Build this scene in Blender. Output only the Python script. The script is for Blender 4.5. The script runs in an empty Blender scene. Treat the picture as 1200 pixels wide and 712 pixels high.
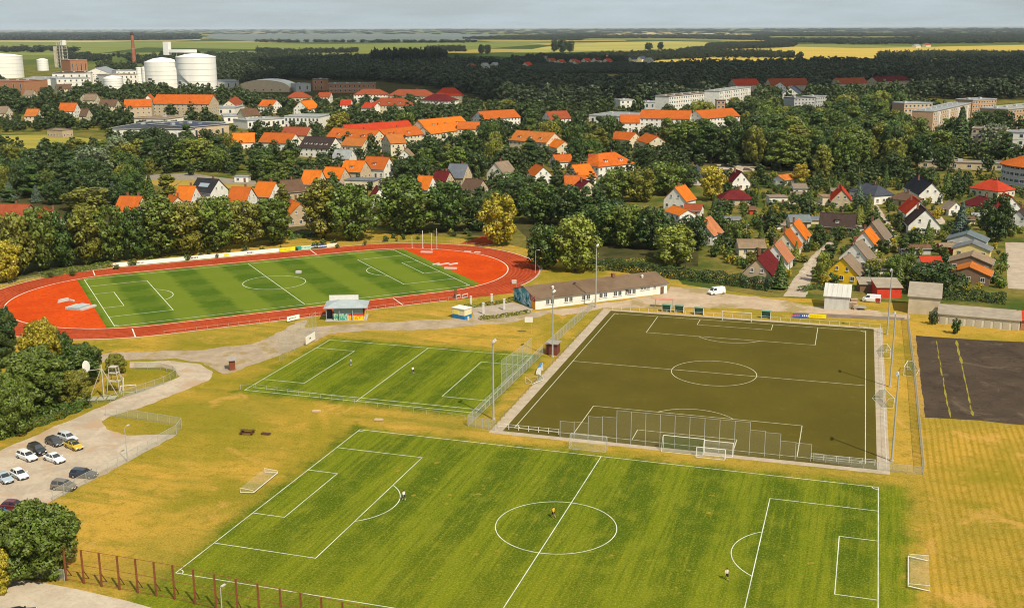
import bpy, math, random
import numpy as np
from mathutils import Vector, Matrix
rnd = random.Random(7)
nrs = np.random.RandomState(11)
sc = bpy.context.scene
col = sc.collection
R = math.radians

# ------------------------------------------------------------------ camera, sky, sun, exposure
CAMF, CPITCH, CROLL, CYAW, CH, CX, CY = 1317.8, 0.2411, -0.0035, -0.3076, 73.22, 41.30, -151.57
_cy, _sy, _cp, _sp = math.cos(CYAW), math.sin(CYAW), math.cos(CPITCH), math.sin(CPITCH)
FW = Vector((_sy*_cp, _cy*_cp, -_sp)); _rt = Vector((_cy, -_sy, 0)); _up = _rt.cross(FW)
RT = math.cos(CROLL)*_rt + math.sin(CROLL)*_up
UP = -math.sin(CROLL)*_rt + math.cos(CROLL)*_up
CAM = Vector((CX, CY, CH))
cd = bpy.data.cameras.new('camera'); cam = bpy.data.objects.new('camera', cd); col.objects.link(cam)
cd.sensor_width = 36.0; cd.lens = CAMF/1200*36; cd.clip_start = 1.0; cd.clip_end = 150000
m4 = Matrix((RT, UP, -FW)).transposed().to_4x4(); m4.translation = CAM
cam.matrix_world = m4; sc.camera = cam

SUN_AZ, SUN_EL = R(-39.0), R(50.4)
SUNV = Vector((math.cos(SUN_AZ)*math.cos(SUN_EL), math.sin(SUN_AZ)*math.cos(SUN_EL), math.sin(SUN_EL)))
ld = bpy.data.lights.new('sun', 'SUN'); ld.energy = 5.0; ld.angle = R(0.5); ld.color = (1.0, 0.90, 0.72)
so = bpy.data.objects.new('sun', ld); col.objects.link(so)
so.rotation_euler = SUNV.to_track_quat('Z', 'Y').to_euler(); so.location = (0, 0, 500)

w = bpy.data.worlds.new('World'); sc.world = w; w.use_nodes = True
nt = w.node_tree; nt.nodes.clear()
def wn(t, **k):
    n = nt.nodes.new(t)
    for a, b in k.items(): setattr(n, a, b)
    return n
wo = wn('ShaderNodeOutputWorld'); bg = wn('ShaderNodeBackground'); sky = wn('ShaderNodeTexSky')
sky.sky_type = 'NISHITA'; sky.sun_disc = False; sky.sun_elevation = SUN_EL; sky.sun_rotation = R(90) - SUN_AZ
sky.altitude = 100; sky.air_density = 1.0; sky.dust_density = 1.2; sky.ozone_density = 2.0
tc = wn('ShaderNodeTexCoord'); mp = wn('ShaderNodeMapping'); mp.inputs['Scale'].default_value = (3.0, 3.0, 26.0)
nz = wn('ShaderNodeTexNoise'); nz.inputs['Scale'].default_value = 2.2; nz.inputs['Detail'].default_value = 7; nz.inputs['Roughness'].default_value = 0.6
cr = wn('ShaderNodeValToRGB'); cr.color_ramp.elements[0].position = 0.40; cr.color_ramp.elements[1].position = 0.72
cr.color_ramp.elements[0].color = (0, 0, 0, 1); cr.color_ramp.elements[1].color = (1, 1, 1, 1)
mx = wn('ShaderNodeMix', data_type='RGBA'); mu = wn('ShaderNodeMath', operation='MULTIPLY_ADD')
SKY_STR = 0.062
mx.inputs[7].default_value = (9.0, 10.6, 11.4, 1)           # thin grey-white cloud, in the sky's own units
mu.inputs[1].default_value = 0.30; mu.inputs[2].default_value = 0.62
nt.links.new(tc.outputs['Generated'], mp.inputs[0]); nt.links.new(mp.outputs[0], nz.inputs['Vector'])
nt.links.new(nz.outputs['Fac'], cr.inputs[0]); nt.links.new(cr.outputs[0], mu.inputs[0]); nt.links.new(mu.outputs[0], mx.inputs[0])
nt.links.new(sky.outputs[0], mx.inputs[6]); nt.links.new(mx.outputs[2], bg.inputs[0])
bg.inputs[1].default_value = SKY_STR; nt.links.new(bg.outputs[0], wo.inputs[0])

sc.view_settings.view_transform = 'Standard'; sc.view_settings.look = 'None'
sc.view_settings.exposure = 0.08; sc.view_settings.gamma = 1.0; sc.view_settings.use_curve_mapping = False
cy = sc.cycles; cy.max_bounces = 5; cy.diffuse_bounces = 2; cy.glossy_bounces = 2; cy.transmission_bounces = 2
cy.transparent_max_bounces = 16; cy.volume_bounces = 0; cy.use_denoising = True; cy.filter_width = 1.05; cy.filter_width = 1.05; cy.caustics_reflective = False; cy.caustics_refractive = False

# ------------------------------------------------------------------ survey: sight lines of the photograph to points on the ground
def G(u, v, z=0.0):
    d = FW*CAMF + RT*(u-600) - UP*(v-356)
    t = (z-CH)/d.z
    return Vector((CX+t*d.x, CY+t*d.y, z))
def P(x, y, z=0.0):
    d = Vector((x, y, z))-CAM; k = d.dot(FW)
    return 600+CAMF*d.dot(RT)/k, 356-CAMF*d.dot(UP)/k, k
def inpoly(x, y, poly):
    c = False; n = len(poly); j = n-1
    for i in range(n):
        xi, yi = poly[i]; xj, yj = poly[j]
        if (yi > y) != (yj > y) and x < (xj-xi)*(y-yi)/(yj-yi)+xi: c = not c
        j = i
    return c

# ------------------------------------------------------------------ material kit
def lin(r, g, b):
    f = lambda c: c/12.92 if c <= 0.04045 else ((c+0.055)/1.055)**2.4
    return (f(r/255), f(g/255), f(b/255))
class NT:
    def __init__(s, name):
        s.m = bpy.data.materials.new(name); s.m.use_nodes = True; s.t = s.m.node_tree; s.t.nodes.clear()
        s.out = s.n('ShaderNodeOutputMaterial'); s.b = s.n('ShaderNodeBsdfPrincipled')
        s.t.links.new(s.b.outputs[0], s.out.inputs[0]); s.b.inputs['Specular IOR Level'].default_value = 0.0
    def n(s, t, **k):
        x = s.t.nodes.new(t)
        for a, b in k.items(): setattr(x, a, b)
        return x
    def put(s, sock, v):
        if isinstance(v, (int, float)): sock.default_value = v
        elif isinstance(v, tuple): sock.default_value = v if len(v) == len(sock.default_value) else (*v, 1)
        else: s.t.links.new(v, sock)
    def pos(s): return s.n('ShaderNodeNewGeometry').outputs['Position']
    def obj(s): return s.n('ShaderNodeTexCoord').outputs['Object']
    def noise(s, vec, scale, detail=3, rough=0.55, dist=0.0, sc3=None, rot=None):
        if sc3 or rot:
            q = s.n('ShaderNodeMapping'); s.put(q.inputs[0], vec)
            if sc3: q.inputs['Scale'].default_value = sc3
            if rot: q.inputs['Rotation'].default_value = (0, 0, rot)
            vec = q.outputs[0]
        x = s.n('ShaderNodeTexNoise'); s.put(x.inputs['Vector'], vec); x.inputs['Scale'].default_value = scale
        x.inputs['Detail'].default_value = detail; x.inputs['Roughness'].default_value = rough; x.inputs['Distortion'].default_value = dist
        return x.outputs['Fac']
    def math(s, op, a, b=0.0, c=None):
        x = s.n('ShaderNodeMath', operation=op); s.put(x.inputs[0], a); s.put(x.inputs[1], b)
        if c is not None: s.put(x.inputs[2], c)
        return x.outputs[0]
    def step(s, v, a, b):
        x = s.n('ShaderNodeMapRange'); x.interpolation_type = 'SMOOTHSTEP'; s.put(x.inputs[0], v)
        x.inputs[1].default_value = a; x.inputs[2].default_value = b; return x.outputs[0]
    def mix(s, f, a, b, blend='MIX'):
        x = s.n('ShaderNodeMix', data_type='RGBA', blend_type=blend); s.put(x.inputs[0], f); s.put(x.inputs[6], a); s.put(x.inputs[7], b); return x.outputs[2]
    def local(s, vec, cx, cy, rot):
        a = s.n('ShaderNodeVectorMath', operation='SUBTRACT'); s.put(a.inputs[0], vec); a.inputs[1].default_value = (cx, cy, 0)
        q = s.n('ShaderNodeMapping'); q.vector_type = 'POINT'; s.put(q.inputs[0], a.outputs[0]); q.inputs['Rotation'].default_value = (0, 0, -rot)
        x = s.n('ShaderNodeSeparateXYZ'); s.put(x.inputs[0], q.outputs[0]); return x.outputs[0], x.outputs[1], q.outputs[0]
    def box(s, x, y, hx, hy):
        return s.math('MAXIMUM', s.math('SUBTRACT', s.math('ABSOLUTE', x), hx), s.math('SUBTRACT', s.math('ABSOLUTE', y), hy))
    def bump(s, h, strength=0.3, dist=0.05):
        x = s.n('ShaderNodeBump'); s.put(x.inputs['Height'], h); x.inputs['Strength'].default_value = strength; x.inputs['Distance'].default_value = dist
        s.t.links.new(x.outputs[0], s.b.inputs['Normal'])
    def done(s, c, rough=0.9):
        s.put(s.b.inputs['Base Color'], c); s.put(s.b.inputs['Roughness'], rough); return s.m
_mats = {}
def M(name, c, rough=0.85, var=0.18, scale=0.6, spec=0.2, metal=0.0, streak=None):
    """weathered plain material: colour wandering in two sizes of noise"""
    if name in _mats: return _mats[name]
    k = NT(name); p = k.obj()
    a = k.noise(p, scale, 4, 0.6, 0.3, sc3=streak); b = k.noise(p, scale*7, 3, 0.6)
    d = tuple(x*(1-var) for x in c); e = tuple(min(1, x*(1+var)) for x in c)
    f = k.math('ADD', k.math('MULTIPLY', k.step(a, 0.3, 0.7), 0.65), k.math('MULTIPLY', b, 0.35))
    k.b.inputs['Specular IOR Level'].default_value = spec; k.b.inputs['Metallic'].default_value = metal
    _mats[name] = k.done(k.mix(f, d, e), rough); return _mats[name]
def roofmat(name, c, var=0.22):
    if name in _mats: return _mats[name]
    k = NT(name); p = k.obj(); oi = k.n('ShaderNodeObjectInfo').outputs['Random']
    sh = k.n('ShaderNodeVectorMath', operation='ADD'); k.put(sh.inputs[0], p); cb = k.n('ShaderNodeCombineXYZ'); k.put(cb.inputs[0], k.math('MULTIPLY', oi, 80.0)); k.put(sh.inputs[1], cb.outputs[0]); p = sh.outputs[0]
    a = k.noise(p, 0.30, 4, 0.65, 0.5); b = k.noise(p, 3.2, 2, 0.8); st = k.noise(p, 1.1, 3, 0.7, sc3=(1.6, 0.22, 0.22))
    f = k.math('ADD', k.math('MULTIPLY', a, 0.35), k.math('ADD', k.math('MULTIPLY', b, 0.40), k.math('MULTIPLY', st, 0.25)))
    cc = k.mix(k.step(f, 0.36, 0.64), tuple(x*(1-var*1.5) for x in c), tuple(min(1, x*(1+var)) for x in c))
    cc = k.mix(k.math('MULTIPLY', k.step(k.noise(p, 0.45, 5, 0.75), 0.54, 0.74), 0.55), cc, (c[0]*0.35+0.02, c[1]*0.5+0.02, c[2]*0.6+0.012))
    cc = k.mix(k.math('MULTIPLY', oi, 0.50), cc, (c[0]*0.62, c[1]*0.82, c[2]*1.3))
    cc = k.mix(k.math('MULTIPLY', k.math('FRACT', k.math('MULTIPLY', oi, 7.13)), 0.35), cc, tuple(x*0.62 for x in c))
    sx = k.n('ShaderNodeSeparateXYZ'); k.put(sx.inputs[0], p); row = k.math('FRACT', k.math('MULTIPLY', sx.outputs[2], 4.2)); k.bump(k.math('ADD', row, b), 0.6, 0.07)
    _mats[name] = k.done(cc, 0.8); return _mats[name]
def glassmat(name, c=(0.02, 0.025, 0.03)):
    if name in _mats: return _mats[name]
    k = NT(name); k.b.inputs['Specular IOR Level'].default_value = 0.6
    oi = k.n('ShaderNodeObjectInfo').outputs['Random']
    _mats[name] = k.done(k.mix(oi, c, tuple(x*3+0.02 for x in c)), 0.12); return _mats[name]
def meshmat(name, c, cover):
    """wire mesh too fine to model: the share of each square that is wire"""
    if name in _mats: return _mats[name]
    k = NT(name); k.put(k.b.inputs['Base Color'], c); k.b.inputs['Roughness'].default_value = 0.6
    tr = k.n('ShaderNodeBsdfTransparent'); ms = k.n('ShaderNodeMixShader')
    f = k.math('ADD', k.math('MULTIPLY', k.noise(k.obj(), 0.5, 2), cover*0.5), cover*0.75)
    k.put(ms.inputs[0], f); k.t.links.new(tr.outputs[0], ms.inputs[1]); k.t.links.new(k.b.outputs[0], ms.inputs[2])
    k.t.links.new(ms.outputs[0], k.out.inputs[0]); _mats[name] = k.m; return k.m
def paint(name, c):
    if name in _mats: return _mats[name]
    k = NT(name); k.b.inputs['Specular IOR Level'].default_value = 0.5; k.b.inputs['Coat Weight'].default_value = 0.6
    a = k.noise(k.obj(), 1.3, 3)
    _mats[name] = k.done(k.mix(k.math('MULTIPLY', a, 0.25), c, tuple(x*0.7+0.02 for x in c)), 0.35); return _mats[name]

# ------------------------------------------------------------------ mesh kit
class MB:
    def __init__(s): s.v = []; s.f = []; s.mi = []
    def add(s, vs, fs, mi=0):
        o = len(s.v); s.v += [tuple(p) for p in vs]
        for f in fs: s.f.append([o+i for i in f]); s.mi.append(mi)
        return s
    def box(s, c, d, mi=0, rz=0.0):
        x, y, z = d[0]/2, d[1]/2, d[2]/2; ca, sa = math.cos(rz), math.sin(rz)
        vs = [(c[0]+ca*a-sa*b, c[1]+sa*a+ca*b, c[2]+e) for a, b, e in ((-x,-y,-z),(x,-y,-z),(x,y,-z),(-x,y,-z),(-x,-y,z),(x,-y,z),(x,y,z),(-x,y,z))]
        return s.add(vs, [(0,3,2,1),(4,5,6,7),(0,1,5,4),(1,2,6,5),(2,3,7,6),(3,0,4,7)], mi)
    def tube(s, pts, rad, n=6, mi=0, cap=True):
        pts = [Vector(p) for p in pts]; rads = rad if isinstance(rad, (list, tuple)) else [rad]*len(pts); o = len(s.v)
        for i, p in enumerate(pts):
            t = (pts[min(i+1, len(pts)-1)]-pts[max(i-1, 0)]).normalized()
            a = Vector((0, 0, 1)) if abs(t.z) < 0.9 else Vector((1, 0, 0))
            x = t.cross(a).normalized(); y = t.cross(x)
            for k in range(n):
                q = p+(x*math.cos(2*math.pi*k/n)+y*math.sin(2*math.pi*k/n))*rads[i]; s.v.append(tuple(q))
        for i in range(len(pts)-1):
            for k in range(n):
                s.f.append([o+i*n+k, o+i*n+(k+1) % n, o+(i+1)*n+(k+1) % n, o+(i+1)*n+k]); s.mi.append(mi)
        if cap:
            s.f.append([o+k for k in range(n)]); s.mi.append(mi)
            e = o+(len(pts)-1)*n; s.f.append([e+k for k in reversed(range(n))]); s.mi.append(mi)
        return s
    def lathe(s, prof, n=24, c=(0, 0), mi=0):
        o = len(s.v)
        for r, z in prof:
            for k in range(n): s.v.append((c[0]+r*math.cos(2*math.pi*k/n), c[1]+r*math.sin(2*math.pi*k/n), z))
        for i in range(len(prof)-1):
            for k in range(n): s.f.append([o+i*n+k, o+i*n+(k+1) % n, o+(i+1)*n+(k+1) % n, o+(i+1)*n+k]); s.mi.append(mi)
        return s
    def build(s, name, mats, parent=None, smooth=False):
        me = bpy.data.meshes.new(name); me.from_pydata(s.v, [], s.f); 
        for m in (mats if isinstance(mats, (list, tuple)) else [mats]): me.materials.append(m)
        if any(s.mi): me.polygons.foreach_set('material_index', s.mi)
        if smooth: me.polygons.foreach_set('use_smooth', [True]*len(me.polygons))
        me.update()
        return link(name, me, parent)
def link(name, me, parent=None, loc=None):
    o = bpy.data.objects.new(name, me); col.objects.link(o)
    if parent: o.parent = parent
    if loc is not None: o.location = loc
    return o
def tag(o, label=None, cat=None, group=None, kind=None):
    for k, v in (('label', label), ('category', cat), ('group', group), ('kind', kind)):
        if v: o[k] = v
    return o
def thing(name, label, cat, loc=(0, 0, 0), rz=0.0, group=None):
    o = bpy.data.objects.new(name, None); col.objects.link(o); o.location = loc; o.rotation_euler = (0, 0, rz); o.empty_display_size = 0.5
    return tag(o, label, cat, group)
def kids(o): return [c for c in bpy.data.objects if c.parent == o]
def dup(root, label, loc, rz, scale=None, group=None, table=None):
    r = root.copy(); col.objects.link(r); r.location = loc; r.rotation_euler = (0, 0, rz)
    if scale: r.scale = scale
    r['label'] = label
    if group: r['group'] = group
    for ch in (table if table is not None else kids(root)):
        c = ch.copy(); col.objects.link(c); c.parent = r
        for g in kids(ch):
            d = g.copy(); col.objects.link(d); d.parent = c
    return r
def sheet(name, poly, z, mat, px=True, kind='structure', label=None, ragged=0.0):
    """a flat sheet of ground, from sight-line or plan outline"""
    from mathutils.geometry import tessellate_polygon
    pts = [G(*p) for p in poly] if px else [Vector((p[0], p[1], 0)) for p in poly]
    pts = [Vector((p.x, p.y, z)) for p in pts]
    if ragged:
        out = []; r_ = random.Random(len(poly)*31+int(abs(poly[0][0])))
        for a, c in zip(pts, pts[1:]+pts[:1]):
            L = (c-a).length; n = max(1, min(60, int(L/1.3))); d = (c-a)/n; q = Vector((-d.y, d.x, 0)).normalized(); ph = r_.uniform(0, 6)
            for i in range(n): out.append(a+d*i+q*(0 if i == 0 else ragged*(r_.uniform(-0.5, 0.5)+0.7*math.sin(i*0.55+ph)*math.sin(i*0.21))))
        pts = out
    tri = tessellate_polygon([pts]); b = MB()
    fs = []
    for t in tri:
        a, c, d = (pts[i] for i in t)
        fs.append(t if (c-a).cross(d-a).z > 0 else (t[0], t[2], t[1]))
    b.add(pts, fs); return tag(b.build(name, mat), label, None, None, kind)
# ------------------------------------------------------------------ the ground
P1 = (0.0, 0.0, 0.0); P2 = (12.23, 84.9, 1.5805); P3 = (-54.4, 65.2, 0.012); ST = (-124.3, 137.1, 0.7788)
def country():
    k = NT('countryside'); p = k.pos()
    a = k.noise(p, 0.05, 4, 0.6); b = k.noise(p, 0.5, 3, 0.7); c = k.noise(p, 0.009, 3)
    near = k.mix(k.step(a, 0.35, 0.62), (0.055, 0.085, 0.016), (0.20, 0.155, 0.04))
    near = k.mix(k.math('MULTIPLY', k.step(b, 0.4, 0.75), 0.6), near, (0.05, 0.06, 0.016))
    vo = k.n('ShaderNodeTexVoronoi'); vo.inputs['Scale'].default_value = 0.0016
    k.put(vo.inputs['Vector'], k.local(p, 0, 0, 0.5)[2])
    sp = k.n('ShaderNodeSeparateXYZ'); k.put(sp.inputs[0], vo.outputs['Color'])
    far = k.mix(k.step(sp.outputs[0], 0.35, 0.6), (0.10, 0.13, 0.03), (0.20, 0.20, 0.06))
    far = k.mix(k.step(sp.outputs[1], 0.72, 0.76), far, (0.36, 0.27, 0.08))
    far = k.mix(k.step(sp.outputs[2], 0.6, 0.64), far, (0.05, 0.075, 0.022))
    far = k.mix(k.math('MULTIPLY', k.noise(p, 0.02, 4), 0.35), far, (0.06, 0.08, 0.02))
    s = k.n('ShaderNodeSeparateXYZ'); k.put(s.inputs[0], p)
    return k.done(k.mix(k.step(s.outputs[1], 1300, 2200), near, far), 0.95)
gb = MB(); gs = [-90000, -20000, -5000, -1500, -400, 0, 300, 800, 2000, 6000, 20000, 90000]
vs = [(x, y, 0) for y in gs for x in gs]; n = len(gs)
gb.add(vs, [(j*n+i, j*n+i+1, (j+1)*n+i+1, (j+1)*n+i) for j in range(n-1) for i in range(n-1)])
tag(gb.build('ground', country()), kind='structure')

GOLD1, GOLD2, GOLD3 = (0.445, 0.262, 0.042), (0.285, 0.205, 0.030), (0.165, 0.158, 0.018)
GR1, GR2, GR3 = (0.090, 0.142, 0.0095), (0.062, 0.112, 0.009), (0.165, 0.180, 0.015)
def meadow():
    k = NT('meadow_grass'); p = k.pos()
    n1 = k.noise(p, 0.035, 5, 0.62, 0.4); n2 = k.noise(p, 0.22, 4, 0.65); n3 = k.noise(p, 1.7, 3, 0.7)
    st = k.noise(p, 0.16, 4, 0.6, 0.2, sc3=(0.25, 1.6, 1), rot=0.95)
    gold = k.mix(k.step(n1, 0.36, 0.64), GOLD2, GOLD1)
    s0 = k.n('ShaderNodeSeparateXYZ'); k.put(s0.inputs[0], p); gold = k.mix(k.math('MULTIPLY', k.step(st, 0.47, 0.66), k.math('MULTIPLY', k.step(s0.outputs[0], 52, 44), 0.6)), gold, GOLD3)
    gold = k.mix(k.math('MULTIPLY', k.step(n2, 0.52, 0.78), 0.55), gold, (0.16, 0.14, 0.012))
    gold = k.mix(k.math('MULTIPLY', k.step(k.noise(p, 0.018, 4, 0.7, 0.8), 0.47, 0.62), 0.72), gold, (0.18, 0.165, 0.012))
    gold = k.mix(k.math('MULTIPLY', k.step(n1, 0.60, 0.78), 0.7), gold, (0.50, 0.30, 0.060))
    # mown swathes of the hay field on the right
    s = k.n('ShaderNodeSeparateXYZ'); k.put(s.inputs[0], p); X, Y = s.outputs[0], s.outputs[1]
    wob = k.math('ADD', X, k.math('MULTIPLY', k.noise(p, 0.02, 2), 1.6))
    wv = k.math('SINE', k.math('MULTIPLY', k.math('ADD', wob, k.math('MULTIPLY', Y, 0.02)), 5.6))
    brk = k.noise(p, 0.35, 3, 0.7, sc3=(1, 0.12, 1))
    wv = k.math('MULTIPLY', k.step(k.math('ADD', wv, k.math('MULTIPLY', k.math('SUBTRACT', brk, 0.5), 2.2)), -0.5, 1.1), k.math('MULTIPLY', k.step(X, 51.5, 54.5), k.step(Y, 72, 66)))
    gold = k.mix(k.math('MULTIPLY', wv, 0.55), gold, (0.21, 0.14, 0.006))
    # watered pitches
    jit = k.math('ADD', k.math('MULTIPLY', k.math('SUBTRACT', n2, 0.5), 7.0), k.math('MULTIPLY', k.math('SUBTRACT', n3, 0.5), 3.0))
    a = k.box(k.math('SUBTRACT', X, 1.6), k.math('ADD', Y, 9.5), 49.5, 40.6)
    b = k.box(k.math('ADD', X, 54.0), k.math('SUBTRACT', Y, 65.2), 27.0, 22.3)
    d = k.math('ADD', k.math('MINIMUM', a, b), jit)
    msk = k.step(d, 2.4, -2.2)
    band = k.math('SINE', k.math('MULTIPLY', X, 2*math.pi/11.5))
    band = k.step(k.math('ADD', band, k.math('ADD', k.math('MULTIPLY', k.math('SUBTRACT', n2, 0.5), 2.6), k.math('MULTIPLY', k.math('SUBTRACT', k.noise(p, 0.03, 3), 0.5), 3.0))), -0.8, 0.8)
    fine = k.noise(p, 0.55, 3, 0.7, sc3=(2.6, 0.10, 1))
    g = k.mix(band, (0.064, 0.102, 0.007), (0.128, 0.160, 0.009))
    thin = k.noise(p, 0.3, 4, 0.7, sc3=(2.2, 0.35, 1))
    g = k.mix(k.math('MULTIPLY', k.step(n2, 0.44, 0.70), 0.55), g, GR3)
    g = k.mix(k.math('MULTIPLY', k.step(thin, 0.5, 0.72), 0.5), g, (0.20, 0.20, 0.022))
    g = k.mix(k.math('MULTIPLY', k.step(n3, 0.5, 0.72), 0.45), g, (0.045, 0.085, 0.007))
    g = k.mix(k.math('MULTIPLY', k.step(fine, 0.47, 0.63), 0.55), g, (0.052, 0.088, 0.007)); g = k.mix(k.math('MULTIPLY', k.step(fine, 0.45, 0.33), 0.4), g, (0.20, 0.200, 0.012))
    near = k.step(Y, 5, -30); g = k.mix(k.math('MULTIPLY', near, k.math('MULTIPLY', n1, 0.5)), g, (0.20, 0.20, 0.012))
    worn = k.math('MULTIPLY', k.step(k.noise(p, 0.55, 2), 0.66, 0.72), k.step(k.noise(p, 0.05, 1), 0.5, 0.58))
    g = k.mix(k.math('MULTIPLY', worn, 0.8), g, GOLD2)
    gold = k.mix(k.math('MULTIPLY', k.step(k.noise(p, 0.55, 5, 0.75, 0.5), 0.50, 0.66), 0.42), gold, (0.135, 0.105, 0.014))
    gold = k.mix(k.math('MULTIPLY', k.step(k.noise(p, 0.11, 5, 0.7, 0.8), 0.56, 0.68), 0.5), gold, (0.56, 0.30, 0.085))
    c = k.mix(msk, gold, g); gr = k.noise(p, 3.2, 4, 0.8); c = k.mix(k.math('MULTIPLY', k.step(gr, 0.50, 0.66), 0.62), c, k.mix(0.62, c, (0.03, 0.035, 0.003))); c = k.mix(k.math('MULTIPLY', k.step(gr, 0.49, 0.34), 0.6), c, k.mix(0.45, c, (0.56, 0.44, 0.08)))
    k.bump(k.math('ADD', n3, k.noise(p, 6.0, 2)), 0.35, 0.12)
    return k.done(c, 0.95)
sheet('meadow', [(-160, 900), (1400, 900), (1400, 372), (1190, 374), (1090, 356), (900, 348), (800, 333), (790, 322), (740, 312), (620, 292), (585, 284), (430, 268), (300, 283), (150, 305), (0, 332), (-160, 352)], 0.02, meadow())

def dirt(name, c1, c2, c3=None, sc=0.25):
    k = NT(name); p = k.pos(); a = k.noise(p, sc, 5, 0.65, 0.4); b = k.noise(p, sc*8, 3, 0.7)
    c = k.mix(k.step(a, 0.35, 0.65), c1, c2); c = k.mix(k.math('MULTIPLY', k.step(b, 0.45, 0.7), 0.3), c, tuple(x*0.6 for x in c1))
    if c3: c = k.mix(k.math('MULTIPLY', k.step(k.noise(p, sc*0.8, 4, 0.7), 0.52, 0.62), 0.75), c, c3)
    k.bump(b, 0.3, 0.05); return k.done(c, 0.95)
gravel = dirt('gravel', (0.30, 0.235, 0.165), (0.40, 0.31, 0.22), (0.27, 0.20, 0.07))
paving = dirt('car_park_paving', (0.37, 0.30, 0.225), (0.47, 0.385, 0.29), (0.40, 0.27, 0.17), 0.18)
yard = dirt('yard_dirt', (0.38, 0.28, 0.19), (0.47, 0.36, 0.25), (0.26, 0.20, 0.07), 0.12)
lane = dirt('lane_paving', (0.36, 0.29, 0.22), (0.44, 0.36, 0.28))
sheet('car_park', [(-90, 562), (0, 528), (70, 497), (118, 477), (160, 457), (200, 446), (211, 441), (205, 434), (190, 430), (152, 431), (152, 424), (205, 423), (236, 427), (250, 436), (244, 446), (215, 458), (160, 479), (128, 488), (119, 494), (125, 503), (150, 510), (195, 509), (207, 509), (150, 541), (60, 587), (0, 629), (-90, 690)], 0.035, paving, ragged=0.35)
sheet('path', [(108, 415), (150, 413), (190, 411), (240, 410), (300, 401), (330, 388), (345, 378), (360, 375), (358, 384), (380, 382), (430, 378), (520, 374), (600, 369), (640, 363), (660, 363), (600, 378), (540, 383), (480, 388), (430, 387), (385, 392), (345, 409), (300, 426), (275, 436), (262, 438), (250, 432), (236, 424), (200, 420), (150, 422), (108, 424)], 0.03, gravel, ragged=0.8)
sheet('clubhouse_yard', [(640, 364), (700, 356), (775, 345), (785, 336), (830, 338), (850, 344), (900, 350), (960, 359), (1040, 365), (1064, 368), (1066, 374), (1000, 371), (930, 366), (860, 361), (790, 360), (730, 362), (705, 361), (690, 365), (660, 370)], 0.034, yard, ragged=0.9)
sheet('street', [(918, 347), (928, 330), (938, 316), (950, 301), (962, 289), (975, 281), (978, 286), (968, 298), (958, 314), (950, 330), (944, 348)], 0.03, lane, ragged=0.4)
sheet('garden_lane', [(1023, 238), (1029, 241), (1040, 258), (1052, 276), (1046, 278), (1036, 264), (1026, 246)], 0.03, lane, ragged=0.4)
sheet('side_street', [(1178, 284), (1190, 284), (1230, 286), (1230, 340), (1181, 338)], 0.03, lane)
sheet('tram_road', [(930, 366), (1000, 369), (1060, 372), (1060, 375), (1000, 373), (930, 369)], 0.04, dirt('dark_dirt', (0.16, 0.125, 0.10), (0.22, 0.17, 0.13)))
sheet('pavement', [(-160, 684), (20, 679), (32, 679), (90, 690), (150, 704), (235, 728), (330, 760), (330, 900), (-160, 900)], 0.05, dirt('slab_paving', (0.42, 0.345, 0.26), (0.50, 0.42, 0.32)))
sheet('village_road', [(150, 206), (225, 203), (262, 209), (300, 212), (298, 217), (250, 214), (215, 210), (160, 211)], 0.05, dirt('grey_road', (0.22, 0.19, 0.15), (0.28, 0.24, 0.19)))

def asphalt():
    k = NT('court_asphalt'); p = k.pos(); a = k.noise(p, 0.12, 5, 0.65, 0.5); b = k.noise(p, 2.0, 3, 0.7)
    c = k.mix(k.step(a, 0.3, 0.62), (0.056, 0.041, 0.031), (0.085, 0.061, 0.044)); c = k.mix(k.math('MULTIPLY', k.step(k.noise(p, 0.09, 6, 0.75, 1.0), 0.54, 0.66), 0.6), c, (0.16, 0.118, 0.08)); c = k.mix(k.math('MULTIPLY', k.step(k.noise(p, 0.4, 5, 0.8, 1.5), 0.58, 0.62), 0.6), c, (0.026, 0.02, 0.016))
    c = k.mix(k.math('MULTIPLY', b, 0.4), c, (0.034, 0.028, 0.022)); return k.done(c, 0.85)
sheet('asphalt_court', [(1073, 393), (1130, 397), (1160, 399), (1290, 404), (1330, 504), (1200, 498), (1140, 492), (1084, 489)], 0.036, asphalt(), ragged=0.16)
sheet('court_verge', [(1066, 392), (1074, 393), (1085, 489), (1079, 490)], 0.033, dirt('verge_dirt', (0.40, 0.24, 0.07), (0.32, 0.20, 0.06), (0.2, 0.16, 0.03), 0.6), ragged=0.8)
weeds = dirt('weed_seam', (0.30, 0.24, 0.035), (0.19, 0.17, 0.03), None, 1.5)
for a, b, wd in (((1097, 399), (1114, 489), 0.22), ((1121, 399), (1141, 492), 0.30)):
    A, B = G(*a), G(*b); d = (B-A).normalized(); nrm = Vector((-d.y, d.x, 0)); L = (B-A).length; mb = MB(); q = 0.0
    while q < L-2:
        ln = rnd.uniform(3, 9); e = min(L, q+ln); wda = wd*rnd.uniform(0.5, 1.5); off = rnd.uniform(-0.15, 0.15)
        pts = [A+d*q+nrm*(off-wda*0.3), A+d*((q+e)/2)+nrm*(off-wda), A+d*e+nrm*(off-wda*0.3), A+d*e+nrm*(off+wda*0.3), A+d*((q+e)/2)+nrm*(off+wda*0.8), A+d*q+nrm*(off+wda*0.3)]
        mb.add([(x.x, x.y, 0.045) for x in pts], [(0, 1, 2, 3, 4, 5)]); q = e+rnd.choice([0.05, 0.1, 0.2, 0.9])
    tag(mb.build('weeds', weeds), 'dry yellow weeds growing in a seam of the dark asphalt court', None, None, 'stuff')

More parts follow.
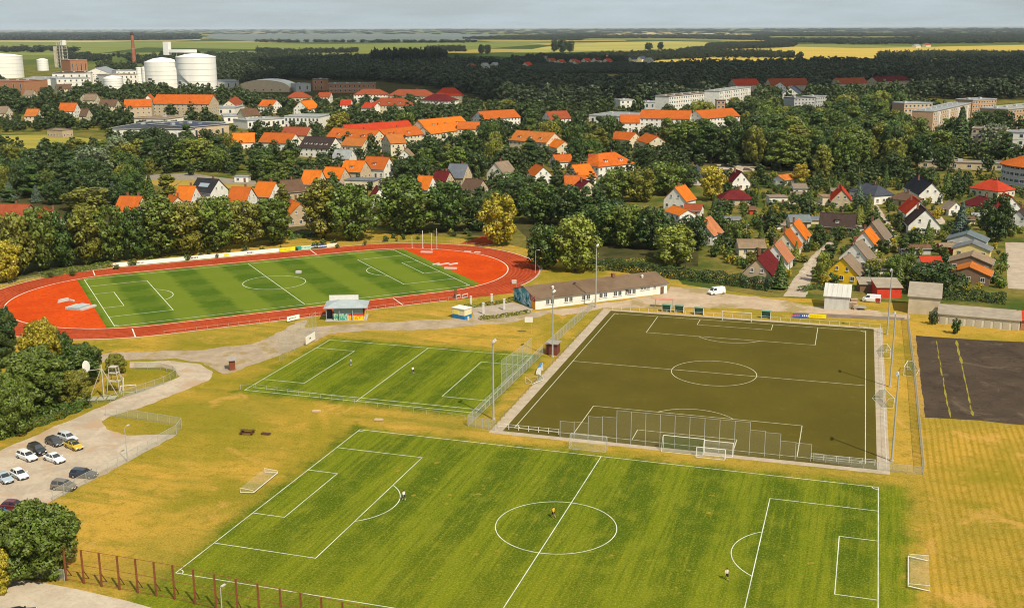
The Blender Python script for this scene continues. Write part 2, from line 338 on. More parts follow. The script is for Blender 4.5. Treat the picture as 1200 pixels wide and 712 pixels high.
# ------------------------------------------------------------------ pitches and their paint
white = M('line_paint', (0.60, 0.62, 0.50), 0.9, 0.3, 0.35); dullwhite = M('worn_line_paint', (0.50, 0.48, 0.33), 0.9, 0.25, 0.8)
def rl(c, x, y): ca, sa = math.cos(c[2]), math.sin(c[2]); return Vector((c[0]+ca*x-sa*y, c[1]+sa*x+ca*y, 0))
class Lines:
    def __init__(s, c, wd, z): s.c, s.w, s.z, s.b = c, wd, z, MB()
    def seg(s, x0, y0, x1, y1):
        d = Vector((x1-x0, y1-y0)); L = d.length; d /= L; nx, ny = -d.y*s.w/2, d.x*s.w/2; e = s.w/2
        x0 -= d.x*e; y0 -= d.y*e; x1 += d.x*e; y1 += d.y*e
        q = [rl(s.c, *t) for t in ((x0-nx, y0-ny), (x1-nx, y1-ny), (x1+nx, y1+ny), (x0+nx, y0+ny))]
        s.b.add([(p.x, p.y, s.z) for p in q], [(0, 1, 2, 3)]); s.z += 0.0004
    def arc(s, x, y, r, a0, a1, n=48):
        vs = []
        for i in range(n+1):
            a = a0+(a1-a0)*i/n
            for rr in (r-s.w/2, r+s.w/2): p = rl(s.c, x+rr*math.cos(a), y+rr*math.sin(a)); vs.append((p.x, p.y, s.z))
        s.b.add(vs, [(2*i, 2*i+1, 2*i+3, 2*i+2) for i in range(n)]); s.z += 0.0004
    def rect(s, x0, y0, x1, y1):
        s.seg(x0, y0, x1, y0); s.seg(x1, y0, x1, y1); s.seg(x1, y1, x0, y1); s.seg(x0, y1, x0, y0)
def pitch_lines(c, L, W, wd, z, mat, ends=(1, 1), circ=True, arcs=True, half=True, r=9.15):
    l = Lines(c, wd, z); hl, hw = L/2, W/2; l.rect(-hl, -hw, hl, hw)
    if half: l.seg(0, -hw, 0, hw)
    if circ: l.arc(0, 0, r, 0, 2*math.pi, 72)
    for s, on in ((-1, ends[0]), (1, ends[1])):
        if not on: continue
        for dp, hh in ((16.5, 20.16), (5.5, 9.16)):
            x = s*(hl-dp); l.seg(s*hl, hh, x, hh); l.seg(x, hh, x, -hh); l.seg(x, -hh, s*hl, -hh)
        a = math.acos(5.5/9.15); b = math.pi if s > 0 else 0
        if arcs: l.arc(s*(hl-11), 0, 9.15, b-a, b+a, 24)
    for sx in (-1, 1):
        for sy in (-1, 1): l.arc(sx*hl, sy*hw, 1.0, math.atan2(-sy, -sx)-math.pi/4, math.atan2(-sy, -sx)+math.pi/4, 8)
    return tag(l.b.build('pitch_markings', mat), kind='structure')
pitch_lines(P1, 92.8, 59.8, 0.125, 0.03, white)
def turf():
    k = NT('artificial_turf'); x, y, v = k.local(k.pos(), *P2); p = k.pos()
    a = k.noise(p, 0.06, 4, 0.6); b = k.noise(p, 1.4, 3, 0.6); st = k.noise(v, 0.3, 3, 0.6, sc3=(0.08, 1.4, 1))
    c = k.mix(k.step(a, 0.3, 0.7), (0.078, 0.061, 0.0092), (0.104, 0.081, 0.013)); c = k.mix(k.math('MULTIPLY', st, 0.35), c, (0.066, 0.054, 0.009))
    c = k.mix(k.math('MULTIPLY', b, 0.35), c, (0.11, 0.10, 0.03)); c = k.mix(k.math('MULTIPLY', k.step(k.noise(p, 0.25, 5, 0.75, 0.6), 0.55, 0.72), 0.35), c, (0.15, 0.115, 0.035)); return k.done(c, 0.95)
def loc_sheet(name, c, pts, z, mat):
    q = [rl(c, *p) for p in pts]; return sheet(name, [(p.x, p.y) for p in q], z, mat, px=False)
loc_sheet('pitch_paving', P2, [(-49.2, -35.6), (49.6, -35.6), (49.6, 35.5), (-49.2, 35.5)], 0.035, dirt('kerb_paving', (0.36, 0.29, 0.21), (0.44, 0.36, 0.27), None, 0.5))
loc_sheet('turf_pitch', P2, [(-47.6, -33.5), (48.0, -33.5), (48.0, 33.2), (-47.6, 33.2)], 0.045, turf())
pitch_lines(P2, 90.75, 63.2, 0.15, 0.055, dullwhite)
l = Lines(P3, 0.15, 0.03)
l.rect(-25.4, -20.4, 25.4, 20.0); l.seg(0, -20.4, 0, 20.0)
for s in (-1, 1): l.seg(s*25.4, 12.7, s*15.6, 12.7); l.seg(s*15.6, 12.7, s*15.6, -12.7); l.seg(s*15.6, -12.7, s*25.4, -12.7)
l.seg(-24.5, -18.3, 25.4, -18.3)
tag(l.b.build('pitch_markings', M('chalk_paint', (0.52, 0.56, 0.42), 0.9, 0.25, 1.0)), kind='structure')

# stadium: running track round a football pitch
SA, SRI, SRO = 39.0, 34.6, 44.2
def oval(r, n=40, a=SA): return [(a+r*math.cos(t), r*math.sin(t)) for t in np.linspace(-math.pi/2, math.pi/2, n)]+[(-a+r*math.cos(t), r*math.sin(t)) for t in np.linspace(math.pi/2, 1.5*math.pi, n)]
def red(name, c1, c2, c3, lanes=False):
    k = NT(name); p = k.pos(); a = k.noise(p, 0.08, 5, 0.65, 0.6); b = k.noise(p, 0.9, 4, 0.7); x, y, v = k.local(p, *ST)
    c = k.mix(k.step(a, 0.3, 0.66), c1, c2); c = k.mix(k.math('MULTIPLY', k.step(b, 0.42, 0.68), 0.65), c, c3); c = k.mix(k.math('MULTIPLY', k.step(k.noise(p, 0.22, 6, 0.8, 1.2), 0.55, 0.66), 0.35), c, tuple(min(1, x*1.25+0.02) for x in c2))
    if lanes:
        ax = k.math('MAXIMUM', k.math('SUBTRACT', k.math('ABSOLUTE', x), SA), 0.0)
        rr = k.math('SQRT', k.math('ADD', k.math('MULTIPLY', ax, ax), k.math('MULTIPLY', y, y)))
        t = k.math('FRACT', k.math('DIVIDE', k.math('SUBTRACT', rr, SRI-0.1), 1.2)); worn = k.noise(p, 0.2, 4, 0.7)
        c = k.mix(k.math('MULTIPLY', k.step(k.math('ABSOLUTE', k.math('SUBTRACT', t, 0.5)), 0.30, 0.05), k.math('MULTIPLY', worn, 0.5)), c, c3)
        c = k.mix(k.math('MULTIPLY', k.math('GREATER_THAN', t, 0.955), k.math('MULTIPLY', worn, 0.45)), c, (0.75, 0.5, 0.4))
    return k.done(c, 0.9)
trackred = red('track_surface', (0.33, 0.048, 0.015), (0.42, 0.066, 0.020), (0.17, 0.026, 0.011), True)
dred = red('infield_red_surface', (0.58, 0.074, 0.010), (0.46, 0.054, 0.008), (0.33, 0.036, 0.008))
loc_sheet('track_kerb', ST, oval(SRO+0.5), 0.032, M('track_kerb_stone', (0.50, 0.40, 0.30), 0.9, 0.2, 0.4))
loc_sheet('running_track', ST, oval(SRO), 0.040, trackred)
loc_sheet('track_runoff', ST, [(36, -45.0), (61, -45.0), (63.5, -37.5), (39, -35.5)], 0.046, trackred)
loc_sheet('track_runoff', ST, [(74, 30), (90, 42), (93, 36), (82, 22)], 0.037, trackred)
inner = oval(SRI)
loc_sheet('infield', ST, inner, 0.052, dred)
def stadium_grass():
    k = NT('stadium_grass'); p = k.pos(); x, y, v = k.local(p, *ST)
    n1 = k.noise(p, 0.05, 4, 0.6); n2 = k.noise(p, 0.35, 4, 0.7); n3 = k.noise(p, 2.0, 3, 0.7)
    band = k.step(k.math('ADD', k.math('SINE', k.math('MULTIPLY', x, 2*math.pi/17)), k.math('MULTIPLY', k.math('SUBTRACT', n2, 0.5), 2.0)), -0.5, 0.5)
    b2 = k.step(k.math('ADD', k.math('SINE', k.math('MULTIPLY', y, 2*math.pi/15)), k.math('MULTIPLY', k.math('SUBTRACT', n2, 0.5), 2.4)), -0.6, 0.6)
    c = k.mix(band, (0.062, 0.112, 0.011), (0.135, 0.180, 0.018)); c = k.mix(k.math('MULTIPLY', b2, 0.3), c, (0.16, 0.19, 0.028))
    c = k.mix(k.math('MULTIPLY', k.step(n2, 0.48, 0.72), 0.4), c, (0.15, 0.17, 0.028)); c = k.mix(k.math('MULTIPLY', n3, 0.3), c, (0.05, 0.085, 0.01))
    return k.done(c, 0.95)
gp = [p for p in inner if -51.6 < p[0] < 53.2]
def clip_oval(x): return math.sqrt(max(0, (SRI-0.9)**2-max(0, abs(x)-SA)**2))
xs = list(np.linspace(-51.6, 53.2, 30))
loc_sheet('stadium_pitch', ST, [(x, -clip_oval(x)) for x in xs]+[(x, clip_oval(x)) for x in reversed(xs)], 0.060, stadium_grass())
pitch_lines(ST, 99.2, 61.5, 0.16, 0.068, M('stadium_line_paint', (0.62, 0.66, 0.52), 0.9, 0.25, 0.5))
l = Lines(ST, 0.32, 0.068)
for s, a0 in ((1, -math.pi/2), (-1, math.pi/2)): l.arc(s*SA, 0, SRI-0.1, a0, a0+math.pi, 60)
l.seg(-SA, -SRI+0.1, SA, -SRI+0.1); l.seg(-SA, SRI-0.1, SA, SRI-0.1)
for x in (-46, 24): l.seg(x, -SRI-0.5, x-0.6, -SRO+0.5); l.seg(x, SRI+0.5, x+0.5, SRO-0.5)
tag(l.b.build('track_markings', M('track_line_paint', (0.66, 0.55, 0.45), 0.9, 0.25, 0.3)), kind='structure')

patio = dirt('patio_slabs', (0.40, 0.33, 0.25), (0.50, 0.42, 0.33), (0.22, 0.18, 0.10), 0.5)
for q in ([(948, 236), (968, 235), (972, 240), (950, 242)], [(1000, 262), (1012, 261), (1016, 270), (1003, 272)], [(1036, 304), (1052, 300), (1060, 306), (1042, 312)], [(1090, 256), (1104, 254), (1108, 262), (1094, 264)], [(1105, 275), (1128, 274), (1130, 280), (1106, 282)], [(866, 296), (892, 294), (900, 300), (870, 303)], [(842, 262), (858, 260), (862, 266), (844, 268)], [(938, 318), (952, 300), (957, 302), (944, 322)], [(1068, 308), (1100, 312), (1098, 316), (1066, 313)], [(895, 250), (915, 249), (918, 254), (896, 256)], [(1120, 255), (1140, 252), (1144, 258), (1122, 261)], [(1030, 285), (1046, 283), (1050, 290), (1034, 292)], [(840, 193), (890, 190), (896, 200), (846, 203)], [(900, 236), (940, 236), (940, 239), (902, 240)], [(1150, 262), (1178, 262), (1180, 267), (1152, 268)], [(1108, 300), (1126, 300), (1124, 330), (1112, 332)]): sheet('patio', q, 0.06, patio, ragged=0.4)
# ------------------------------------------------------------------ far country: fields, clouds over it
def field(name, poly, z, c1, c2, sc=0.01):
    k = NT(name); p = k.pos(); a = k.noise(p, sc, 4, 0.6, 0.3, sc3=(0.4, 1.5, 1)); b = k.noise(p, sc*9, 3, 0.7)
    return sheet(name, poly, z, k.done(k.mix(k.math('MULTIPLY', b, 0.35), k.mix(k.step(a, 0.35, 0.65), c1, c2), tuple(x*0.5 for x in c1)), 0.95))
field('stubble_field', [(730, 73.5), (850, 66), (850, 62), (930, 55), (1010, 57), (1290, 51), (1290, 63), (1200, 64), (1060, 69), (960, 71), (850, 73)], 0.5, (0.52, 0.36, 0.085), (0.42, 0.33, 0.07), 0.004)
field('wheat_field', [(600, 62), (640, 55), (700, 50), (780, 48.5), (835, 50), (825, 57), (700, 60.5), (640, 62)], 0.5, (0.42, 0.34, 0.10), (0.26, 0.27, 0.07), 0.004)
field('water_meadow', [(-90, 49.5), (230, 50), (300, 50), (380, 52), (560, 50), (640, 52), (560, 58), (430, 62), (300, 58), (170, 56), (90, 66), (-90, 64)], 0.4, (0.20, 0.22, 0.06), (0.14, 0.17, 0.045), 0.004)
field('reed_marsh', [(250, 38.5), (480, 38.5), (590, 41), (560, 47), (430, 50), (300, 49), (240, 45)], 0.8, (0.17, 0.19, 0.18), (0.12, 0.15, 0.13), 0.002)
field('far_stubble', [(690, 39), (780, 38), (880, 40), (860, 41.5), (690, 41)], 0.9, (0.50, 0.36, 0.15), (0.40, 0.31, 0.12), 0.002)
field('far_hayfield', [(-60, 47.5), (180, 48), (235, 46), (235, 47.2), (100, 50), (-60, 49)], 0.9, (0.45, 0.34, 0.14), (0.36, 0.30, 0.12), 0.002)
field('fallow_clearing', [(640, 94), (665, 88), (755, 87), (752, 93), (700, 96)], 0.3, (0.17, 0.135, 0.05), (0.22, 0.165, 0.06), 0.02)
field('fallow_clearing', [(1070, 73.5), (1100, 72.5), (1145, 76), (1130, 80.5), (1085, 80)], 0.3, (0.19, 0.15, 0.055), (0.24, 0.18, 0.065), 0.02)
field('hay_meadow', [(-60, 160), (40, 158), (65, 158), (128, 165), (124, 176), (70, 174), (-60, 176)], 0.06, (0.36, 0.29, 0.06), (0.24, 0.23, 0.045), 0.05)
field('hay_meadow', [(115, 184), (140, 180), (172, 178), (168, 190), (120, 192)], 0.06, (0.36, 0.24, 0.06), (0.27, 0.23, 0.05), 0.05)
field('hay_meadow', [(150, 203), (170, 205), (225, 204), (300, 213), (300, 222), (240, 219), (200, 222), (170, 214)], 0.04, (0.37, 0.25, 0.06), (0.30, 0.22, 0.055), 0.05)

SH = 900/math.tan(SUN_EL)
def cloud(name, poly, z0, th, seed):
    """a flat-based cumulus over the countryside; its shade falls where the wood is dark"""
    from mathutils.geometry import tessellate_polygon
    off = Vector((math.cos(SUN_AZ), math.sin(SUN_AZ), 0))*SH
    pts = [G(*p)+off for p in poly]; x0, x1 = min(p.x for p in pts), max(p.x for p in pts); y0, y1 = min(p.y for p in pts), max(p.y for p in pts)
    st = 70; r = random.Random(seed); mb = MB(); pl = [(p.x, p.y) for p in pts]
    nx, ny = int((x1-x0)/st)+2, int((y1-y0)/st)+2
    ins = {(i, j) for i in range(nx) for j in range(ny) if inpoly(x0+i*st, y0+j*st, pl)}
    top, bot = {}, {}
    def hgt(i, j):
        ring = sum((i+a, j+b) in ins for a in (-2, -1, 0, 1, 2) for b in (-2, -1, 0, 1, 2))/25
        return th*ring**0.6*(0.6+0.4*math.sin(i*0.9+seed)*math.cos(j*0.7)+r.uniform(-0.15, 0.15))+12
    for i, j in sorted({(a+da, b+db) for a, b in ins for da in (0, 1) for db in (0, 1)}):
        x = x0+i*st+r.uniform(-26, 26); y = y0+j*st+r.uniform(-26, 26); top[i, j] = len(mb.v); mb.v.append((x, y, z0+hgt(i, j))); bot[i, j] = len(mb.v); mb.v.append((x, y, z0-r.uniform(0, 18)))
    for i, j in ins:
        q = [(i, j), (i+1, j), (i+1, j+1), (i, j+1)]
        mb.f.append([top[c] for c in q]); mb.mi.append(0); mb.f.append([bot[c] for c in reversed(q)]); mb.mi.append(0)
        for (a, b), (da, db) in (((0, 1), (0, -1)), ((1, 2), (1, 0)), ((2, 3), (0, 1)), ((3, 0), (-1, 0))):
            if (i+da, j+db) not in ins:
                mb.f.append([bot[q[a]], bot[q[b]], top[q[b]], top[q[a]]]); mb.mi.append(0)
    k = NT('cloud_vapour'); k.put(k.b.inputs['Base Color'], (0.85, 0.86, 0.88)); tr = k.n('ShaderNodeBsdfTransparent'); ms = k.n('ShaderNodeMixShader'); ms.inputs[0].default_value = 0.66
    k.t.links.new(tr.outputs[0], ms.inputs[1]); k.t.links.new(k.b.outputs[0], ms.inputs[2]); k.t.links.new(ms.outputs[0], k.out.inputs[0])
    tag(mb.build(name, k.m, None, True), kind='structure')
    0 and tag(mb.build(name, M('cloud_white', (0.85, 0.86, 0.88), 1.0, 0.03, 0.01), None, True), kind='structure')
cloud('cloud', [(262, 106), (300, 118), (345, 121), (400, 118), (440, 123), (520, 124), (560, 122), (640, 124), (700, 121), (760, 118), (840, 117), (900, 118), (960, 112), (1040, 110), (1240, 113), (1240, 71), (1060, 73), (960, 74), (900, 75), (780, 78), (700, 72), (600, 70), (500, 62), (430, 64), (400, 72), (300, 76)], 900, 130, 3)
# ------------------------------------------------------------------ houses
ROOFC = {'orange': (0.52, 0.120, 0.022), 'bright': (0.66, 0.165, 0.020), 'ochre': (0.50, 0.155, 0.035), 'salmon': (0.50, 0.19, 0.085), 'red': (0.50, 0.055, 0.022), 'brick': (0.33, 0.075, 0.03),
         'maroon': (0.14, 0.022, 0.022), 'brown': (0.15, 0.085, 0.05), 'tan': (0.27, 0.19, 0.12), 'dark': (0.035, 0.034, 0.038), 'grey': (0.17, 0.175, 0.18), 'light': (0.31, 0.31, 0.29), 'slate': (0.075, 0.08, 0.095), 'choc': (0.07, 0.045, 0.035), 'greygreen': (0.17, 0.19, 0.175)}
WALLC = {'white': (0.72, 0.69, 0.62), 'cream': (0.62, 0.54, 0.38), 'beige': (0.48, 0.38, 0.25), 'stone': (0.42, 0.32, 0.21), 'yellow': (0.82, 0.49, 0.015), 'grey': (0.42, 0.42, 0.40), 'brickw': (0.36, 0.17, 0.085), 'red': (0.55, 0.065, 0.025), 'tanw': (0.46, 0.29, 0.17), 'wood': (0.38, 0.15, 0.05), 'sand': (0.52, 0.40, 0.27), 'paleyellow': (0.66, 0.52, 0.22), 'brownw': (0.20, 0.12, 0.075)}
def rmat(k): return roofmat('roof_'+k, ROOFC[k])
def wmat(k): return M('render_'+k, WALLC[k], 0.9, 0.13, 0.5)
frame_m = M('window_frame_white', (0.68, 0.67, 0.63), 0.6, 0.1); pane_m = glassmat('window_glass'); chim_m = M('chimney_brick', (0.24, 0.10, 0.06), 0.9, 0.3, 3)
wood_m = M('door_wood', (0.14, 0.075, 0.04), 0.7, 0.3, 2); ridge_m = M('roof_trim', (0.16, 0.08, 0.05), 0.8, 0.2)
_wm = {}
def win_meshes(w, h):
    key = (round(w, 1), round(h, 1))
    if key not in _wm:
        f = MB(); t = 0.09; f.box((0, -0.03, h/2-t/2), (w, 0.1, t)); f.box((0, -0.03, -h/2+t/2), (w, 0.1, t))
        for s in (-1, 1): f.box((s*(w/2-t/2), -0.03, 0), (t, 0.096, h-2*t))
        f.box((0, -0.02, 0), (0.06, 0.07, h-2*t)); f.box((0, -0.08, -h/2-0.05), (w+0.2, 0.2, 0.06))
        g = MB().box((0, -0.01, 0), (w-0.16, 0.04, h-0.16))
        a, b = f.build('window', frame_m), g.build('pane', pane_m); _wm[key] = (a.data, b.data); bpy.data.objects.remove(a); bpy.data.objects.remove(b)
        s_ = MB(); s_.box((0, -0.01, 0), (w, 0.05, h), 1)
        for zz in (h/2-0.06, -h/2+0.06): s_.box((0, -0.03, zz), (w+0.1, 0.09, 0.12), 0)
        for xx in (-1, 1): s_.box((xx*(w/2-0.06), -0.03, 0), (0.12, 0.086, h-0.25), 0)
        c = s_.build('window', [frame_m, pane_m]); _wm[key] += (c.data,); bpy.data.objects.remove(c)
    return _wm[key]
def window(par, x, y, z, rz, w=1.0, h=1.3, far=False):
    f, g, s_ = win_meshes(w, h); o = link('window', s_ if far else f, par, (x, y, z)); o.rotation_euler = (0, 0, rz)
    if not far: link('pane', g, o)
    return o
HOUSES = []
def footprint(x, y, r, u0, u1, v0, v1, d, short): HOUSES.append((x, y, r, u0, u1, v0, v1, d, short))
def facades(t, L, W, he, hr, kind, rz, c, wn, far):
    """windows and a door on the walls that look towards the town side the photograph shows"""
    view = Vector((CX-c.x, CY-c.y, 0)).normalized(); fl = max(1, int(he/2.65)); cnt = 0
    for nx, ny, ln, gable in ((1, 0, W, True), (-1, 0, W, True), (0, 1, L, False), (0, -1, L, False)):
        wnor = Vector((math.cos(rz)*nx-math.sin(rz)*ny, math.sin(rz)*nx+math.cos(rz)*ny, 0))
        if wnor.dot(view) < 0.12: continue
        a = math.atan2(ny, nx)+math.pi/2; n = max(1, int(ln/wn)); off = (L if gable else W)/2+0.012
        for f in range(fl):
            z = (f+0.55)*he/fl if fl > 1 else min(1.6, he*0.55)
            for i in range(n):
                if cnt > 88: break
                q = (i+0.5)/n*ln-ln/2
                if f == 0 and not gable and i == n//2 and not far:
                    d = MB().box((0, -0.03, 1.02), (1.05, 0.09, 2.04)).build('door', wood_m, t); d.location = (nx*off+abs(ny)*q, ny*off+abs(nx)*q, 0); d.rotation_euler = (0, 0, a)
                    MB().box((0.38, -0.09, 1.02), (0.08, 0.05, 0.14)).build('handle', frame_m, d); continue
                window(t, nx*off+abs(ny)*q, ny*off+abs(nx)*q, z, a, min(1.25, ln/n*0.5), min(1.35, he/fl*0.52), far); cnt += 1
        if gable and kind == 'g' and hr-he > 2.4 and ln > 5:
            zz = he+(hr-he)*0.30; sp = ln*0.16
            for q in ((-sp, sp) if ln > 7 else (0,)): window(t, nx*off, q, zz, a, 0.9, 1.15, far); cnt += 1
def house(label, short, A, B, W, he, hr, roof, wall, kind='g', chim=1, dorm=0, wn=3.0, name='house', cat='house', group=None, ov=0.45, wins=True, solar=False, dside=None):
    a, b = G(A[0], A[1], hr), G(B[0], B[1], hr); c = (a+b)/2; c.z = 0; d = b-a; d.z = 0; L = d.length; rz = math.atan2(d.y, d.x)
    if kind == 'h': L += W*0.75
    D = (c-CAM).length; far = D > 620
    t = thing(name, label, cat, c, rz, group); wm, rm = wmat(wall), rmat(roof); x, y = L/2, W/2
    m = MB()
    if kind == 'g':
        m.add([(-x,-y,-0.3),(x,-y,-0.3),(x,y,-0.3),(-x,y,-0.3),(-x,-y,he),(x,-y,he),(x,y,he),(-x,y,he),(-x,0,hr-0.05),(x,0,hr-0.05)],
              [(0,3,2,1),(0,1,5,4),(2,3,7,6),(1,2,6,9,5),(3,0,4,8,7),(4,5,9,8),(6,7,8,9)])
    else: m.box((0, 0, (he-0.3)/2), (L, W, he+0.3))
    m.build('wall', wm, t); r = MB()
    if kind == 'g':
        sl = (hr-he)/y; yo = y+ov; zo = he-ov*sl; th = 0.22; xo = x+ov*0.7
        for s in (1, -1):
            vs = [(-xo, 0, hr+th), (xo, 0, hr+th), (xo, s*yo, zo+th), (-xo, s*yo, zo+th), (-xo, 0, hr+0.02), (xo, 0, hr+0.02), (xo, s*yo, zo+0.02), (-xo, s*yo, zo+0.02)]
            fs = [(0,1,2,3),(7,6,5,4),(3,2,6,7),(0,3,7,4),(1,5,6,2)]
            r.add(vs, fs if s < 0 else [tuple(reversed(f)) for f in fs])
        ro = r.build('roof', rm, t)
        rg = MB().tube([(-xo, 0, hr+th), (xo, 0, hr+th)], 0.16, 5).build('ridge_cap', rm, ro)
        if not far:
            [MB().tube([(-xo, s*(yo+0.07), zo+0.1), (xo, s*(yo+0.07), zo+0.1)], 0.09, 5).build('gutter', M('gutter_zinc', (0.3, 0.3, 0.3), 0.5, 0.1), ro) for s in (1, -1)]
    elif kind == 'h':
        xo, yo = x+ov, y+ov; xr = max(0.05, x-y*0.85); vs = [(-xo,-yo,he),(xo,-yo,he),(xo,yo,he),(-xo,yo,he),(-xr,0,hr),(xr,0,hr),(-xo,-yo,he-0.18),(xo,-yo,he-0.18),(xo,yo,he-0.18),(-xo,yo,he-0.18)]
        r.add(vs, [(0,1,5,4),(1,2,5),(2,3,4,5),(3,0,4),(6,7,1,0),(7,8,2,1),(8,9,3,2),(9,6,0,3),(9,8,7,6)]); ro = r.build('roof', rm, t)
        MB().tube([(-xr, 0, hr), (xr+0.01, 0, hr)], 0.15, 5).build('ridge_cap', rm, ro)
    else:
        ro = r.box((0, 0, hr-0.12), (L+0.5, W+0.5, 0.28)).build('roof', rm, t)
    for i in range(chim):
        cx_ = (i-(chim-1)/2)*L*0.5 if chim > 1 else L*0.12; zb = hr-0.7 if kind != 'f' else hr
        ch = MB().box((cx_, 0.15*W if kind == 'g' else 0, zb+0.9), (0.7, 0.6, 2.0)); ch.box((cx_, 0.15*W if kind == 'g' else 0, zb+1.95), (0.85, 0.75, 0.14)); ch.build('chimney', chim_m, ro)
    view = Vector((CX-c.x, CY-c.y, 0)); s = 1 if (-math.sin(rz)*view.x+math.cos(rz)*view.y) > 0 else -1
    if dorm and kind != 'f':
        zc = he+(hr-he)*0.28; yd = y*(1-(zc-he)/(hr-he)) ; 
        for i in range(dorm):
            xd = (i+0.5)/dorm*L*0.84-L*0.42; dm = MB(); wd, hd = 1.7, 1.35
            dm.box((xd, s*(yd-1.15), zc+hd/2-0.15), (wd, 2.4, hd)); do = dm.build('dormer', wm, ro)
            MB().box((xd, s*(yd-1.15), zc+hd-0.06), (wd+0.4, 2.9, 0.18)).build('dormer_roof', rm, do)
            window(t, xd, s*(yd+0.06), zc+hd/2-0.1, math.pi if s > 0 else 0, 1.0, 0.85, far)
    if solar:
        sl = math.atan2(hr-he, y); o = MB().box((0, 0, 0), (L*0.45, 2.2, 0.08)).build('skylight', glassmat('skylight_glass', (0.10, 0.12, 0.14)), ro)
        o.location = (0, s*y*0.5, (he+hr)/2+0.3); o.rotation_euler = (-s*sl, 0, 0)
    if wins: facades(t, L, W, he, hr, kind, rz, c, wn, far)
    cs = [P(c.x+math.cos(rz)*i-math.sin(rz)*j, c.y+math.sin(rz)*i+math.cos(rz)*j, z) for i in (-x, x) for j in (-y, y) for z in (0, hr)]
    footprint(c.x, c.y, max(L, W)/2, min(q[0] for q in cs), max(q[0] for q in cs), min(q[1] for q in cs), max(q[1] for q in cs), D, short)
    return t
def H(*a, **k): return house(*a, **k)
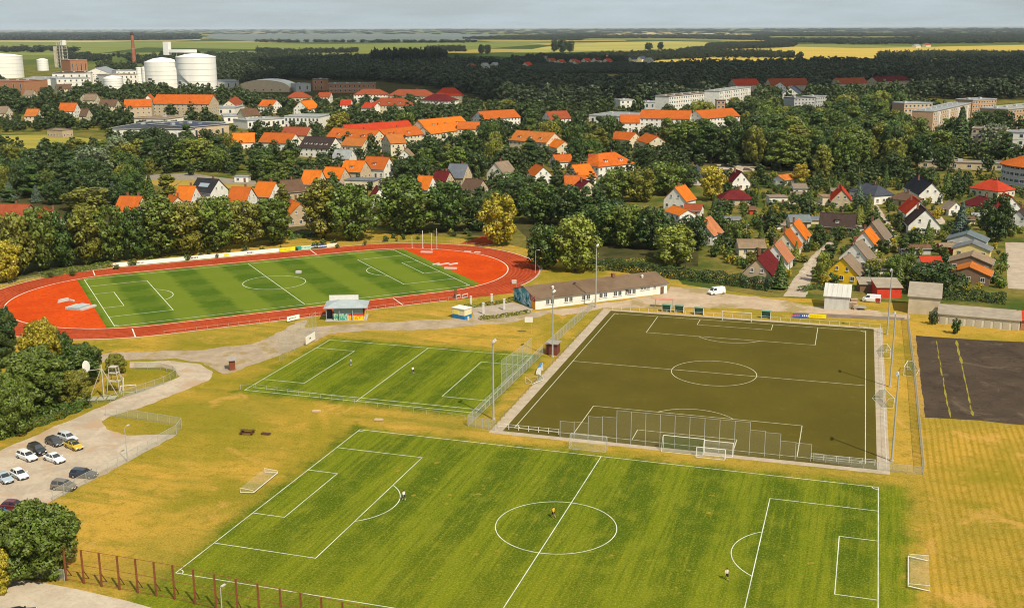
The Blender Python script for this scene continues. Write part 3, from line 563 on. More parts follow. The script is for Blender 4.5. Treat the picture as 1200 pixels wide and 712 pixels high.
HS = [
# --- gardens quarter, right
('red gabled house with small red porch and beige front', 'red porch house', (987, 222.5), (985.5, 216.5), 8, 3.2, 7.6, 'red', 'beige', {}),
('dark grey hip roofed white house beside the red porch house', 'grey hip house', (1014, 214), (1030, 217), 10, 3.8, 7.5, 'slate', 'white', dict(kind='h')),
('dark brown chalet with wooden front and arched dormer', 'dark chalet', (962, 249.5), (1003, 251.5), 9, 2.6, 6.6, 'choc', 'wood', dict(dorm=1)),
('orange gabled white house at the top of the three by the street', 'upper street house', (930.2, 262.5), (936.5, 257), 8, 3.2, 8, 'bright', 'white', {}),
('orange gabled pale house in the middle of the three by the street', 'middle street house', (919.5, 273.2), (926, 267.5), 8, 3.2, 8, 'orange', 'cream', {}),
('salmon gabled pale house lowest of the three by the street', 'lower street house', (907.8, 287.3), (915.5, 281.5), 8, 3.2, 8, 'salmon', 'white', {}),
('maroon gabled brick house with two attic windows above the hedge', 'maroon gable house', (887.5, 303.5), (900, 292), 9, 2.8, 7.6, 'maroon', 'stone', {}),
('brown tiled beige house behind the yellow house', 'brown gable house', (1022, 261), (1030, 256.5), 9, 3.2, 8.4, 'tan', 'beige', {}),
('orange gabled cream house beside the brown gable house', 'small orange house', (1013, 271.5), (1020, 267), 7, 3, 7, 'bright', 'white', {}),
('tan roofed white house with large gable window behind the yellow house', 'tan roof house', (1001.5, 285.5), (1010, 281), 9, 3.2, 7.8, 'tan', 'white', {}),
('bright yellow gabled house with brown roof and two windows', 'yellow house', (987.5, 302.5), (996.5, 297.5), 9.6, 3, 7.4, 'tan', 'yellow', dict(chim=0)),
('orange red roofed white house with round gable window', 'round window house', (1078, 236), (1069, 229.5), 9.4, 3.4, 8.2, 'red', 'white', {}),
('large white gabled house with dark roof and brown front door', 'dark roof white house', (1085, 246), (1078.5, 240.5), 11, 3.4, 9, 'choc', 'white', {}),
('white gabled house with long charcoal roof behind the gardens', 'charcoal roof house', (1092.5, 214.5), (1074, 205.5), 10, 3.6, 8.6, 'dark', 'white', {}),
('low brown hip roofed bungalow between the white houses', 'brown hip bungalow', (1056, 225), (1066, 226), 9, 2.6, 5.2, 'brown', 'beige', dict(kind='h')),
('bright red hip roofed house by the round school', 'red hip house', (1158, 209.5), (1170, 211), 12, 3.2, 7.2, 'red', 'cream', dict(kind='h')),
('dark maroon hip roofed house in front of the red hip house', 'maroon hip house', (1146, 229), (1158, 231), 10, 3, 6.4, 'maroon', 'beige', dict(kind='h')),
('red brown gabled white house at the edge by the big dark spruce', 'edge house', (1186, 231), (1176, 226), 8, 3.2, 7.4, 'red', 'white', {}),
('chocolate roofed white house cut by the photo edge', 'chocolate roof house', (1194, 247), (1206, 241), 9, 3.4, 7.6, 'choc', 'white', {}),
('small white gabled cottage among shrubs by the blue spruce', 'white cottage', (1121, 237), (1112, 235), 6.5, 2.6, 5.2, 'tan', 'white', dict(chim=0)),
('wide grey gabled hall topmost in the chain of garden halls', 'upper grey hall', (1133, 274.5), (1137, 270), 12, 2.8, 5, 'greygreen', 'grey', dict(chim=0)),
('grey roofed hall with yellow gable in the chain of garden halls', 'yellow gable hall', (1139, 285.5), (1142, 281), 11, 2.8, 4.8, 'grey', 'paleyellow', dict(chim=0)),
('brown roofed hall in the chain of garden halls', 'brown hall', (1138, 300), (1141, 294), 12, 2.8, 5, 'tan', 'brownw', dict(chim=0)),
('orange brown roofed hall lowest in the chain of garden halls', 'orange hall', (1136, 313), (1139, 307), 11.5, 2.8, 5, 'ochre', 'brownw', dict(chim=0)),
('small white hut with bright red roof in front of the halls', 'red roof hut', (1078, 300.5), (1101, 300.5), 5, 2.8, 4.2, 'red', 'white', dict(chim=0, name='hut', cat='hut')),
('pale grey roofed garden bungalow above the street houses', 'grey roof bungalow', (924, 252), (948, 252), 8, 2.6, 4.4, 'greygreen', 'cream', dict(chim=0)),
('tan flat hut beside the red porch house', 'tan hut', (962, 229), (977, 229), 7, 3.0, 3.2, 'tan', 'cream', dict(kind='f', chim=0)),
('small white bungalow with shallow grey roof near the wood', 'white bungalow', (928, 215.5), (944, 215.5), 8, 3, 4.4, 'tan', 'white', dict(chim=0)),
('long low grey roofed garden house below the white bungalow', 'low garden house', (900, 229.5), (921, 229.5), 7, 2.8, 3.1, 'tan', 'white', dict(kind='f', chim=0)),
('low brick red roofed bungalow at the wood edge', 'wood edge bungalow', (912, 206), (927, 203.5), 7, 2.6, 4.4, 'ochre', 'white', dict(chim=0)),
('white gabled house with maroon roof and wooden balcony', 'balcony house', (869, 201.5), (862, 199), 9, 3.4, 8.4, 'maroon', 'white', {}),
('wide maroon hip roofed bungalow below the balcony house', 'maroon bungalow', (855, 222), (869, 222), 11, 2.6, 6, 'maroon', 'beige', dict(kind='h')),
('long low grey tiled bungalow beside the single white house', 'grey bungalow', (864, 281), (895, 281), 8, 2.8, 4.6, 'tan', 'cream', dict(chim=0)),
('tiny bright red garden shed among the shrubs', 'tiny red shed', (878, 242), (885, 242), 3, 2.2, 3, 'brown', 'red', dict(chim=0, wins=False, name='shed', cat='shed')),
('white house with salmon roof standing alone by the hedge', 'single white house', (821, 258), (832.5, 253.5), 9.5, 3.6, 8.4, 'salmon', 'white', {}),
('white gabled house with orange roof under the tall trees', 'tree shaded house', (791, 220), (803, 217), 10, 4, 9, 'bright', 'white', {}),
('low orange roofed annex in front of the tree shaded house', 'orange annex', (789, 241), (806, 246), 7, 2.8, 4.6, 'bright', 'white', dict(chim=0)),
('low red roofed annex beside the orange annex', 'red annex', (803, 239), (823, 240), 7, 2.8, 4.6, 'brick', 'white', dict(chim=0)),
('dark grey steep gabled house half hidden by trees', 'dark steep house', (811, 196), (817, 193), 8, 3.4, 8.4, 'slate', 'white', {}),
('small orange shed roof peeping through the big trees', 'peeping shed', (740, 249), (746, 249), 5, 2.6, 4, 'ochre', 'brickw', dict(chim=0, wins=False, name='shed', cat='shed')),
# --- middle town, between wood and stadium
('large orange hip roofed villa with wide dormer and white walls', 'hip roofed villa', (700, 180), (722, 178), 15, 6, 11.5, 'orange', 'white', dict(kind='h', dorm=2)),
('orange roofed wing attached left of the hip roofed villa', 'villa wing', (690, 181), (706, 181), 10, 5, 8.6, 'brick', 'white', dict(chim=0)),
('white gabled house with orange roof leaning right of the villa trees', 'white gable by villa', (670, 194), (690, 192), 11, 3.6, 9, 'bright', 'white', {}),
('orange red roofed house in front of the white gable by villa', 'front orange house', (662, 206), (686, 206), 10, 3.2, 7, 'orange', 'cream', {}),
('cream gabled house with dark maroon roof below the villa', 'maroon cream house', (690, 212.5), (681, 210), 9, 3, 6.6, 'maroon', 'cream', {}),
('orange gabled house half behind the pines left of the villa', 'pine house', (628, 192), (637, 196), 9, 4, 8, 'orange', 'white', {}),
('big ochre roofed school with cream walls and two roof steps', 'ochre school', (606, 153), (650, 156), 16, 7, 12, 'ochre', 'cream', dict(chim=2, dorm=3)),
('orange roofed wing in front of the ochre school', 'school wing', (642, 161), (662, 166), 10, 5, 8.5, 'bright', 'cream', dict(chim=0)),
('low orange roof below the ochre school behind dark pines', 'low pine house', (648, 182), (668, 181), 10, 3.4, 6.5, 'orange', 'white', {}),
('white house with grey brown roof and tall gable above the maple row', 'tall white gable', (580, 191), (595, 188.5), 10, 4.4, 9.4, 'tan', 'white', {}),
('grey slate roofed house with beige gable beside the tall white gable', 'grey slate house', (527.5, 192), (548, 193), 10, 4, 9.4, 'grey', 'beige', {}),
('brown roofed barn in front of the grey slate house', 'brown barn', (546, 209.5), (566, 211), 9, 3, 7, 'brown', 'stone', dict(chim=0)),
('maroon roofed house touching the grey slate house', 'maroon town house', (511, 200.5), (527, 201.5), 9, 3.6, 8, 'maroon', 'beige', {}),
('orange roofed house with bright white gable right of the big linden', 'white gable town house', (491, 206), (507, 207), 9, 4, 9, 'bright', 'white', {}),
('narrow dark maroon roof between the two big lindens', 'narrow maroon house', (441, 218), (446, 219), 9, 3.6, 8.6, 'maroon', 'white', {}),
('orange house with white dormer gable behind the lindens', 'dormer gable house', (430, 183.5), (456, 185), 10, 4.6, 9.6, 'orange', 'white', dict(dorm=1)),
('bright orange house beside the dormer gable house', 'bright orange house', (405, 188), (428, 189), 11, 4.4, 9, 'bright', 'sand', dict(dorm=1)),
('orange house with sandy gable left of the bright orange house', 'sandy gable house', (382, 196), (404, 197), 10, 4.4, 8.8, 'bright', 'sand', {}),
('steep orange roofed house with pale gable over the garden trees', 'steep orange house', (357, 199.5), (377, 200), 11, 4, 9.5, 'bright', 'cream', {}),
('flat roofed pale annex below the bright orange house', 'pale annex', (408, 209), (443, 210), 10, 3.8, 4, 'grey', 'cream', dict(kind='f', chim=0)),
('orange house with white gable at the bend of the tree row', 'bend house', (303, 213), (323, 214), 11, 4, 9.2, 'bright', 'white', {}),
('dark brown roofed house behind the bend house', 'brown bend house', (328, 212), (352, 210), 10, 3.6, 8, 'brown', 'stone', {}),
('stone gabled house with orange roof beside the stadium trees', 'stone gable house', (351.5, 238.5), (341, 234), 10, 4, 8.6, 'bright', 'stone', {}),
('long white house with charcoal roof and row of dormers', 'charcoal dormer house', (358, 160), (393, 161.5), 14, 5.4, 11, 'choc', 'white', dict(dorm=5)),
('orange roofed house with white gable left of the charcoal dormer house', 'long orange house', (310, 155.5), (346, 157), 13, 5, 10, 'orange', 'white', {}),
('long maroon roof behind the long orange house', 'maroon hall', (334, 149), (364, 149.5), 16, 5, 9.5, 'brick', 'cream', dict(chim=0)),
('white house with pale grey roof below the charcoal dormer house', 'pale grey roof house', (393, 175.5), (413, 176), 11, 4, 8, 'light', 'white', {}),
('small white gable peeping between the town trees', 'peeping white gable', (474, 176), (478, 174), 7, 3.5, 7, 'tan', 'white', {}),
('grey flat roofed store behind the garden trees', 'grey store', (350, 173.5), (372, 173.5), 10, 3.6, 3.8, 'slate', 'stone', dict(kind='f', chim=0)),
# --- left, behind the maple row
('black roofed house with white gambrel gable and skylights', 'black roof house', (232, 209), (256, 210.5), 12, 4.6, 9.6, 'dark', 'white', dict(solar=True)),
('orange house with white gable left of the black roof house', 'left orange house', (210, 218), (229, 218.5), 10, 4, 9, 'bright', 'white', {}),
('red orange roof right of the black roof house', 'right orange house', (272, 219.5), (294, 220), 12, 4, 9, 'orange', 'white', {}),
('orange roof rising out of the maple row', 'maple row house', (141, 230), (166, 230.5), 12, 4.4, 9.4, 'orange', 'cream', dict(chim=2)),
('small orange house in the shade below the left orange house', 'shaded orange house', (199, 228), (208, 231), 9, 3.4, 7.6, 'orange', 'cream', {}),
('long brick red roof low at the photo edge behind the trees', 'long brick house', (-14, 239), (35, 240), 11, 3.6, 7.6, 'brick', 'stone', {}),
('brick roof with white verge beside the long brick house', 'white verge house', (52, 242), (61, 247), 9, 3.6, 7.6, 'brick', 'white', {}),
('orange roofed white house under the warehouse trees', 'warehouse house', (272, 156.5), (298, 156), 12, 4, 9, 'bright', 'white', {}),
('small flat white hut in the dry field', 'white field hut', (276, 206), (292, 206), 5, 2.6, 2.8, 'light', 'white', dict(kind='f', chim=0, name='hut', cat='hut')),
('orange roofed white house alone among dark trees by the factory', 'factory tree house', (71, 121), (90, 121), 13, 6, 12, 'orange', 'white', {}),
('ruined brick sheds at the edge of the hay field', 'brick ruin', (61, 151), (79, 152), 9, 5, 5.2, 'tan', 'stone', dict(kind='f', chim=0, name='shed', cat='shed')),
]
for (lab, short, A, B, W, he, hr, rf, wl, kw) in HS: H(lab, short, A, B, W, he, hr, rf, wl, **kw)

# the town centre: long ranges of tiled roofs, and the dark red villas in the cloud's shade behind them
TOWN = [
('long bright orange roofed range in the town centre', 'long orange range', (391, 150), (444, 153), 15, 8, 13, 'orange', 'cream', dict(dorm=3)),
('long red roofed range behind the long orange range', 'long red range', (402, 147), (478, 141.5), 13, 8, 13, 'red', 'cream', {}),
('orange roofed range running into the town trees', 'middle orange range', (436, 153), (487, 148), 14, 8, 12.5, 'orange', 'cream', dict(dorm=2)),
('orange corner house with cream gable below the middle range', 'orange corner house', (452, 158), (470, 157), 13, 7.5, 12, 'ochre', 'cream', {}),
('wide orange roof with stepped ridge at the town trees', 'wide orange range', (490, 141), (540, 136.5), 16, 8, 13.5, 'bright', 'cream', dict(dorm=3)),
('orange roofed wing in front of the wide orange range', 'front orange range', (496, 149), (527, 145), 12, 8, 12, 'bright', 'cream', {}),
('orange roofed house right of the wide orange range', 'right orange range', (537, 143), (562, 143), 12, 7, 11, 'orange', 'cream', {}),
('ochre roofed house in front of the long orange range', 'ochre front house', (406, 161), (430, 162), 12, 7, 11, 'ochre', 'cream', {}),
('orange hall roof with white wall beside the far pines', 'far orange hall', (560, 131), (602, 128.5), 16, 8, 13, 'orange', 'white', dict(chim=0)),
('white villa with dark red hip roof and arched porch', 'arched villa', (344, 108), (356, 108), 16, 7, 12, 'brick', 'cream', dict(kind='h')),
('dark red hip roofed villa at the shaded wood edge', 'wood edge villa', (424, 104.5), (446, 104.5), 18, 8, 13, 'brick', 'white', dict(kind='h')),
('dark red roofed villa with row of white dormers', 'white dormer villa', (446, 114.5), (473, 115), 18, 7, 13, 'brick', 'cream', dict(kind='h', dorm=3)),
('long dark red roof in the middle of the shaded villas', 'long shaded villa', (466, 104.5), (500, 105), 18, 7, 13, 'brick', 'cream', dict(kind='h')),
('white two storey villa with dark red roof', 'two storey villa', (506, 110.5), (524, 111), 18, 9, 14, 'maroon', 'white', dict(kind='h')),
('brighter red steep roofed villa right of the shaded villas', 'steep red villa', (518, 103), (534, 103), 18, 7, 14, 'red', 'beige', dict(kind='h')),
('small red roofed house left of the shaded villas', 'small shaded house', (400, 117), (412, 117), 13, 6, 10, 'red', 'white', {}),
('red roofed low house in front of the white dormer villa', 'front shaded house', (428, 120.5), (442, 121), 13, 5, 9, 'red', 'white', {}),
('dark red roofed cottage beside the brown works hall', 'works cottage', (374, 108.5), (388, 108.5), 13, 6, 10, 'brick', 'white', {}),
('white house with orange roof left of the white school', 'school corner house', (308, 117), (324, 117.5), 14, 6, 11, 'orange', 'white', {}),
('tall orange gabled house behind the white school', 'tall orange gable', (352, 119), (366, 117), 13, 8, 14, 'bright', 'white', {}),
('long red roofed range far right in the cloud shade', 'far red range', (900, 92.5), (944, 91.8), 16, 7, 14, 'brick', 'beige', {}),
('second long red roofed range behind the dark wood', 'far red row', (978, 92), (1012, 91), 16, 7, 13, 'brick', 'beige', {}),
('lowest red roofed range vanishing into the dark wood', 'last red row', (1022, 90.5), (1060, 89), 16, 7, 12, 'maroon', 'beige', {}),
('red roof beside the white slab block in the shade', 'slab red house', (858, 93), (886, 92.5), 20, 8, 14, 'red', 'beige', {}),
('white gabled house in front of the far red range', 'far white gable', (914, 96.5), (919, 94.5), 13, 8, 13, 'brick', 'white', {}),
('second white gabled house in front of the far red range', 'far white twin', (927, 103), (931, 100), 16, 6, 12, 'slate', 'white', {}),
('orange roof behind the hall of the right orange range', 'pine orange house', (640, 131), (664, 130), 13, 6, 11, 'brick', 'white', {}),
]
for (lab, short, A, B, W, he, hr, rf, wl, kw) in TOWN: H(lab, short, A, B, W, he, hr, rf, wl, name='town_house', **kw)
FARV = [(618, 73, 'red'), (640, 66, 'tan'), (646, 68.5, 'brick'), (657, 70, 'red'), (672, 69.5, 'red'), (676, 71, 'brick'), (687, 68.5, 'red'), (699, 68, 'maroon'), (709, 65, 'brick'), (712, 69, 'red'), (741, 67, 'slate'), (752, 66.5, 'slate'), (760, 68, 'light'), (552, 75, 'brick'), (568, 74, 'light'), (580, 73.5, 'light'), (1074, 52.5, 'light'), (1086, 51.5, 'brick')]
NW = ['', 'second ', 'third ', 'fourth ', 'fifth ', 'sixth ', 'seventh ', 'eighth ', 'ninth ', 'tenth ']
seen = {}
for u, v, rf in FARV:
    i = seen.get(rf, 0); seen[rf] = i+1; cn = {'red': 'red', 'tan': 'tan', 'brick': 'brick red', 'maroon': 'maroon', 'slate': 'slate grey', 'light': 'pale'}[rf]
    H(f'{NW[i]}{cn} roofed house from the left in the far village beyond the dark wood', 'far village', (u-3, v), (u+3, v-0.2), 14, 6, 11, rf, 'cream', chim=0, wins=False, name='village_house', group='houses of the far village')
# ------------------------------------------------------------------ large buildings: blocks of flats, school, works
def block(label, short, A, B, depth, h, wall, roof='light', floors=5, bay=3.2, name='apartment_block', cat='apartment building', end='', far=True, balc=False, para=0.6):
    """flat-roofed slab; A and B are the ends of its front roof edge"""
    a, b = G(A[0], A[1], h), G(B[0], B[1], h); d = b-a; d.z = 0; L = d.length; rz = math.atan2(d.y, d.x)
    nrm = Vector((-d.y, d.x, 0)).normalized(); back = nrm if nrm.dot(CAM-(a+b)/2) < 0 else -nrm
    s = -1 if back == nrm else 1                                   # local y of the front
    c = (a+b)/2+back*depth/2; c.z = 0; t = thing(name, label, cat, c, rz)
    MB().box((0, 0, h/2-0.2), (L, depth, h+0.4)).build('wall', wmat(wall), t)
    r = MB().box((0, 0, h+0.15), (L+0.5, depth+0.5, 0.35)); ro = r.build('roof', rmat(roof), t)
    pr = MB()
    for sx in (-1, 1): pr.box((sx*(L/2+0.05), 0, h+para/2+0.33), (0.3, depth+0.4, para*0.5))
    for sy in (-1, 1): pr.box((0, sy*(depth/2+0.05), h+para/2+0.33), (L-0.3, 0.3, para*0.5))
    for i in range(int(L/14)): pr.box((-L/2+7+i*14, 0.1*depth, h+0.9), (2.4, 2.2, 1.3))
    pr.build('parapet', wmat('grey'), ro)
    n = max(2, int(L/bay)); fl = floors
    while n*fl > 90: n -= 1
    fh = h/fl; yf = s*(depth/2+0.012); rot = math.pi if s > 0 else 0
    for f in range(fl):
        for i in range(n): window(t, (i+0.5)/n*L-L/2, yf, (f+0.55)*fh, rot, min(2.0, L/n*0.55), fh*0.5, far)
        if f: MB().box((0, s*(depth/2+0.03), f*fh), (L-0.1, 0.1, 0.25)).build('floor_band', wmat('brickw' if wall in ('tanw', 'sand') else 'grey'), t)
    if balc:
        for i in range(max(1, n//4)):
            x = (i+0.5)/max(1, n//4)*L-L/2; MB().box((x, s*(depth/2+0.55), h/2+0.6), (2.4, 1.1, h-2.4)).build('stair_tower', wmat('white'), t)
    if end: 
        for sx in (-1, 1): MB().box((sx*(L/2+0.05), 0, h/2), (0.14, depth-0.3, h-0.3)).build('end_wall', wmat(end), t)
    cs = [P(c.x+math.cos(rz)*i-math.sin(rz)*j, c.y+math.sin(rz)*i+math.cos(rz)*j, z) for i in (-L/2, L/2) for j in (-depth/2, depth/2) for z in (0, h)]
    for q in np.linspace(-0.5, 0.5, max(2, int(L/25))):
        footprint(c.x+math.cos(rz)*L*q, c.y+math.sin(rz)*L*q, depth*0.7+4, min(q_[0] for q_ in cs), max(q_[0] for q_ in cs), min(q_[1] for q_ in cs), max(q_[1] for q_ in cs), (c-CAM).length, short)
    return t
block('long five storey flats with brick end wall and pale balconies', 'brick end flats', (1094, 131.5), (1138, 121.5), 14, 17, 'sand', 'light', 5, 3.4, end='tanw', balc=True)
block('pale flats partly hidden behind the brick end flats', 'hidden flats', (1060, 122), (1093, 121), 14, 17, 'sand', 'light', 5, end='tanw')
block('brown shaded flats behind the brick end flats', 'brown flats', (1140, 118), (1168, 116.5), 16, 16, 'tanw', 'light', 5)
block('brown flats cut by the photo edge beside the wood', 'edge flats', (1181, 129), (1240, 123), 20, 17, 'tanw', 'light', 5)
block('beige four storey block with brown window bands', 'banded block', (1139, 151), (1179, 152.5), 12, 13, 'beige', 'tan', 4, 3.0)
block('white flat roofed block beside the banded block', 'white annex block', (1180, 155), (1215, 156.5), 12, 12, 'white', 'light', 3, 5.0)
block('long white slab of flats left in the shaded wood', 'left white slab', (784, 113.5), (832, 109), 14, 14, 'white', 'brown', 4, 4)
block('long white slab of flats with even window grid in the shaded wood', 'gridded white slab', (843, 107.5), (880, 102.5), 14, 17, 'white', 'light', 5, 4, balc=True)
block('small brown tower between white slab and orange roofs', 'brown tower', (840, 118), (850, 118), 10, 14, 'tanw', 'brown', 4, 4)
block('low white building at the shaded wood edge', 'low white store', (727, 118), (745, 117.5), 14, 7, 'white', 'light', 2, 4)
block('grey low building right of the low white store', 'low grey store', (755, 120.5), (781, 120), 16, 6, 'grey', 'light', 1, 5)
block('grey white flats behind the big wood', 'grey flats', (931, 115.5), (955, 114.5), 14, 12, 'grey', 'dark', 4, 3.5)
block('second grey white flats behind the big wood', 'grey twin flats', (956, 114), (969, 113), 14, 12, 'grey', 'light', 4, 3.5)
block('light grey flat roofed hall before the orange roofed flats', 'light grey hall', (690, 135.5), (748, 138), 40, 8, 'white', 'light', 1, 6, name='hall', cat='hall')
block('long flat white school with dark window strip', 'white school', (333, 137), (374, 137.5), 24, 9, 'white', 'light', 2, 3, name='school', cat='school')
block('low white school wing left of the white school', 'school low wing', (290, 142), (334, 139), 20, 6, 'white', 'light', 1, 4, name='school', cat='school')
block('long brown brick works hall at the shaded wood edge', 'brown works hall', (385, 99), (440, 98.5), 24, 10, 'brickw', 'brown', 2, 5, name='works_hall', cat='hall')
block('dark brick works building left of the brown works hall', 'brick works', (366, 93.5), (380, 93.5), 20, 13, 'brickw', 'brown', 2, 5, name='works_hall', cat='hall')
block('grey white works building beside the arched hall', 'grey works', (347, 99), (364, 98.5), 18, 9, 'grey', 'light', 1, 6, name='works_hall', cat='hall')
block('long white warehouse with blue grey roof below the silos', 'white warehouse', (127, 151.5), (222, 152.5), 60, 8, 'white', 'slate', 1, 12, name='warehouse', cat='warehouse')
block('tan warehouse end with slate roof beside the white warehouse', 'tan warehouse', (222, 150), (268, 146), 45, 9, 'sand', 'slate', 1, 10, name='warehouse', cat='warehouse')
block('low grey covered walkway in front of the wood', 'covered walkway', (1076, 189.5), (1180, 192.5), 8, 3.4, 'beige', 'tan', 1, 7, name='covered_walkway', cat='walkway', far=False)
# orange roofed block of flats
for lab, sh, A, B, W, he, hr in (('long orange roofed four storey flats with white stair towers', 'orange roofed flats', (752, 129), (810, 130), 15, 11, 16), ('orange hip end of the orange roofed flats', 'orange flats end', (727, 135), (749, 135), 16, 9, 13.5), ('orange roofed flats further right above the big trees', 'right orange flats', (815, 130), (858, 127), 15, 11, 16)):
    house(lab, sh, A, B, W, he, hr, 'orange', 'white', wn=3.4, name='apartment_block', cat='apartment building', chim=0)
for lab, sh, A, B in (('orange roofs between the pines above the villa', 'pine roofs', (722, 154), (745, 156)), ('second orange roof between the pines above the villa', 'second pine roof', (757, 156), (771, 160))):
    house(lab, sh, A, B, 12, 5, 9, 'orange', 'cream')

def round_school():
    c = G(1221, 221); h = 11; r = 18
    t = thing('round_school', 'round grey school building with orange cone roof at the photo edge', 'school', c)
    MB().lathe([(r, -0.3), (r, h)], 40).build('wall', wmat('grey'), t)
    MB().lathe([(r+1, h-0.1), (r+1, h+0.3), (r*0.45, h+4.2), (0.01, h+5.5)], 40).build('roof', rmat('orange'), t)
    for f in range(4):
        for k in range(15):
            a = R(180+k*9.0); window(t, (r+0.02)*math.cos(a), (r+0.02)*math.sin(a), 1.7+f*3.0, a+math.pi/2, 2.2, 1.5)
    footprint(c.x, c.y, r+3, 1176, 1260, 176, 224, (c-CAM).length, 'round school')
round_school()
def arched_hall():
    c = G(314, 107); t = thing('arched_hall', 'white barrel roofed hall at the wood edge', 'hall', c, 0.25); mb = MB(); n = 12; w_, l_ = 24, 40
    pr = [(w_*math.cos(math.pi*i/n), 5+9*math.sin(math.pi*i/n)) for i in range(n+1)]
    vs = [(x*1.3, s*l_/2, z) for s in (-1, 1) for x, z in pr]; mb.add(vs, [(i, i+1, n+2+i, n+1+i) for i in range(n)]); mb.build('roof', wmat('white'), t)
    b = MB()
    for s in (-1, 1): b.add([(x*1.29, s*l_/2*0.99, z-0.05) for x, z in pr]+[(-w_*1.29, s*l_/2*0.99, 0), (w_*1.29, s*l_/2*0.99, 0)], [tuple(range(n+3))])
    for s in (-1, 1): b.box((s*w_*1.28, 0, 2.6), (0.4, l_*0.98, 5.2))
    b.build('wall', wmat('sand'), t)
    for i in range(5): window(t, -20+i*10, -l_/2-0.0, 2.6, 0, 2, 1.5, True)
arched_hall()

# ---- the works: silos, tower, stack, halls
siloM = M('silo_white', (0.80, 0.78, 0.73), 0.6, 0.08, 0.08, streak=(1, 1, 0.1)); steelM = M('galvanised_steel', (0.42, 0.42, 0.40), 0.5, 0.15, 0.8); dirtyW = M('works_white', (0.66, 0.63, 0.56), 0.85, 0.2, 0.1)
def silo(label, u0, u1, vb, vt, dome, stair=False, cap=True):
    c = G((u0+u1)/2, vb); d = (c-CAM).length; r = (u1-u0)/2*d/CAMF; c = c+(c-CAM).normalized()*r*0.9; c.z = 0
    lo, hi = 0.0, 150.0
    for _ in range(40):
        q = (lo+hi)/2
        if P(c.x, c.y, q)[1] > vt: lo = q
        else: hi = q
    h = lo; t = thing('silo', label, 'silo', c); MB().lathe([(r, -0.3), (r, h)], 48).build('wall', siloM, t, True)
    ro = MB().lathe([(r+0.25, h-0.1), (r+0.25, h+0.4), (r*0.5, h+dome*0.75), (0.01, h+dome)], 48).build('roof', siloM, t, True)
    bd = MB()
    for k in range(1, 6): bd.lathe([(r+0.02, h*k/6), (r+0.16, h*k/6), (r+0.16, h*k/6+0.35), (r+0.02, h*k/6+0.35)], 48)
    bd.build('hoop', M('hoop_steel', (0.60, 0.59, 0.55), 0.6, 0.1), t)
    rail = MB(); 
    for k in range(36):
        a = 2*math.pi*k/36; rail.box(((r+0.1)*math.cos(a), (r+0.1)*math.sin(a), h+0.9), (0.08, 0.08, 1.1))
    rail.lathe([(r+0.05, h+1.4), (r+0.15, h+1.4), (r+0.15, h+1.5), (r+0.05, h+1.5)], 36); rail.build('railing', steelM, ro)
    if stair:
        st = MB(); pts = []
        for k in range(30):
            a = R(-150)+k/29*R(125); pts.append(((r+0.8)*math.cos(a+CYAW), (r+0.8)*math.sin(a+CYAW), h*(1-k/29)))
        st.tube(pts, 0.55, 5); st.build('stair', M('stair_steel', (0.20, 0.20, 0.19), 0.6, 0.2), t)
    footprint(c.x, c.y, r+4, u0, u1, vt, vb, d, label); return t, r, h, c
silo('huge white silo left of the pair with small rooftop house', 173, 211, 104, 73, 6)
ta, ra, ha, ca = silo('huge white silo right of the pair with spiral stair', 210.5, 254, 110, 67, 4.5, True)
silo('huge white silo cut by the left photo edge', -16, 25, 92, 66, 4, True)
silo('small round white silo in front of the works', 123.5, 144, 111, 92, 3.5)
silo('small white tank on the works roof line', 45, 56.5, 83, 70.5, 3)
silo('slim white tank left of the twin slim tanks', 161, 167, 99, 80, 1.5); silo('slim white tank right of the twin slim tanks', 167.5, 174, 99, 79.5, 1.5)
def gallery():
    c = G(195, 97); t = thing('conveyor_bridge', 'white conveyor bridge with head house on top of the huge silos', 'conveyor', (ca.x, ca.y, ha))
    MB().box((-ra*1.9, ra*0.35, 9.5), (7, 6, 15)).build('head_house', siloM, t); MB().box((-ra*0.95, ra*0.25, 6.6), (ra*1.75, 3.4, 3.4), 0, -0.08).build('gallery', siloM, t)
    s = MB(); [s.box((-ra*x, ra*0.25, 3.4), (0.5, 0.5, 6)) for x in (0.3, 0.8, 1.3)]; s.build('trestle', steelM, t)
gallery()
def stack():
    c = G(158, 82); t = thing('smokestack', 'tall red brick smokestack with dark top ring', 'chimney', c)
    h = 67; MB().lathe([(4.2, -0.3), (3.9, 6), (2.5, h-6), (2.4, h-5.5)], 20).build('shaft', M('stack_brick', (0.30, 0.115, 0.07), 0.9, 0.25, 0.15), t, True)
    MB().lathe([(2.4, h-5.5), (2.9, h-5), (2.9, h-1.5), (2.5, h-1), (2.3, h), (1.7, h), (1.7, h-3)], 20).build('top_ring', M('stack_dark', (0.09, 0.06, 0.055), 0.9, 0.2), t, True)
    MB().lathe([(2.95, h*0.55), (3.25, h*0.55), (3.25, h*0.55+0.5), (2.95, h*0.55+0.5)], 20).build('band', steelM, t)
    l_ = MB(); [l_.box((-3.3+i*0.02, -2.2, 3+i*1.9), (0.12, 0.5, 0.1)) for i in range(36)]; l_.build('ladder', steelM, t)
stack()
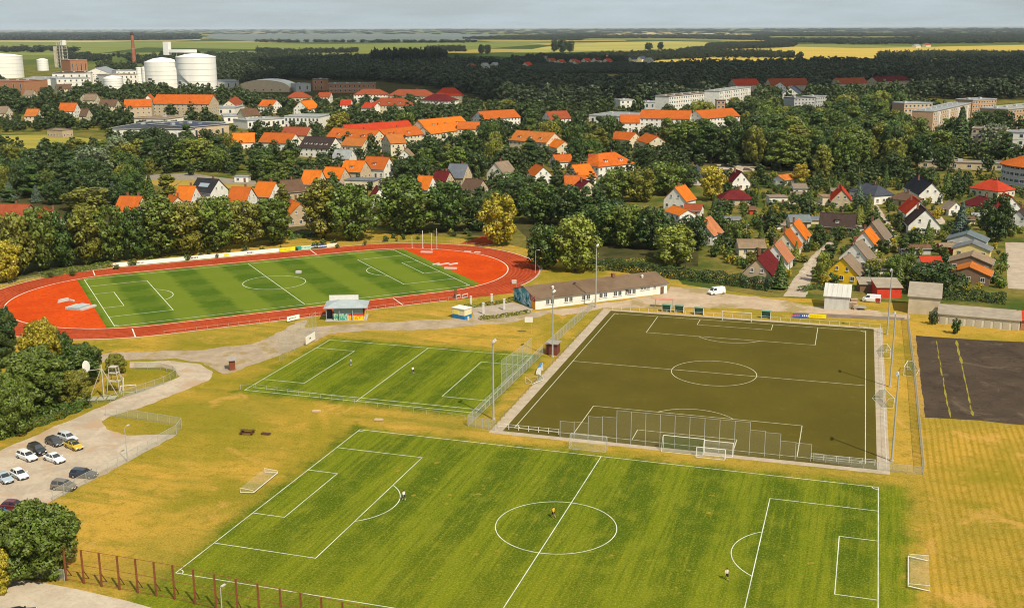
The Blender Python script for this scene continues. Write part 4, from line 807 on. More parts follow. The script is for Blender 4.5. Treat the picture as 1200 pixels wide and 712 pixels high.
def proc_tower():
    c = G(72, 79); t = thing('process_tower', 'tall pale factory tower of open decks and pipes', 'tower', c); s = 1.0
    MB().box((-5, 0, 20), (9, 14, 40)).build('shaft', M('tower_concrete', (0.52, 0.45, 0.34), 0.9, 0.3, 0.15), t)
    for i in range(7): MB().box((6, -1, 4+i*6.3), (14, 15, 0.7)).build('deck', M('tower_deck', (0.36, 0.32, 0.26), 0.9, 0.25), t)
    p = MB(); [p.box((x, y, 24), (0.7, 0.7, 50)) for x in (-0.5, 6, 12) for y in (-8, 6)]; p.build('frame', M('tower_steel', (0.55, 0.52, 0.44), 0.7, 0.2), t)
    q = MB(); [q.tube([(x, -4, 2), (x, -4, 48+3*k)], 1.5, 10) for k, x in enumerate((3, 9))]; q.build('vessel', siloM, t, True)
    MB().box((9, 0, 47), (6, 9, 9)).build('head_house', siloM, t)
    ch = MB(); ch.add([(12, -2, 46), (14, -2, 46), (14, 2, 46), (12, 2, 46), (60, -2, 2), (62, -2, 2), (62, 2, 2), (60, 2, 2)], [(0,1,2,3),(4,7,6,5),(0,4,5,1),(1,5,6,2),(2,6,7,3),(3,7,4,0)])
    footprint(c.x, c.y, 25, 66, 78, 47, 79, (c-CAM).length, 'process tower')
proc_tower()
WORKS = [
('main white works hall with dark roof left of the gabled works hall', 'main works hall', (61, 86.5), (106, 86), 70, 16, 'white', 'choc', 2, 8),
('low white works hall with pale roof at the left edge', 'low works hall', (27, 93), (66, 92.5), 60, 12, 'white', 'light', 1, 8),
('white works front with small windows below the main works hall', 'works front', (66, 93), (106, 92), 40, 14, 'white', 'light', 3, 6),
('white office block of the works with window rows', 'works office', (130, 88.5), (161, 87.5), 40, 17, 'white', 'tan', 3, 5),
('white works store right of the main hall before the stack', 'works store', (136, 83.5), (160, 83), 30, 18, 'white', 'light', 2, 6),
('grey steel shed right of the huge silos', 'steel shed', (255, 96), (280, 95.5), 50, 10, 'grey', 'light', 1, 8),
('brick works base under the silo at the left edge', 'brick base', (-14, 95), (28, 95.5), 40, 15, 'brickw', 'brick', 1, 9),
('rust brown brick block on the works roof line', 'rust block', (82, 71), (102, 70.5), 30, 24, 'brickw', 'brick', 1, 6),
('low pale building between beige house and silo', 'low pale store', (150, 139), (195, 140), 30, 5, 'white', 'tan', 1, 7),
('long low white store under the long orange factory roof', 'long low store', (232, 127), (275, 127), 30, 6, 'white', 'light', 1, 7),
('low white shed row right of the warehouse', 'low shed row', (262, 137), (300, 136), 30, 5, 'white', 'light', 1, 8)]
for lab, sh, A, B, dp, h, wl, rf, fl, bay in WORKS: block(lab, sh, A, B, dp, h, wl, rf, fl, bay, name='works_hall', cat='factory building')
house('white gabled works hall in the middle of the factory', 'gabled works hall', (112, 80), (124, 78), 34, 15, 22, 'light', 'white', chim=0, name='works_hall', cat='factory building')
house('beige office house with orange roof in front of the works', 'beige office', (146, 117), (178, 116.5), 18, 13, 18, 'orange', 'beige', wn=4, chim=2, name='office_building')
house('long bright orange factory roof in front of the huge silos', 'long orange roof', (184, 111), (250, 111.5), 20, 11, 18, 'orange', 'beige', wn=4, chim=3, name='office_building')
house('steep white gable between the two orange factory roofs', 'white works gable', (173, 112), (176, 110), 10, 10, 15, 'orange', 'white', chim=0, name='office_building')
for i, (lab, A, B, rf) in enumerate((('brown roofed house under the small front silo', (98, 110), (112, 109), 'brown'), ('pale villa under the trees left of the front silo', (66, 99), (82, 98.5), 'brown'), ('brown roofed row house near the left edge silo', (30, 106), (40, 106), 'tan'), ('low brown house left of the beige office', (118, 117), (138, 117), 'brown'), ('red gabled house right of the steel shed trees', (268, 118), (276, 113), 'brick'), ('small ochre house right under the front silo trees', (32, 128), (46, 128), 'ochre'), ('white house beside the factory tree house', (96, 128), (104, 128), 'brown'), ('small white house at the left edge under trees', (0, 125), (10, 125), 'tan'), ('low pale house by the factory wood', (100, 111), (114, 111), 'tan'), ('brown barn at the right end of the works', (282, 128), (300, 127), 'brown'))):
    house(lab, lab.split(' ', 1)[1], A, B, 13, 6, 11, rf, 'cream', name='house')
# ------------------------------------------------------------------ trees
def leafmat():
    k = NT('foliage'); oi = k.n('ShaderNodeObjectInfo'); ge = k.n('ShaderNodeNewGeometry')
    rp = ge.outputs['Random Per Island']; hs = k.n('ShaderNodeHueSaturation'); k.put(hs.inputs['Color'], oi.outputs['Color'])
    k.put(hs.inputs['Hue'], k.math('ADD', 0.485, k.math('MULTIPLY', rp, 0.03))); k.put(hs.inputs['Value'], k.math('ADD', 0.45, k.math('MULTIPLY', rp, 1.1)))
    hs.inputs['Saturation'].default_value = 1.0
    cl = k.noise(k.obj(), 0.32, 2, 0.6); c = k.mix(k.math('MULTIPLY', k.step(cl, 0.45, 0.72), 0.5), hs.outputs[0], k.mix(0.5, hs.outputs[0], (0.16, 0.145, 0.02)))
    k.put(k.b.inputs['Base Color'], c); k.b.inputs['Roughness'].default_value = 0.5; k.b.inputs['Specular IOR Level'].default_value = 0.35
    tl = k.n('ShaderNodeBsdfTranslucent'); ms = k.n('ShaderNodeMixShader'); ms.inputs[0].default_value = 0.12
    k.put(tl.inputs[0], k.mix(0.5, c, (0.10, 0.13, 0.01))); k.t.links.new(k.b.outputs[0], ms.inputs[1]); k.t.links.new(tl.outputs[0], ms.inputs[2]); k.t.links.new(ms.outputs[0], k.out.inputs[0])
    return k.m
LEAF = leafmat(); BARK = M('bark', (0.10, 0.075, 0.05), 0.95, 0.35, 1.5)
def leaves_mesh(name, pts, nor, leaf, rs):
    n = len(pts); r = rs.normal(size=(n, 3)); nor = nor/np.linalg.norm(nor, axis=1)[:, None]+r*0.36; nor /= np.linalg.norm(nor, axis=1)[:, None]
    t = np.cross(nor, rs.normal(size=(n, 3))); t /= np.linalg.norm(t, axis=1)[:, None]; b = np.cross(nor, t)
    s = leaf*rs.uniform(0.55, 1.4, n)[:, None]; a = rs.uniform(0.55, 0.95, n)[:, None]
    fold = nor*s*rs.uniform(-0.25, 0.25, n)[:, None]
    V = np.stack([pts-t*s, pts-b*s*a+fold, pts+t*s*rs.uniform(0.7, 1.1, n)[:, None], pts+b*s*a+fold], 1).reshape(-1, 3)
    me = bpy.data.meshes.new(name); me.vertices.add(4*n); me.vertices.foreach_set('co', V.astype(np.float32).ravel())
    me.loops.add(4*n); me.loops.foreach_set('vertex_index', np.arange(4*n, dtype=np.int32)); me.polygons.add(n)
    me.polygons.foreach_set('loop_start', np.arange(0, 4*n, 4, dtype=np.int32)); me.polygons.foreach_set('loop_total', np.full(n, 4, dtype=np.int32))
    me.materials.append(LEAF); me.update(calc_edges=True); me.validate(); return me
def lobes_crown(name, seed, lobes, n, leaf, fill=0.0):
    rs = np.random.RandomState(seed); C = np.array([l[:3] for l in lobes]); Rr = np.array([l[3] for l in lobes]); pr = Rr**2/np.sum(Rr**2)
    P_, N_ = [], []; tot = 0
    while tot < n:
        i = rs.choice(len(C), 2*n, p=pr); d = rs.normal(size=(2*n, 3)); d /= np.linalg.norm(d, axis=1)[:, None]; d[:, 2] += 0.12
        rad = Rr[i]*(1-np.abs(rs.normal(size=2*n))*0.16)*rs.choice([1.0, 1.13], 2*n, p=[0.85, 0.15]); p = C[i]+d*rad[:, None]*np.array([1, 1, 0.82])
        dd = np.linalg.norm((p[:, None, :]-C[None]), axis=2)/Rr[None]; inside = np.sum(dd < 0.66, axis=1) > 0
        keep = ~inside; P_.append(p[keep]); N_.append(d[keep]); tot += keep.sum()
    return leaves_mesh(name, np.concatenate(P_)[:n], np.concatenate(N_)[:n], leaf, rs)
def broad(seed, h, wd, base, k=26, squash=1.0, upper=1.0, big=1.0):
    r = random.Random(seed); L = []; cz = base+(h-base)*0.46; rz = (h-base)/2; sx, sy = r.uniform(0.9, 1.1), r.uniform(0.9, 1.1)
    for i in range(k):
        z = -0.98+1.95*(i+r.random())/k; q = math.sqrt(max(0.05, 1-abs(z)**2.6)); a = i*2.4+r.uniform(-0.6, 0.6); f = r.uniform(0.50, 0.86)
        tap = 1.0 if z < 0 else upper+(1-upper)*(1-z)
        if z < -0.5: q *= 0.86
        L.append((math.cos(a)*q*f*wd/2*tap*sx, math.sin(a)*q*f*wd/2*tap*sy, max(wd*0.1, cz+z*rz*(0.62+0.36*f)), wd/2*r.uniform(0.17, 0.33)*big))
    L.append((0, 0, cz, wd*0.27)); L.append((0, 0, cz-rz*0.45, wd*0.24)); return L
def branchy(seed, h, wd, bulbs=9, per=13):
    r = random.Random(seed); L = []
    for i in range(bulbs):
        a = i*2.4+r.uniform(-0.5, 0.5); q = math.sqrt((i+0.5)/bulbs)*0.62*r.uniform(0.75, 1.1); z = h*(0.80-0.50*q*r.uniform(0.6, 1.3)); bx, by, br = math.cos(a)*q*wd/2*1.1, math.sin(a)*q*wd/2*1.1, wd*r.uniform(0.15, 0.23)
        for j in range(per):
            t = r.uniform(0, 6.28); zz = r.uniform(-1, 1); k = math.sqrt(1-zz*zz); f = r.uniform(0.55, 1.1); L.append((bx+math.cos(t)*k*br*f, by+math.sin(t)*k*br*f, max(0.9, z+zz*br*f*0.8), wd*r.uniform(0.035, 0.075)))
        L.append((bx, by, z, br*0.62))
    for i in range(16): t = i*2.4; L.append((math.cos(t)*wd*0.3*r.uniform(0.5, 1.2), math.sin(t)*wd*0.3*r.uniform(0.5, 1.2), r.uniform(0.08, 0.3)*h, wd*r.uniform(0.06, 0.11)))
    return L
def trunk_mesh(seed, h, r0, top, limbs=5):
    r = random.Random(seed); m = MB(); m.tube([(0, 0, -0.3), (0.05, 0, h*0.2), (-0.1, 0.1, h*0.5), (0.1, 0, top)], [r0*1.25, r0, r0*0.7, r0*0.2], 7)
    for i in range(limbs):
        a = i*2.4+r.uniform(0, 1); z = h*r.uniform(0.22, 0.5); l = h*r.uniform(0.18, 0.3)
        m.tube([(0, 0, z), (math.cos(a)*l*0.5, math.sin(a)*l*0.5, z+l*0.5), (math.cos(a)*l, math.sin(a)*l, z+l*1.1)], [r0*0.5, r0*0.35, r0*0.1], 5)
    o = m.build('trunk', BARK); me = o.data; bpy.data.objects.remove(o); return me
def cone_crown(name, seed, h, wd, n, leaf, tiers=13, base=0.08, gap=0.35):
    rs = np.random.RandomState(seed); t = rs.uniform(0, 1, n)**1.5; tier = np.floor(t*tiers)/tiers; fr = (t-tier)*tiers
    rad = wd/2*((1-tier)**0.9*(0.62+gap*(1-fr))+0.02)*rs.uniform(0.72, 1.05, n); a = rs.uniform(0, 2*math.pi, n); wob = 1+0.12*np.sin(a*5+tier*40+seed)
    P_ = np.stack([rad*np.cos(a)*wob, rad*np.sin(a)*wob, h*(base+(1-base)*t)], 1); N_ = np.stack([np.cos(a), np.sin(a), np.full(n, 0.75)], 1)
    return leaves_mesh(name, P_, N_, leaf, rs)
PROTO = {}
def proto(kind, h, wd, crowns, trunk): PROTO[kind] = (h, wd, crowns, trunk)
proto('round', 16, 13, [lobes_crown('crown', s, broad(s, 16, 13, 0.9, 44), 4600, 0.40) for s in (1, 2, 3)], trunk_mesh(1, 16, 0.34, 13))
proto('wide', 13, 14, [lobes_crown('crown', s, broad(s, 13, 14, 0.8, 40), 4200, 0.40) for s in (4, 5)], trunk_mesh(2, 13, 0.36, 10))
proto('tall', 20, 11, [lobes_crown('crown', s, broad(s, 20, 11, 1.0, 52, 1, 0.62, 1.1), 4800, 0.42) for s in (6, 7, 8)], trunk_mesh(3, 20, 0.34, 17))
proto('loose', 14, 11, [lobes_crown('crown', s, broad(s, 14, 11, 1.0, 30), 2600, 0.38) for s in (9, 10)], trunk_mesh(4, 14, 0.25, 12, 8))
def pine_lobes(seed):
    r = random.Random(seed); L = []
    for i in range(28):
        z = r.uniform(0.25, 0.97); a = i*2.4; q = r.uniform(0.3, 1.0)*(1.2-z)
        L.append((math.cos(a)*q*4.6, math.sin(a)*q*4.6, 22*z, r.uniform(1.2, 2.2)))
    return L
proto('pine', 22, 10, [lobes_crown('crown', s, pine_lobes(s), 3600, 0.42) for s in (11, 12, 13)], trunk_mesh(5, 22, 0.32, 20, 7))
proto('spruce', 16, 7.5, [cone_crown('crown', s, 16, 7.5, 2800, 0.42) for s in (14, 15)], trunk_mesh(6, 16, 0.22, 14, 0))
proto('shrub', 3, 3.4, [lobes_crown('foliage', s, broad(s, 3, 3.4, 0.05, 16), 520, 0.24) for s in (16, 17, 18)], trunk_mesh(7, 2.4, 0.06, 1.8, 4))
proto('nearwide', 11, 13, [lobes_crown('crown', s, branchy(s, 11, 13, 12, 15)+broad(s, 9.6, 11.2, 0.4, 44, 1, 1, 0.95), 30000, 0.185) for s in (19, 20)], trunk_mesh(8, 11, 0.3, 9, 8))
proto('nearround', 14, 11, [lobes_crown('crown', s, branchy(s, 14, 11, 12, 15)+broad(s, 12.6, 9.6, 0.5, 50, 1, 1, 0.95), 28000, 0.195) for s in (21, 22, 23)], trunk_mesh(9, 14, 0.3, 12, 8))
TINT = {'dark green': (0.041, 0.074, 0.016), 'deep green': (0.062, 0.106, 0.017), 'mid green': (0.108, 0.149, 0.021), 'olive green': (0.182, 0.179, 0.023), 'light green': (0.218, 0.236, 0.030), 'yellow green': (0.380, 0.293, 0.023), 'grey green': (0.184, 0.213, 0.115), 'blue green': (0.098, 0.149, 0.103), 'shade green': (0.034, 0.060, 0.028)}
TREES = []
WORD = {'round': 'broadleaf tree', 'wide': 'spreading tree', 'tall': 'tall broadleaf tree', 'loose': 'loose leafy tree', 'pine': 'pine', 'spruce': 'spruce', 'shrub': 'shrub', 'nearwide': 'spreading tree', 'nearround': 'broadleaf tree'}
NAME = {'pine': ('pine_tree', 'pine'), 'spruce': ('spruce_tree', 'spruce'), 'shrub': ('shrub', 'shrub')}
def plant(c, h, wd, kind, tint, label=None, group=None):
    ph, pw, crowns, tr = PROTO[kind]; nm, cat = NAME.get(kind, ('tree', 'tree'))
    t = thing(nm, label or '', cat, (c.x, c.y, 0), rnd.uniform(0, 6.28), group); t.scale = (wd/pw, wd/pw*rnd.uniform(0.92, 1.08), h/ph)
    base = TINT[tint]; j = rnd.uniform(0.86, 1.16); g = rnd.uniform(0.93, 1.07)
    cr_ = link('crown' if kind != 'shrub' else 'foliage', rnd.choice(crowns), t); cr_.color = (base[0]*j*g, base[1]*j, base[2]*j, 1)
    link('trunk' if kind != 'shrub' else 'stem', tr, t)
    TREES.append(dict(o=t, kind=kind, tint=tint, c=c, h=h, w=wd, auto=label is None)); return t
def tree_px(u, vb, vt, wpx, kind, tint, label=None, group=None):
    c = G(u, vb); d = (c-CAM).length; lo, hi = 0.5, 60
    for _ in range(30):
        q = (lo+hi)/2
        if P(c.x, c.y, q)[1] > vt: lo = q
        else: hi = q
    return plant(c, lo, wpx*d/CAMF, kind, tint, label, group)
ROWG = 'trees in the row behind the running track'
ROW = [(8, 331, 277, 34, 'round', 'yellow green'), (20, 322, 243, 44, 'round', 'olive green'), (48, 317, 240, 46, 'round', 'mid green'), (76, 312, 243, 42, 'round', 'deep green'), (104, 309, 236, 48, 'round', 'olive green'), (133, 306, 238, 46, 'round', 'mid green'), (160, 304, 240, 40, 'round', 'deep green'), (188, 301, 224, 52, 'tall', 'mid green'), (219, 298, 232, 48, 'round', 'olive green'), (252, 294, 226, 56, 'round', 'mid green'), (287, 290, 232, 48, 'round', 'olive green'), (320, 286, 230, 58, 'round', 'mid green')]
for i, (u, vb, vt, wp, kd, ti) in enumerate(ROW):
    tree_px(u, vb, vt, wp, kd, ti, f"{ti} tree in the close row behind the running track, {('first second third fourth fifth sixth seventh eighth ninth tenth eleventh last').split()[i]} from the left", ROWG)
for a in [
 (379, 279, 205, 52, 'tall', 'olive green', 'olive linden left in the touching pair behind the advertising boards'),
 (414, 281, 212, 58, 'round', 'mid green', 'wide green linden right in the touching pair behind the advertising boards'),
 (475, 273, 206, 70, 'round', 'mid green', 'big round linden standing alone behind the track curve'),
 (524, 271, 210, 52, 'round', 'deep green', 'dark broad tree between the big linden and the yellow green tree'),
 (559, 270, 228, 40, 'round', 'dark green', 'dark tree touching the yellow green tree behind the track curve'),
 (585, 287, 224, 50, 'round', 'yellow green', 'bright yellow green tree at the end of the running track'),
 (637, 315, 262, 46, 'wide', 'deep green', 'dark green tree left in the big pair by the track end'),
 (674, 318, 249, 60, 'round', 'light green', 'huge light green tree right in the big pair by the track end'),
 (789, 312, 261, 58, 'round', 'light green', 'rounded light green tree behind the clubhouse hedge'),
 (703, 286, 235, 54, 'round', 'deep green', 'dark tree behind the huge light green tree'),
 (733, 289, 236, 50, 'round', 'mid green', 'green tree in the middle of the grove behind the clubhouse'),
 (764, 292, 240, 46, 'round', 'dark green', 'dark tree behind the rounded light green tree'),
 (812, 293, 252, 40, 'wide', 'dark green', 'dark tree touching the single white house'),
 (606, 252, 208, 44, 'round', 'dark green', 'dark tree left in the dark row above the track end'),
 (634, 262, 212, 50, 'round', 'deep green', 'second tree from the left in the dark row above the track end'),
 (664, 264, 214, 50, 'round', 'dark green', 'third tree from the left in the dark row above the track end'),
 (694, 262, 216, 44, 'round', 'dark green', 'last tree on the right in the dark row above the track end'),
 (722, 236, 196, 44, 'round', 'mid green', 'green tree left in the four below the hip roofed villa'),
 (750, 236, 194, 44, 'round', 'olive green', 'second green tree in the four below the hip roofed villa'),
 (779, 228, 187, 44, 'round', 'mid green', 'third green tree in the four below the hip roofed villa'),
 (803, 219, 191, 34, 'round', 'deep green', 'darkest tree in the four below the hip roofed villa'),
 (833, 235, 193, 38, 'loose', 'yellow green', 'olive yellow loose tree left of the balcony house'),
 (52, 446, 363, 50, 'nearround', 'yellow green', 'yellow tipped tree beside the red infield end of the stadium'),
 (95, 452, 395, 58, 'nearround', 'deep green', 'dark tree behind the white disc of the climbing frame'),
 (44, 482, 396, 80, 'nearround', 'mid green', 'largest green tree in the group left of the climbing frame'),
 (86, 476, 426, 42, 'nearround', 'olive green', 'brownish olive tree in front of the climbing frame group'),
 (10, 508, 430, 66, 'nearwide', 'mid green', 'green tree at the left edge above the car park hedge'),
 (0, 420, 352, 44, 'nearround', 'dark green', 'dark tree at the left edge beside the red infield'),
 (-22, 470, 400, 60, 'nearround', 'deep green', 'dark tree cut by the left edge above the car park'),
 (70, 436, 384, 44, 'nearround', 'deep green', 'dark green tree right behind the yellow tipped tree'),
 (137, 437, 412, 26, 'nearwide', 'olive green', 'small round tree beside the climbing frames'),
 (44, 672, 580, 104, 'nearwide', 'mid green', 'big dark spreading tree at the end of the rusty fence'),
 (-6, 694, 634, 44, 'nearwide', 'yellow green', 'yellow green tree cut by the left photo corner'),
 (1167, 283, 226, 38, 'round', 'dark green', 'large dark tree right of the blue spruce'),
 (1125, 278, 236, 20, 'spruce', 'blue green', 'blue spruce beside the dark roof white house'),
 (1006, 238, 211, 14, 'spruce', 'blue green', 'pointed blue spruce beside the grey hip house'),
 (914, 338, 300, 22, 'spruce', 'deep green', 'dark spruce at the lower end of the three street houses'),
 (960, 290, 261, 17, 'tall', 'dark green', 'narrow dark tree by the dark chalet'),
 (1096, 346, 307, 54, 'wide', 'dark green', 'broad dark tree beside the orange hall'),
 (1056, 325, 296, 30, 'wide', 'mid green', 'round green tree between the yellow house and the red roof hut'),
 (963, 331, 293, 20, 'loose', 'light green', 'light green tree at the foot of the street beside the yellow house'),
 (1044, 213, 174, 22, 'tall', 'dark green', 'dark columnar tree in front of the wood above the grey hip house'),
 (963, 211, 166, 25, 'tall', 'olive green', 'olive tree at the wood front above the white bungalow'),
 (938, 216, 190, 21, 'loose', 'yellow green', 'small yellow green tree above the white bungalow'),
 (1124, 178, 126, 26, 'spruce', 'dark green', 'tall dark spruce in front of the brick end flats'),
 (1100, 186, 150, 40, 'round', 'mid green', 'green tree under the brick end flats'),
 (1078, 196, 156, 34, 'round', 'dark green', 'dark tree at the corner of the wood by the flats'),
 (1162, 178, 142, 30, 'loose', 'grey green', 'pale green tree before the white annex block'),
 (1172, 160, 128, 34, 'round', 'dark green', 'dark tree between brown flats and edge flats'),
 (1150, 157, 128, 26, 'round', 'deep green', 'second dark tree between brown flats and edge flats'),
 (236, 198, 160, 42, 'loose', 'light green', 'pale willow in front of the white warehouse'),
 (138, 184, 158, 28, 'round', 'grey green', 'grey green round tree in the hay meadow'),
 (178, 180, 147, 42, 'round', 'dark green', 'big dark tree in front of the white warehouse'),
 (176, 205, 184, 12, 'loose', 'olive green', 'thin pale tree on the village road'),
 (110, 210, 172, 50, 'wide', 'grey green', 'wide grey green tree beside the hay meadow'),
 (12, 236, 213, 18, 'spruce', 'blue green', 'silver blue spruce nearest the left edge'),
 (43, 237, 217, 14, 'spruce', 'blue green', 'small silver blue spruce second from the left edge'),
 (156, 234, 209, 18, 'spruce', 'blue green', 'silver blue spruce behind the maple row house'),
 (133, 238, 213, 17, 'spruce', 'blue green', 'grey spruce left of the maple row house'),
 (176, 232, 205, 16, 'spruce', 'deep green', 'dark spruce right of the maple row house'),
 (103, 246, 220, 60, 'wide', 'olive green', 'wide olive tree behind the maple row'),
]: tree_px(*a)
for a in [(564, 63.5, 51.5, 8, 'round', 'shade green', 'left round tree of the lone dark pair in the far fields'), (571, 63.5, 51.5, 9, 'round', 'shade green', 'right round tree of the lone dark pair in the far fields'), (650, 61, 46, 11, 'round', 'shade green', 'left tree of the dark clump before the wheat field'), (659, 62, 45.5, 13, 'round', 'shade green', 'middle tree of the dark clump before the wheat field'), (668, 61, 47, 11, 'round', 'shade green', 'right tree of the dark clump before the wheat field'), (760, 59, 49.5, 10, 'round', 'shade green', 'left round tree standing free in the wheat field'), (774, 58.5, 48.5, 8, 'tall', 'shade green', 'right pointed tree standing free in the wheat field'), (103, 67, 60, 9, 'round', 'shade green', 'lone dark tree behind the rust block of the works')]:
    u, vb, vt, wp, kd, ti, lb = a; t = tree_px(*a)

# woods and gardens: scattered inside outlines, clear of houses
CLEAR = [[(918, 350), (928, 330), (938, 316), (950, 301), (962, 287), (978, 284), (968, 298), (950, 330), (944, 350)], [(1176, 282), (1230, 282), (1230, 342), (1178, 342)], [(-60, 158), (128, 164), (124, 176), (-60, 177)], [(150, 203), (300, 212), (300, 223), (170, 215)], [(1020, 237), (1031, 240), (1054, 278), (1044, 279)]]
COVER = {}
def blocked(x, y, h, wd, frac=0.30):
    u, v, d = P(x, y, 0); vt = P(x, y, h)[1]; hw = wd*CAMF/d/2; hit = []
    for (hx, hy, r, u0, u1, v0, v1, hd, sh) in HOUSES:
        if (hx-x)**2+(hy-y)**2 < (r*0.75+wd*0.36)**2: return True
        if d < hd:
            v1r = v0+0.58*(v1-v0); ov = max(0, min(u+hw*0.9, u1)-max(u-hw*0.9, u0))*max(0, min(v, v1r)-max(vt, v0)); ar = (u1-u0)*(v1r-v0)
            if ov > frac*ar or (ov > 0.04*ar and COVER.get((hx, hy), 0)+ov > (frac+0.10)*ar): return True
            if ov > 0: hit.append(((hx, hy), ov))
    for k_, o_ in hit: COVER[k_] = COVER.get(k_, 0)+o_
    return False
CAND = []
def scatter(poly, sp, hr, wr, kinds, tints, keep=1.0, frac=0.30):
    us = [p[0] for p in poly]; vs = [p[1] for p in poly]; c0, c1 = min(us), max(us); d0, d1 = CH*CAMF/(max(vs)-32.3), CH*CAMF/max(2, (min(vs)-32.3)); y = d0
    while y < d1*1.05:
        v = 32.3+CH*CAMF/y; xw = (c1-c0)*y/CAMF; n = max(1, int(xw/sp))
        for i in range(n):
            u = c0+(i+rnd.uniform(0.1, 0.9))/n*(c1-c0); g = G(u, v+rnd.uniform(-0.35, 0.35)*sp/y*(v-32.3))
            uu, vv, _ = P(g.x, g.y, 0)
            if not inpoly(uu, vv, poly) or any(inpoly(uu, vv, q) for q in CLEAR) or rnd.random() > keep: continue
            h = rnd.uniform(*hr); wd = h*rnd.uniform(*wr); kd = rnd.choice(kinds)
            if kd == 'spruce': wd *= 0.55
            if any((t['c'].x-g.x)**2+(t['c'].y-g.y)**2 < ((t['w']+wd)*0.30)**2 for t in TREES): continue
            if blocked(g.x, g.y, h, wd, frac): continue
            CAND.append((g, h, wd, kd, rnd.choice(tints)))
        y += sp*0.95
D_, M_, O_, L_ = 'dark green', 'mid green', 'olive green', 'light green'
scatter([(742, 196), (752, 172), (800, 158), (850, 160), (905, 146), (1060, 150), (1064, 178), (1052, 198), (1010, 203), (960, 204), (905, 202), (880, 196), (835, 192), (800, 190)], 12.5, (17, 25), (0.55, 0.8), ['pine', 'round', 'tall', 'round'], [D_, 'deep green', M_, O_, M_, D_], 0.97, 0.45)
scatter([(960, 176), (1075, 166), (1075, 196), (1000, 206)], 13.5, (14, 20), (0.7, 0.95), ['round', 'wide'], [M_, O_, L_, 'deep green'], 0.8)
scatter([(-25, 196), (60, 188), (118, 196), (172, 200), (168, 218), (205, 236), (215, 246), (130, 250), (-25, 252)], 14.5, (10, 16), (0.8, 1.05), ['round', 'wide', 'round', 'pine'], [D_, 'deep green', M_, O_, D_], 0.97, 0.5)
scatter([(-25, 178), (125, 178), (122, 196), (60, 186), (-25, 196)], 14, (8, 12), (0.8, 1.1), ['round', 'wide'], [M_, O_, 'grey green', 'deep green'], 0.7)
scatter([(118, 168), (165, 166), (300, 172), (300, 205), (225, 202), (170, 200), (160, 190)], 13.5, (9, 16), (0.75, 1.0), ['round', 'wide', 'loose', 'pine'], [D_, M_, O_, 'deep green'], 0.85)
scatter([(300, 172), (420, 166), (560, 152), (740, 164), (742, 200), (640, 222), (600, 262), (560, 262), (510, 262), (430, 235), (345, 262), (300, 230)], 13.5, (9, 17), (0.7, 1.0), ['round', 'wide', 'tall', 'round', 'pine'], [D_, M_, 'deep green', O_], 0.8)
scatter([(560, 152), (620, 150), (742, 152), (745, 186), (690, 172), (620, 172), (560, 186)], 14, (14, 21), (0.5, 0.75), ['pine', 'tall', 'pine', 'round'], [D_, 'deep green', M_], 0.85, 0.42)
scatter([(-20, 98), (60, 105), (180, 110), (290, 116), (300, 140), (480, 140), (740, 135), (742, 155), (560, 155), (420, 165), (300, 170), (120, 152), (-20, 156)], 15.5, (11, 18), (0.75, 1.05), ['round', 'wide', 'tall', 'round'], [D_, 'deep green', M_, D_, O_], 0.8)
scatter([(740, 130), (900, 120), (1060, 118), (1060, 152), (900, 146), (800, 158), (742, 160)], 14, (16, 22), (0.6, 0.85), ['round', 'tall', 'round'], [D_, 'deep green', M_, O_, L_], 0.95, 0.4)
scatter([(1062, 150), (1240, 150), (1240, 200), (1180, 205), (1080, 200)], 14.5, (9, 16), (0.75, 1.0), ['round', 'wide', 'pine'], [D_, M_, O_], 0.7)
scatter([(700, 262), (820, 268), (818, 306), (700, 300)], 14, (11, 16), (0.7, 0.95), ['round'], [D_, 'deep green', M_], 0.8)
scatter([(835, 212), (1050, 205), (1200, 205), (1200, 335), (1000, 345), (950, 340), (880, 330), (830, 305)], 9.5, (4.5, 9), (0.75, 1.05), ['round', 'wide', 'loose', 'spruce'], [M_, M_, 'deep green', O_, L_], 0.8, 0.09)
scatter([(-20, 118), (120, 128), (300, 142), (480, 138), (742, 135), (830, 190), (742, 240), (640, 222), (600, 262), (430, 238), (345, 262), (300, 230), (170, 204), (120, 152), (-20, 156)], 9.0, (4, 8.5), (0.9, 1.25), ['round', 'wide', 'loose'], [D_, M_, 'deep green', O_, L_], 0.75, 0.28)
scatter([(-20, 100), (130, 104), (300, 118), (560, 126), (742, 132), (480, 140), (300, 140), (-20, 128)], 12.0, (6, 12), (0.9, 1.2), ['round', 'wide'], [D_, M_, 'deep green'], 0.8, 0.25)
scatter([(742, 196), (760, 150), (900, 122), (1060, 120), (1180, 152), (1200, 204), (1000, 206), (880, 198)], 11, (6, 12), (0.9, 1.2), ['round', 'wide'], [D_, M_, 'deep green', O_], 0.8, 0.3)
CAND.sort(key=lambda c: -c[1]*c[2]/(c[0]-CAM).length**2)
nfree = 296-sum(1 for t in TREES if t['kind'] not in ('spruce', 'shrub', 'pine'))
REST = []; npine = 0
for c in CAND:
    if c[3] in ('pine', 'spruce'):
        if npine < 130: npine += 1; plant(*c)
        else: REST.append(c)
    elif nfree > 0: nfree -= 1; plant(*c)
    else: REST.append(c)
floor_m = dirt('woodland_floor', (0.05, 0.052, 0.018), (0.085, 0.07, 0.028), (0.03, 0.036, 0.012), 0.1)
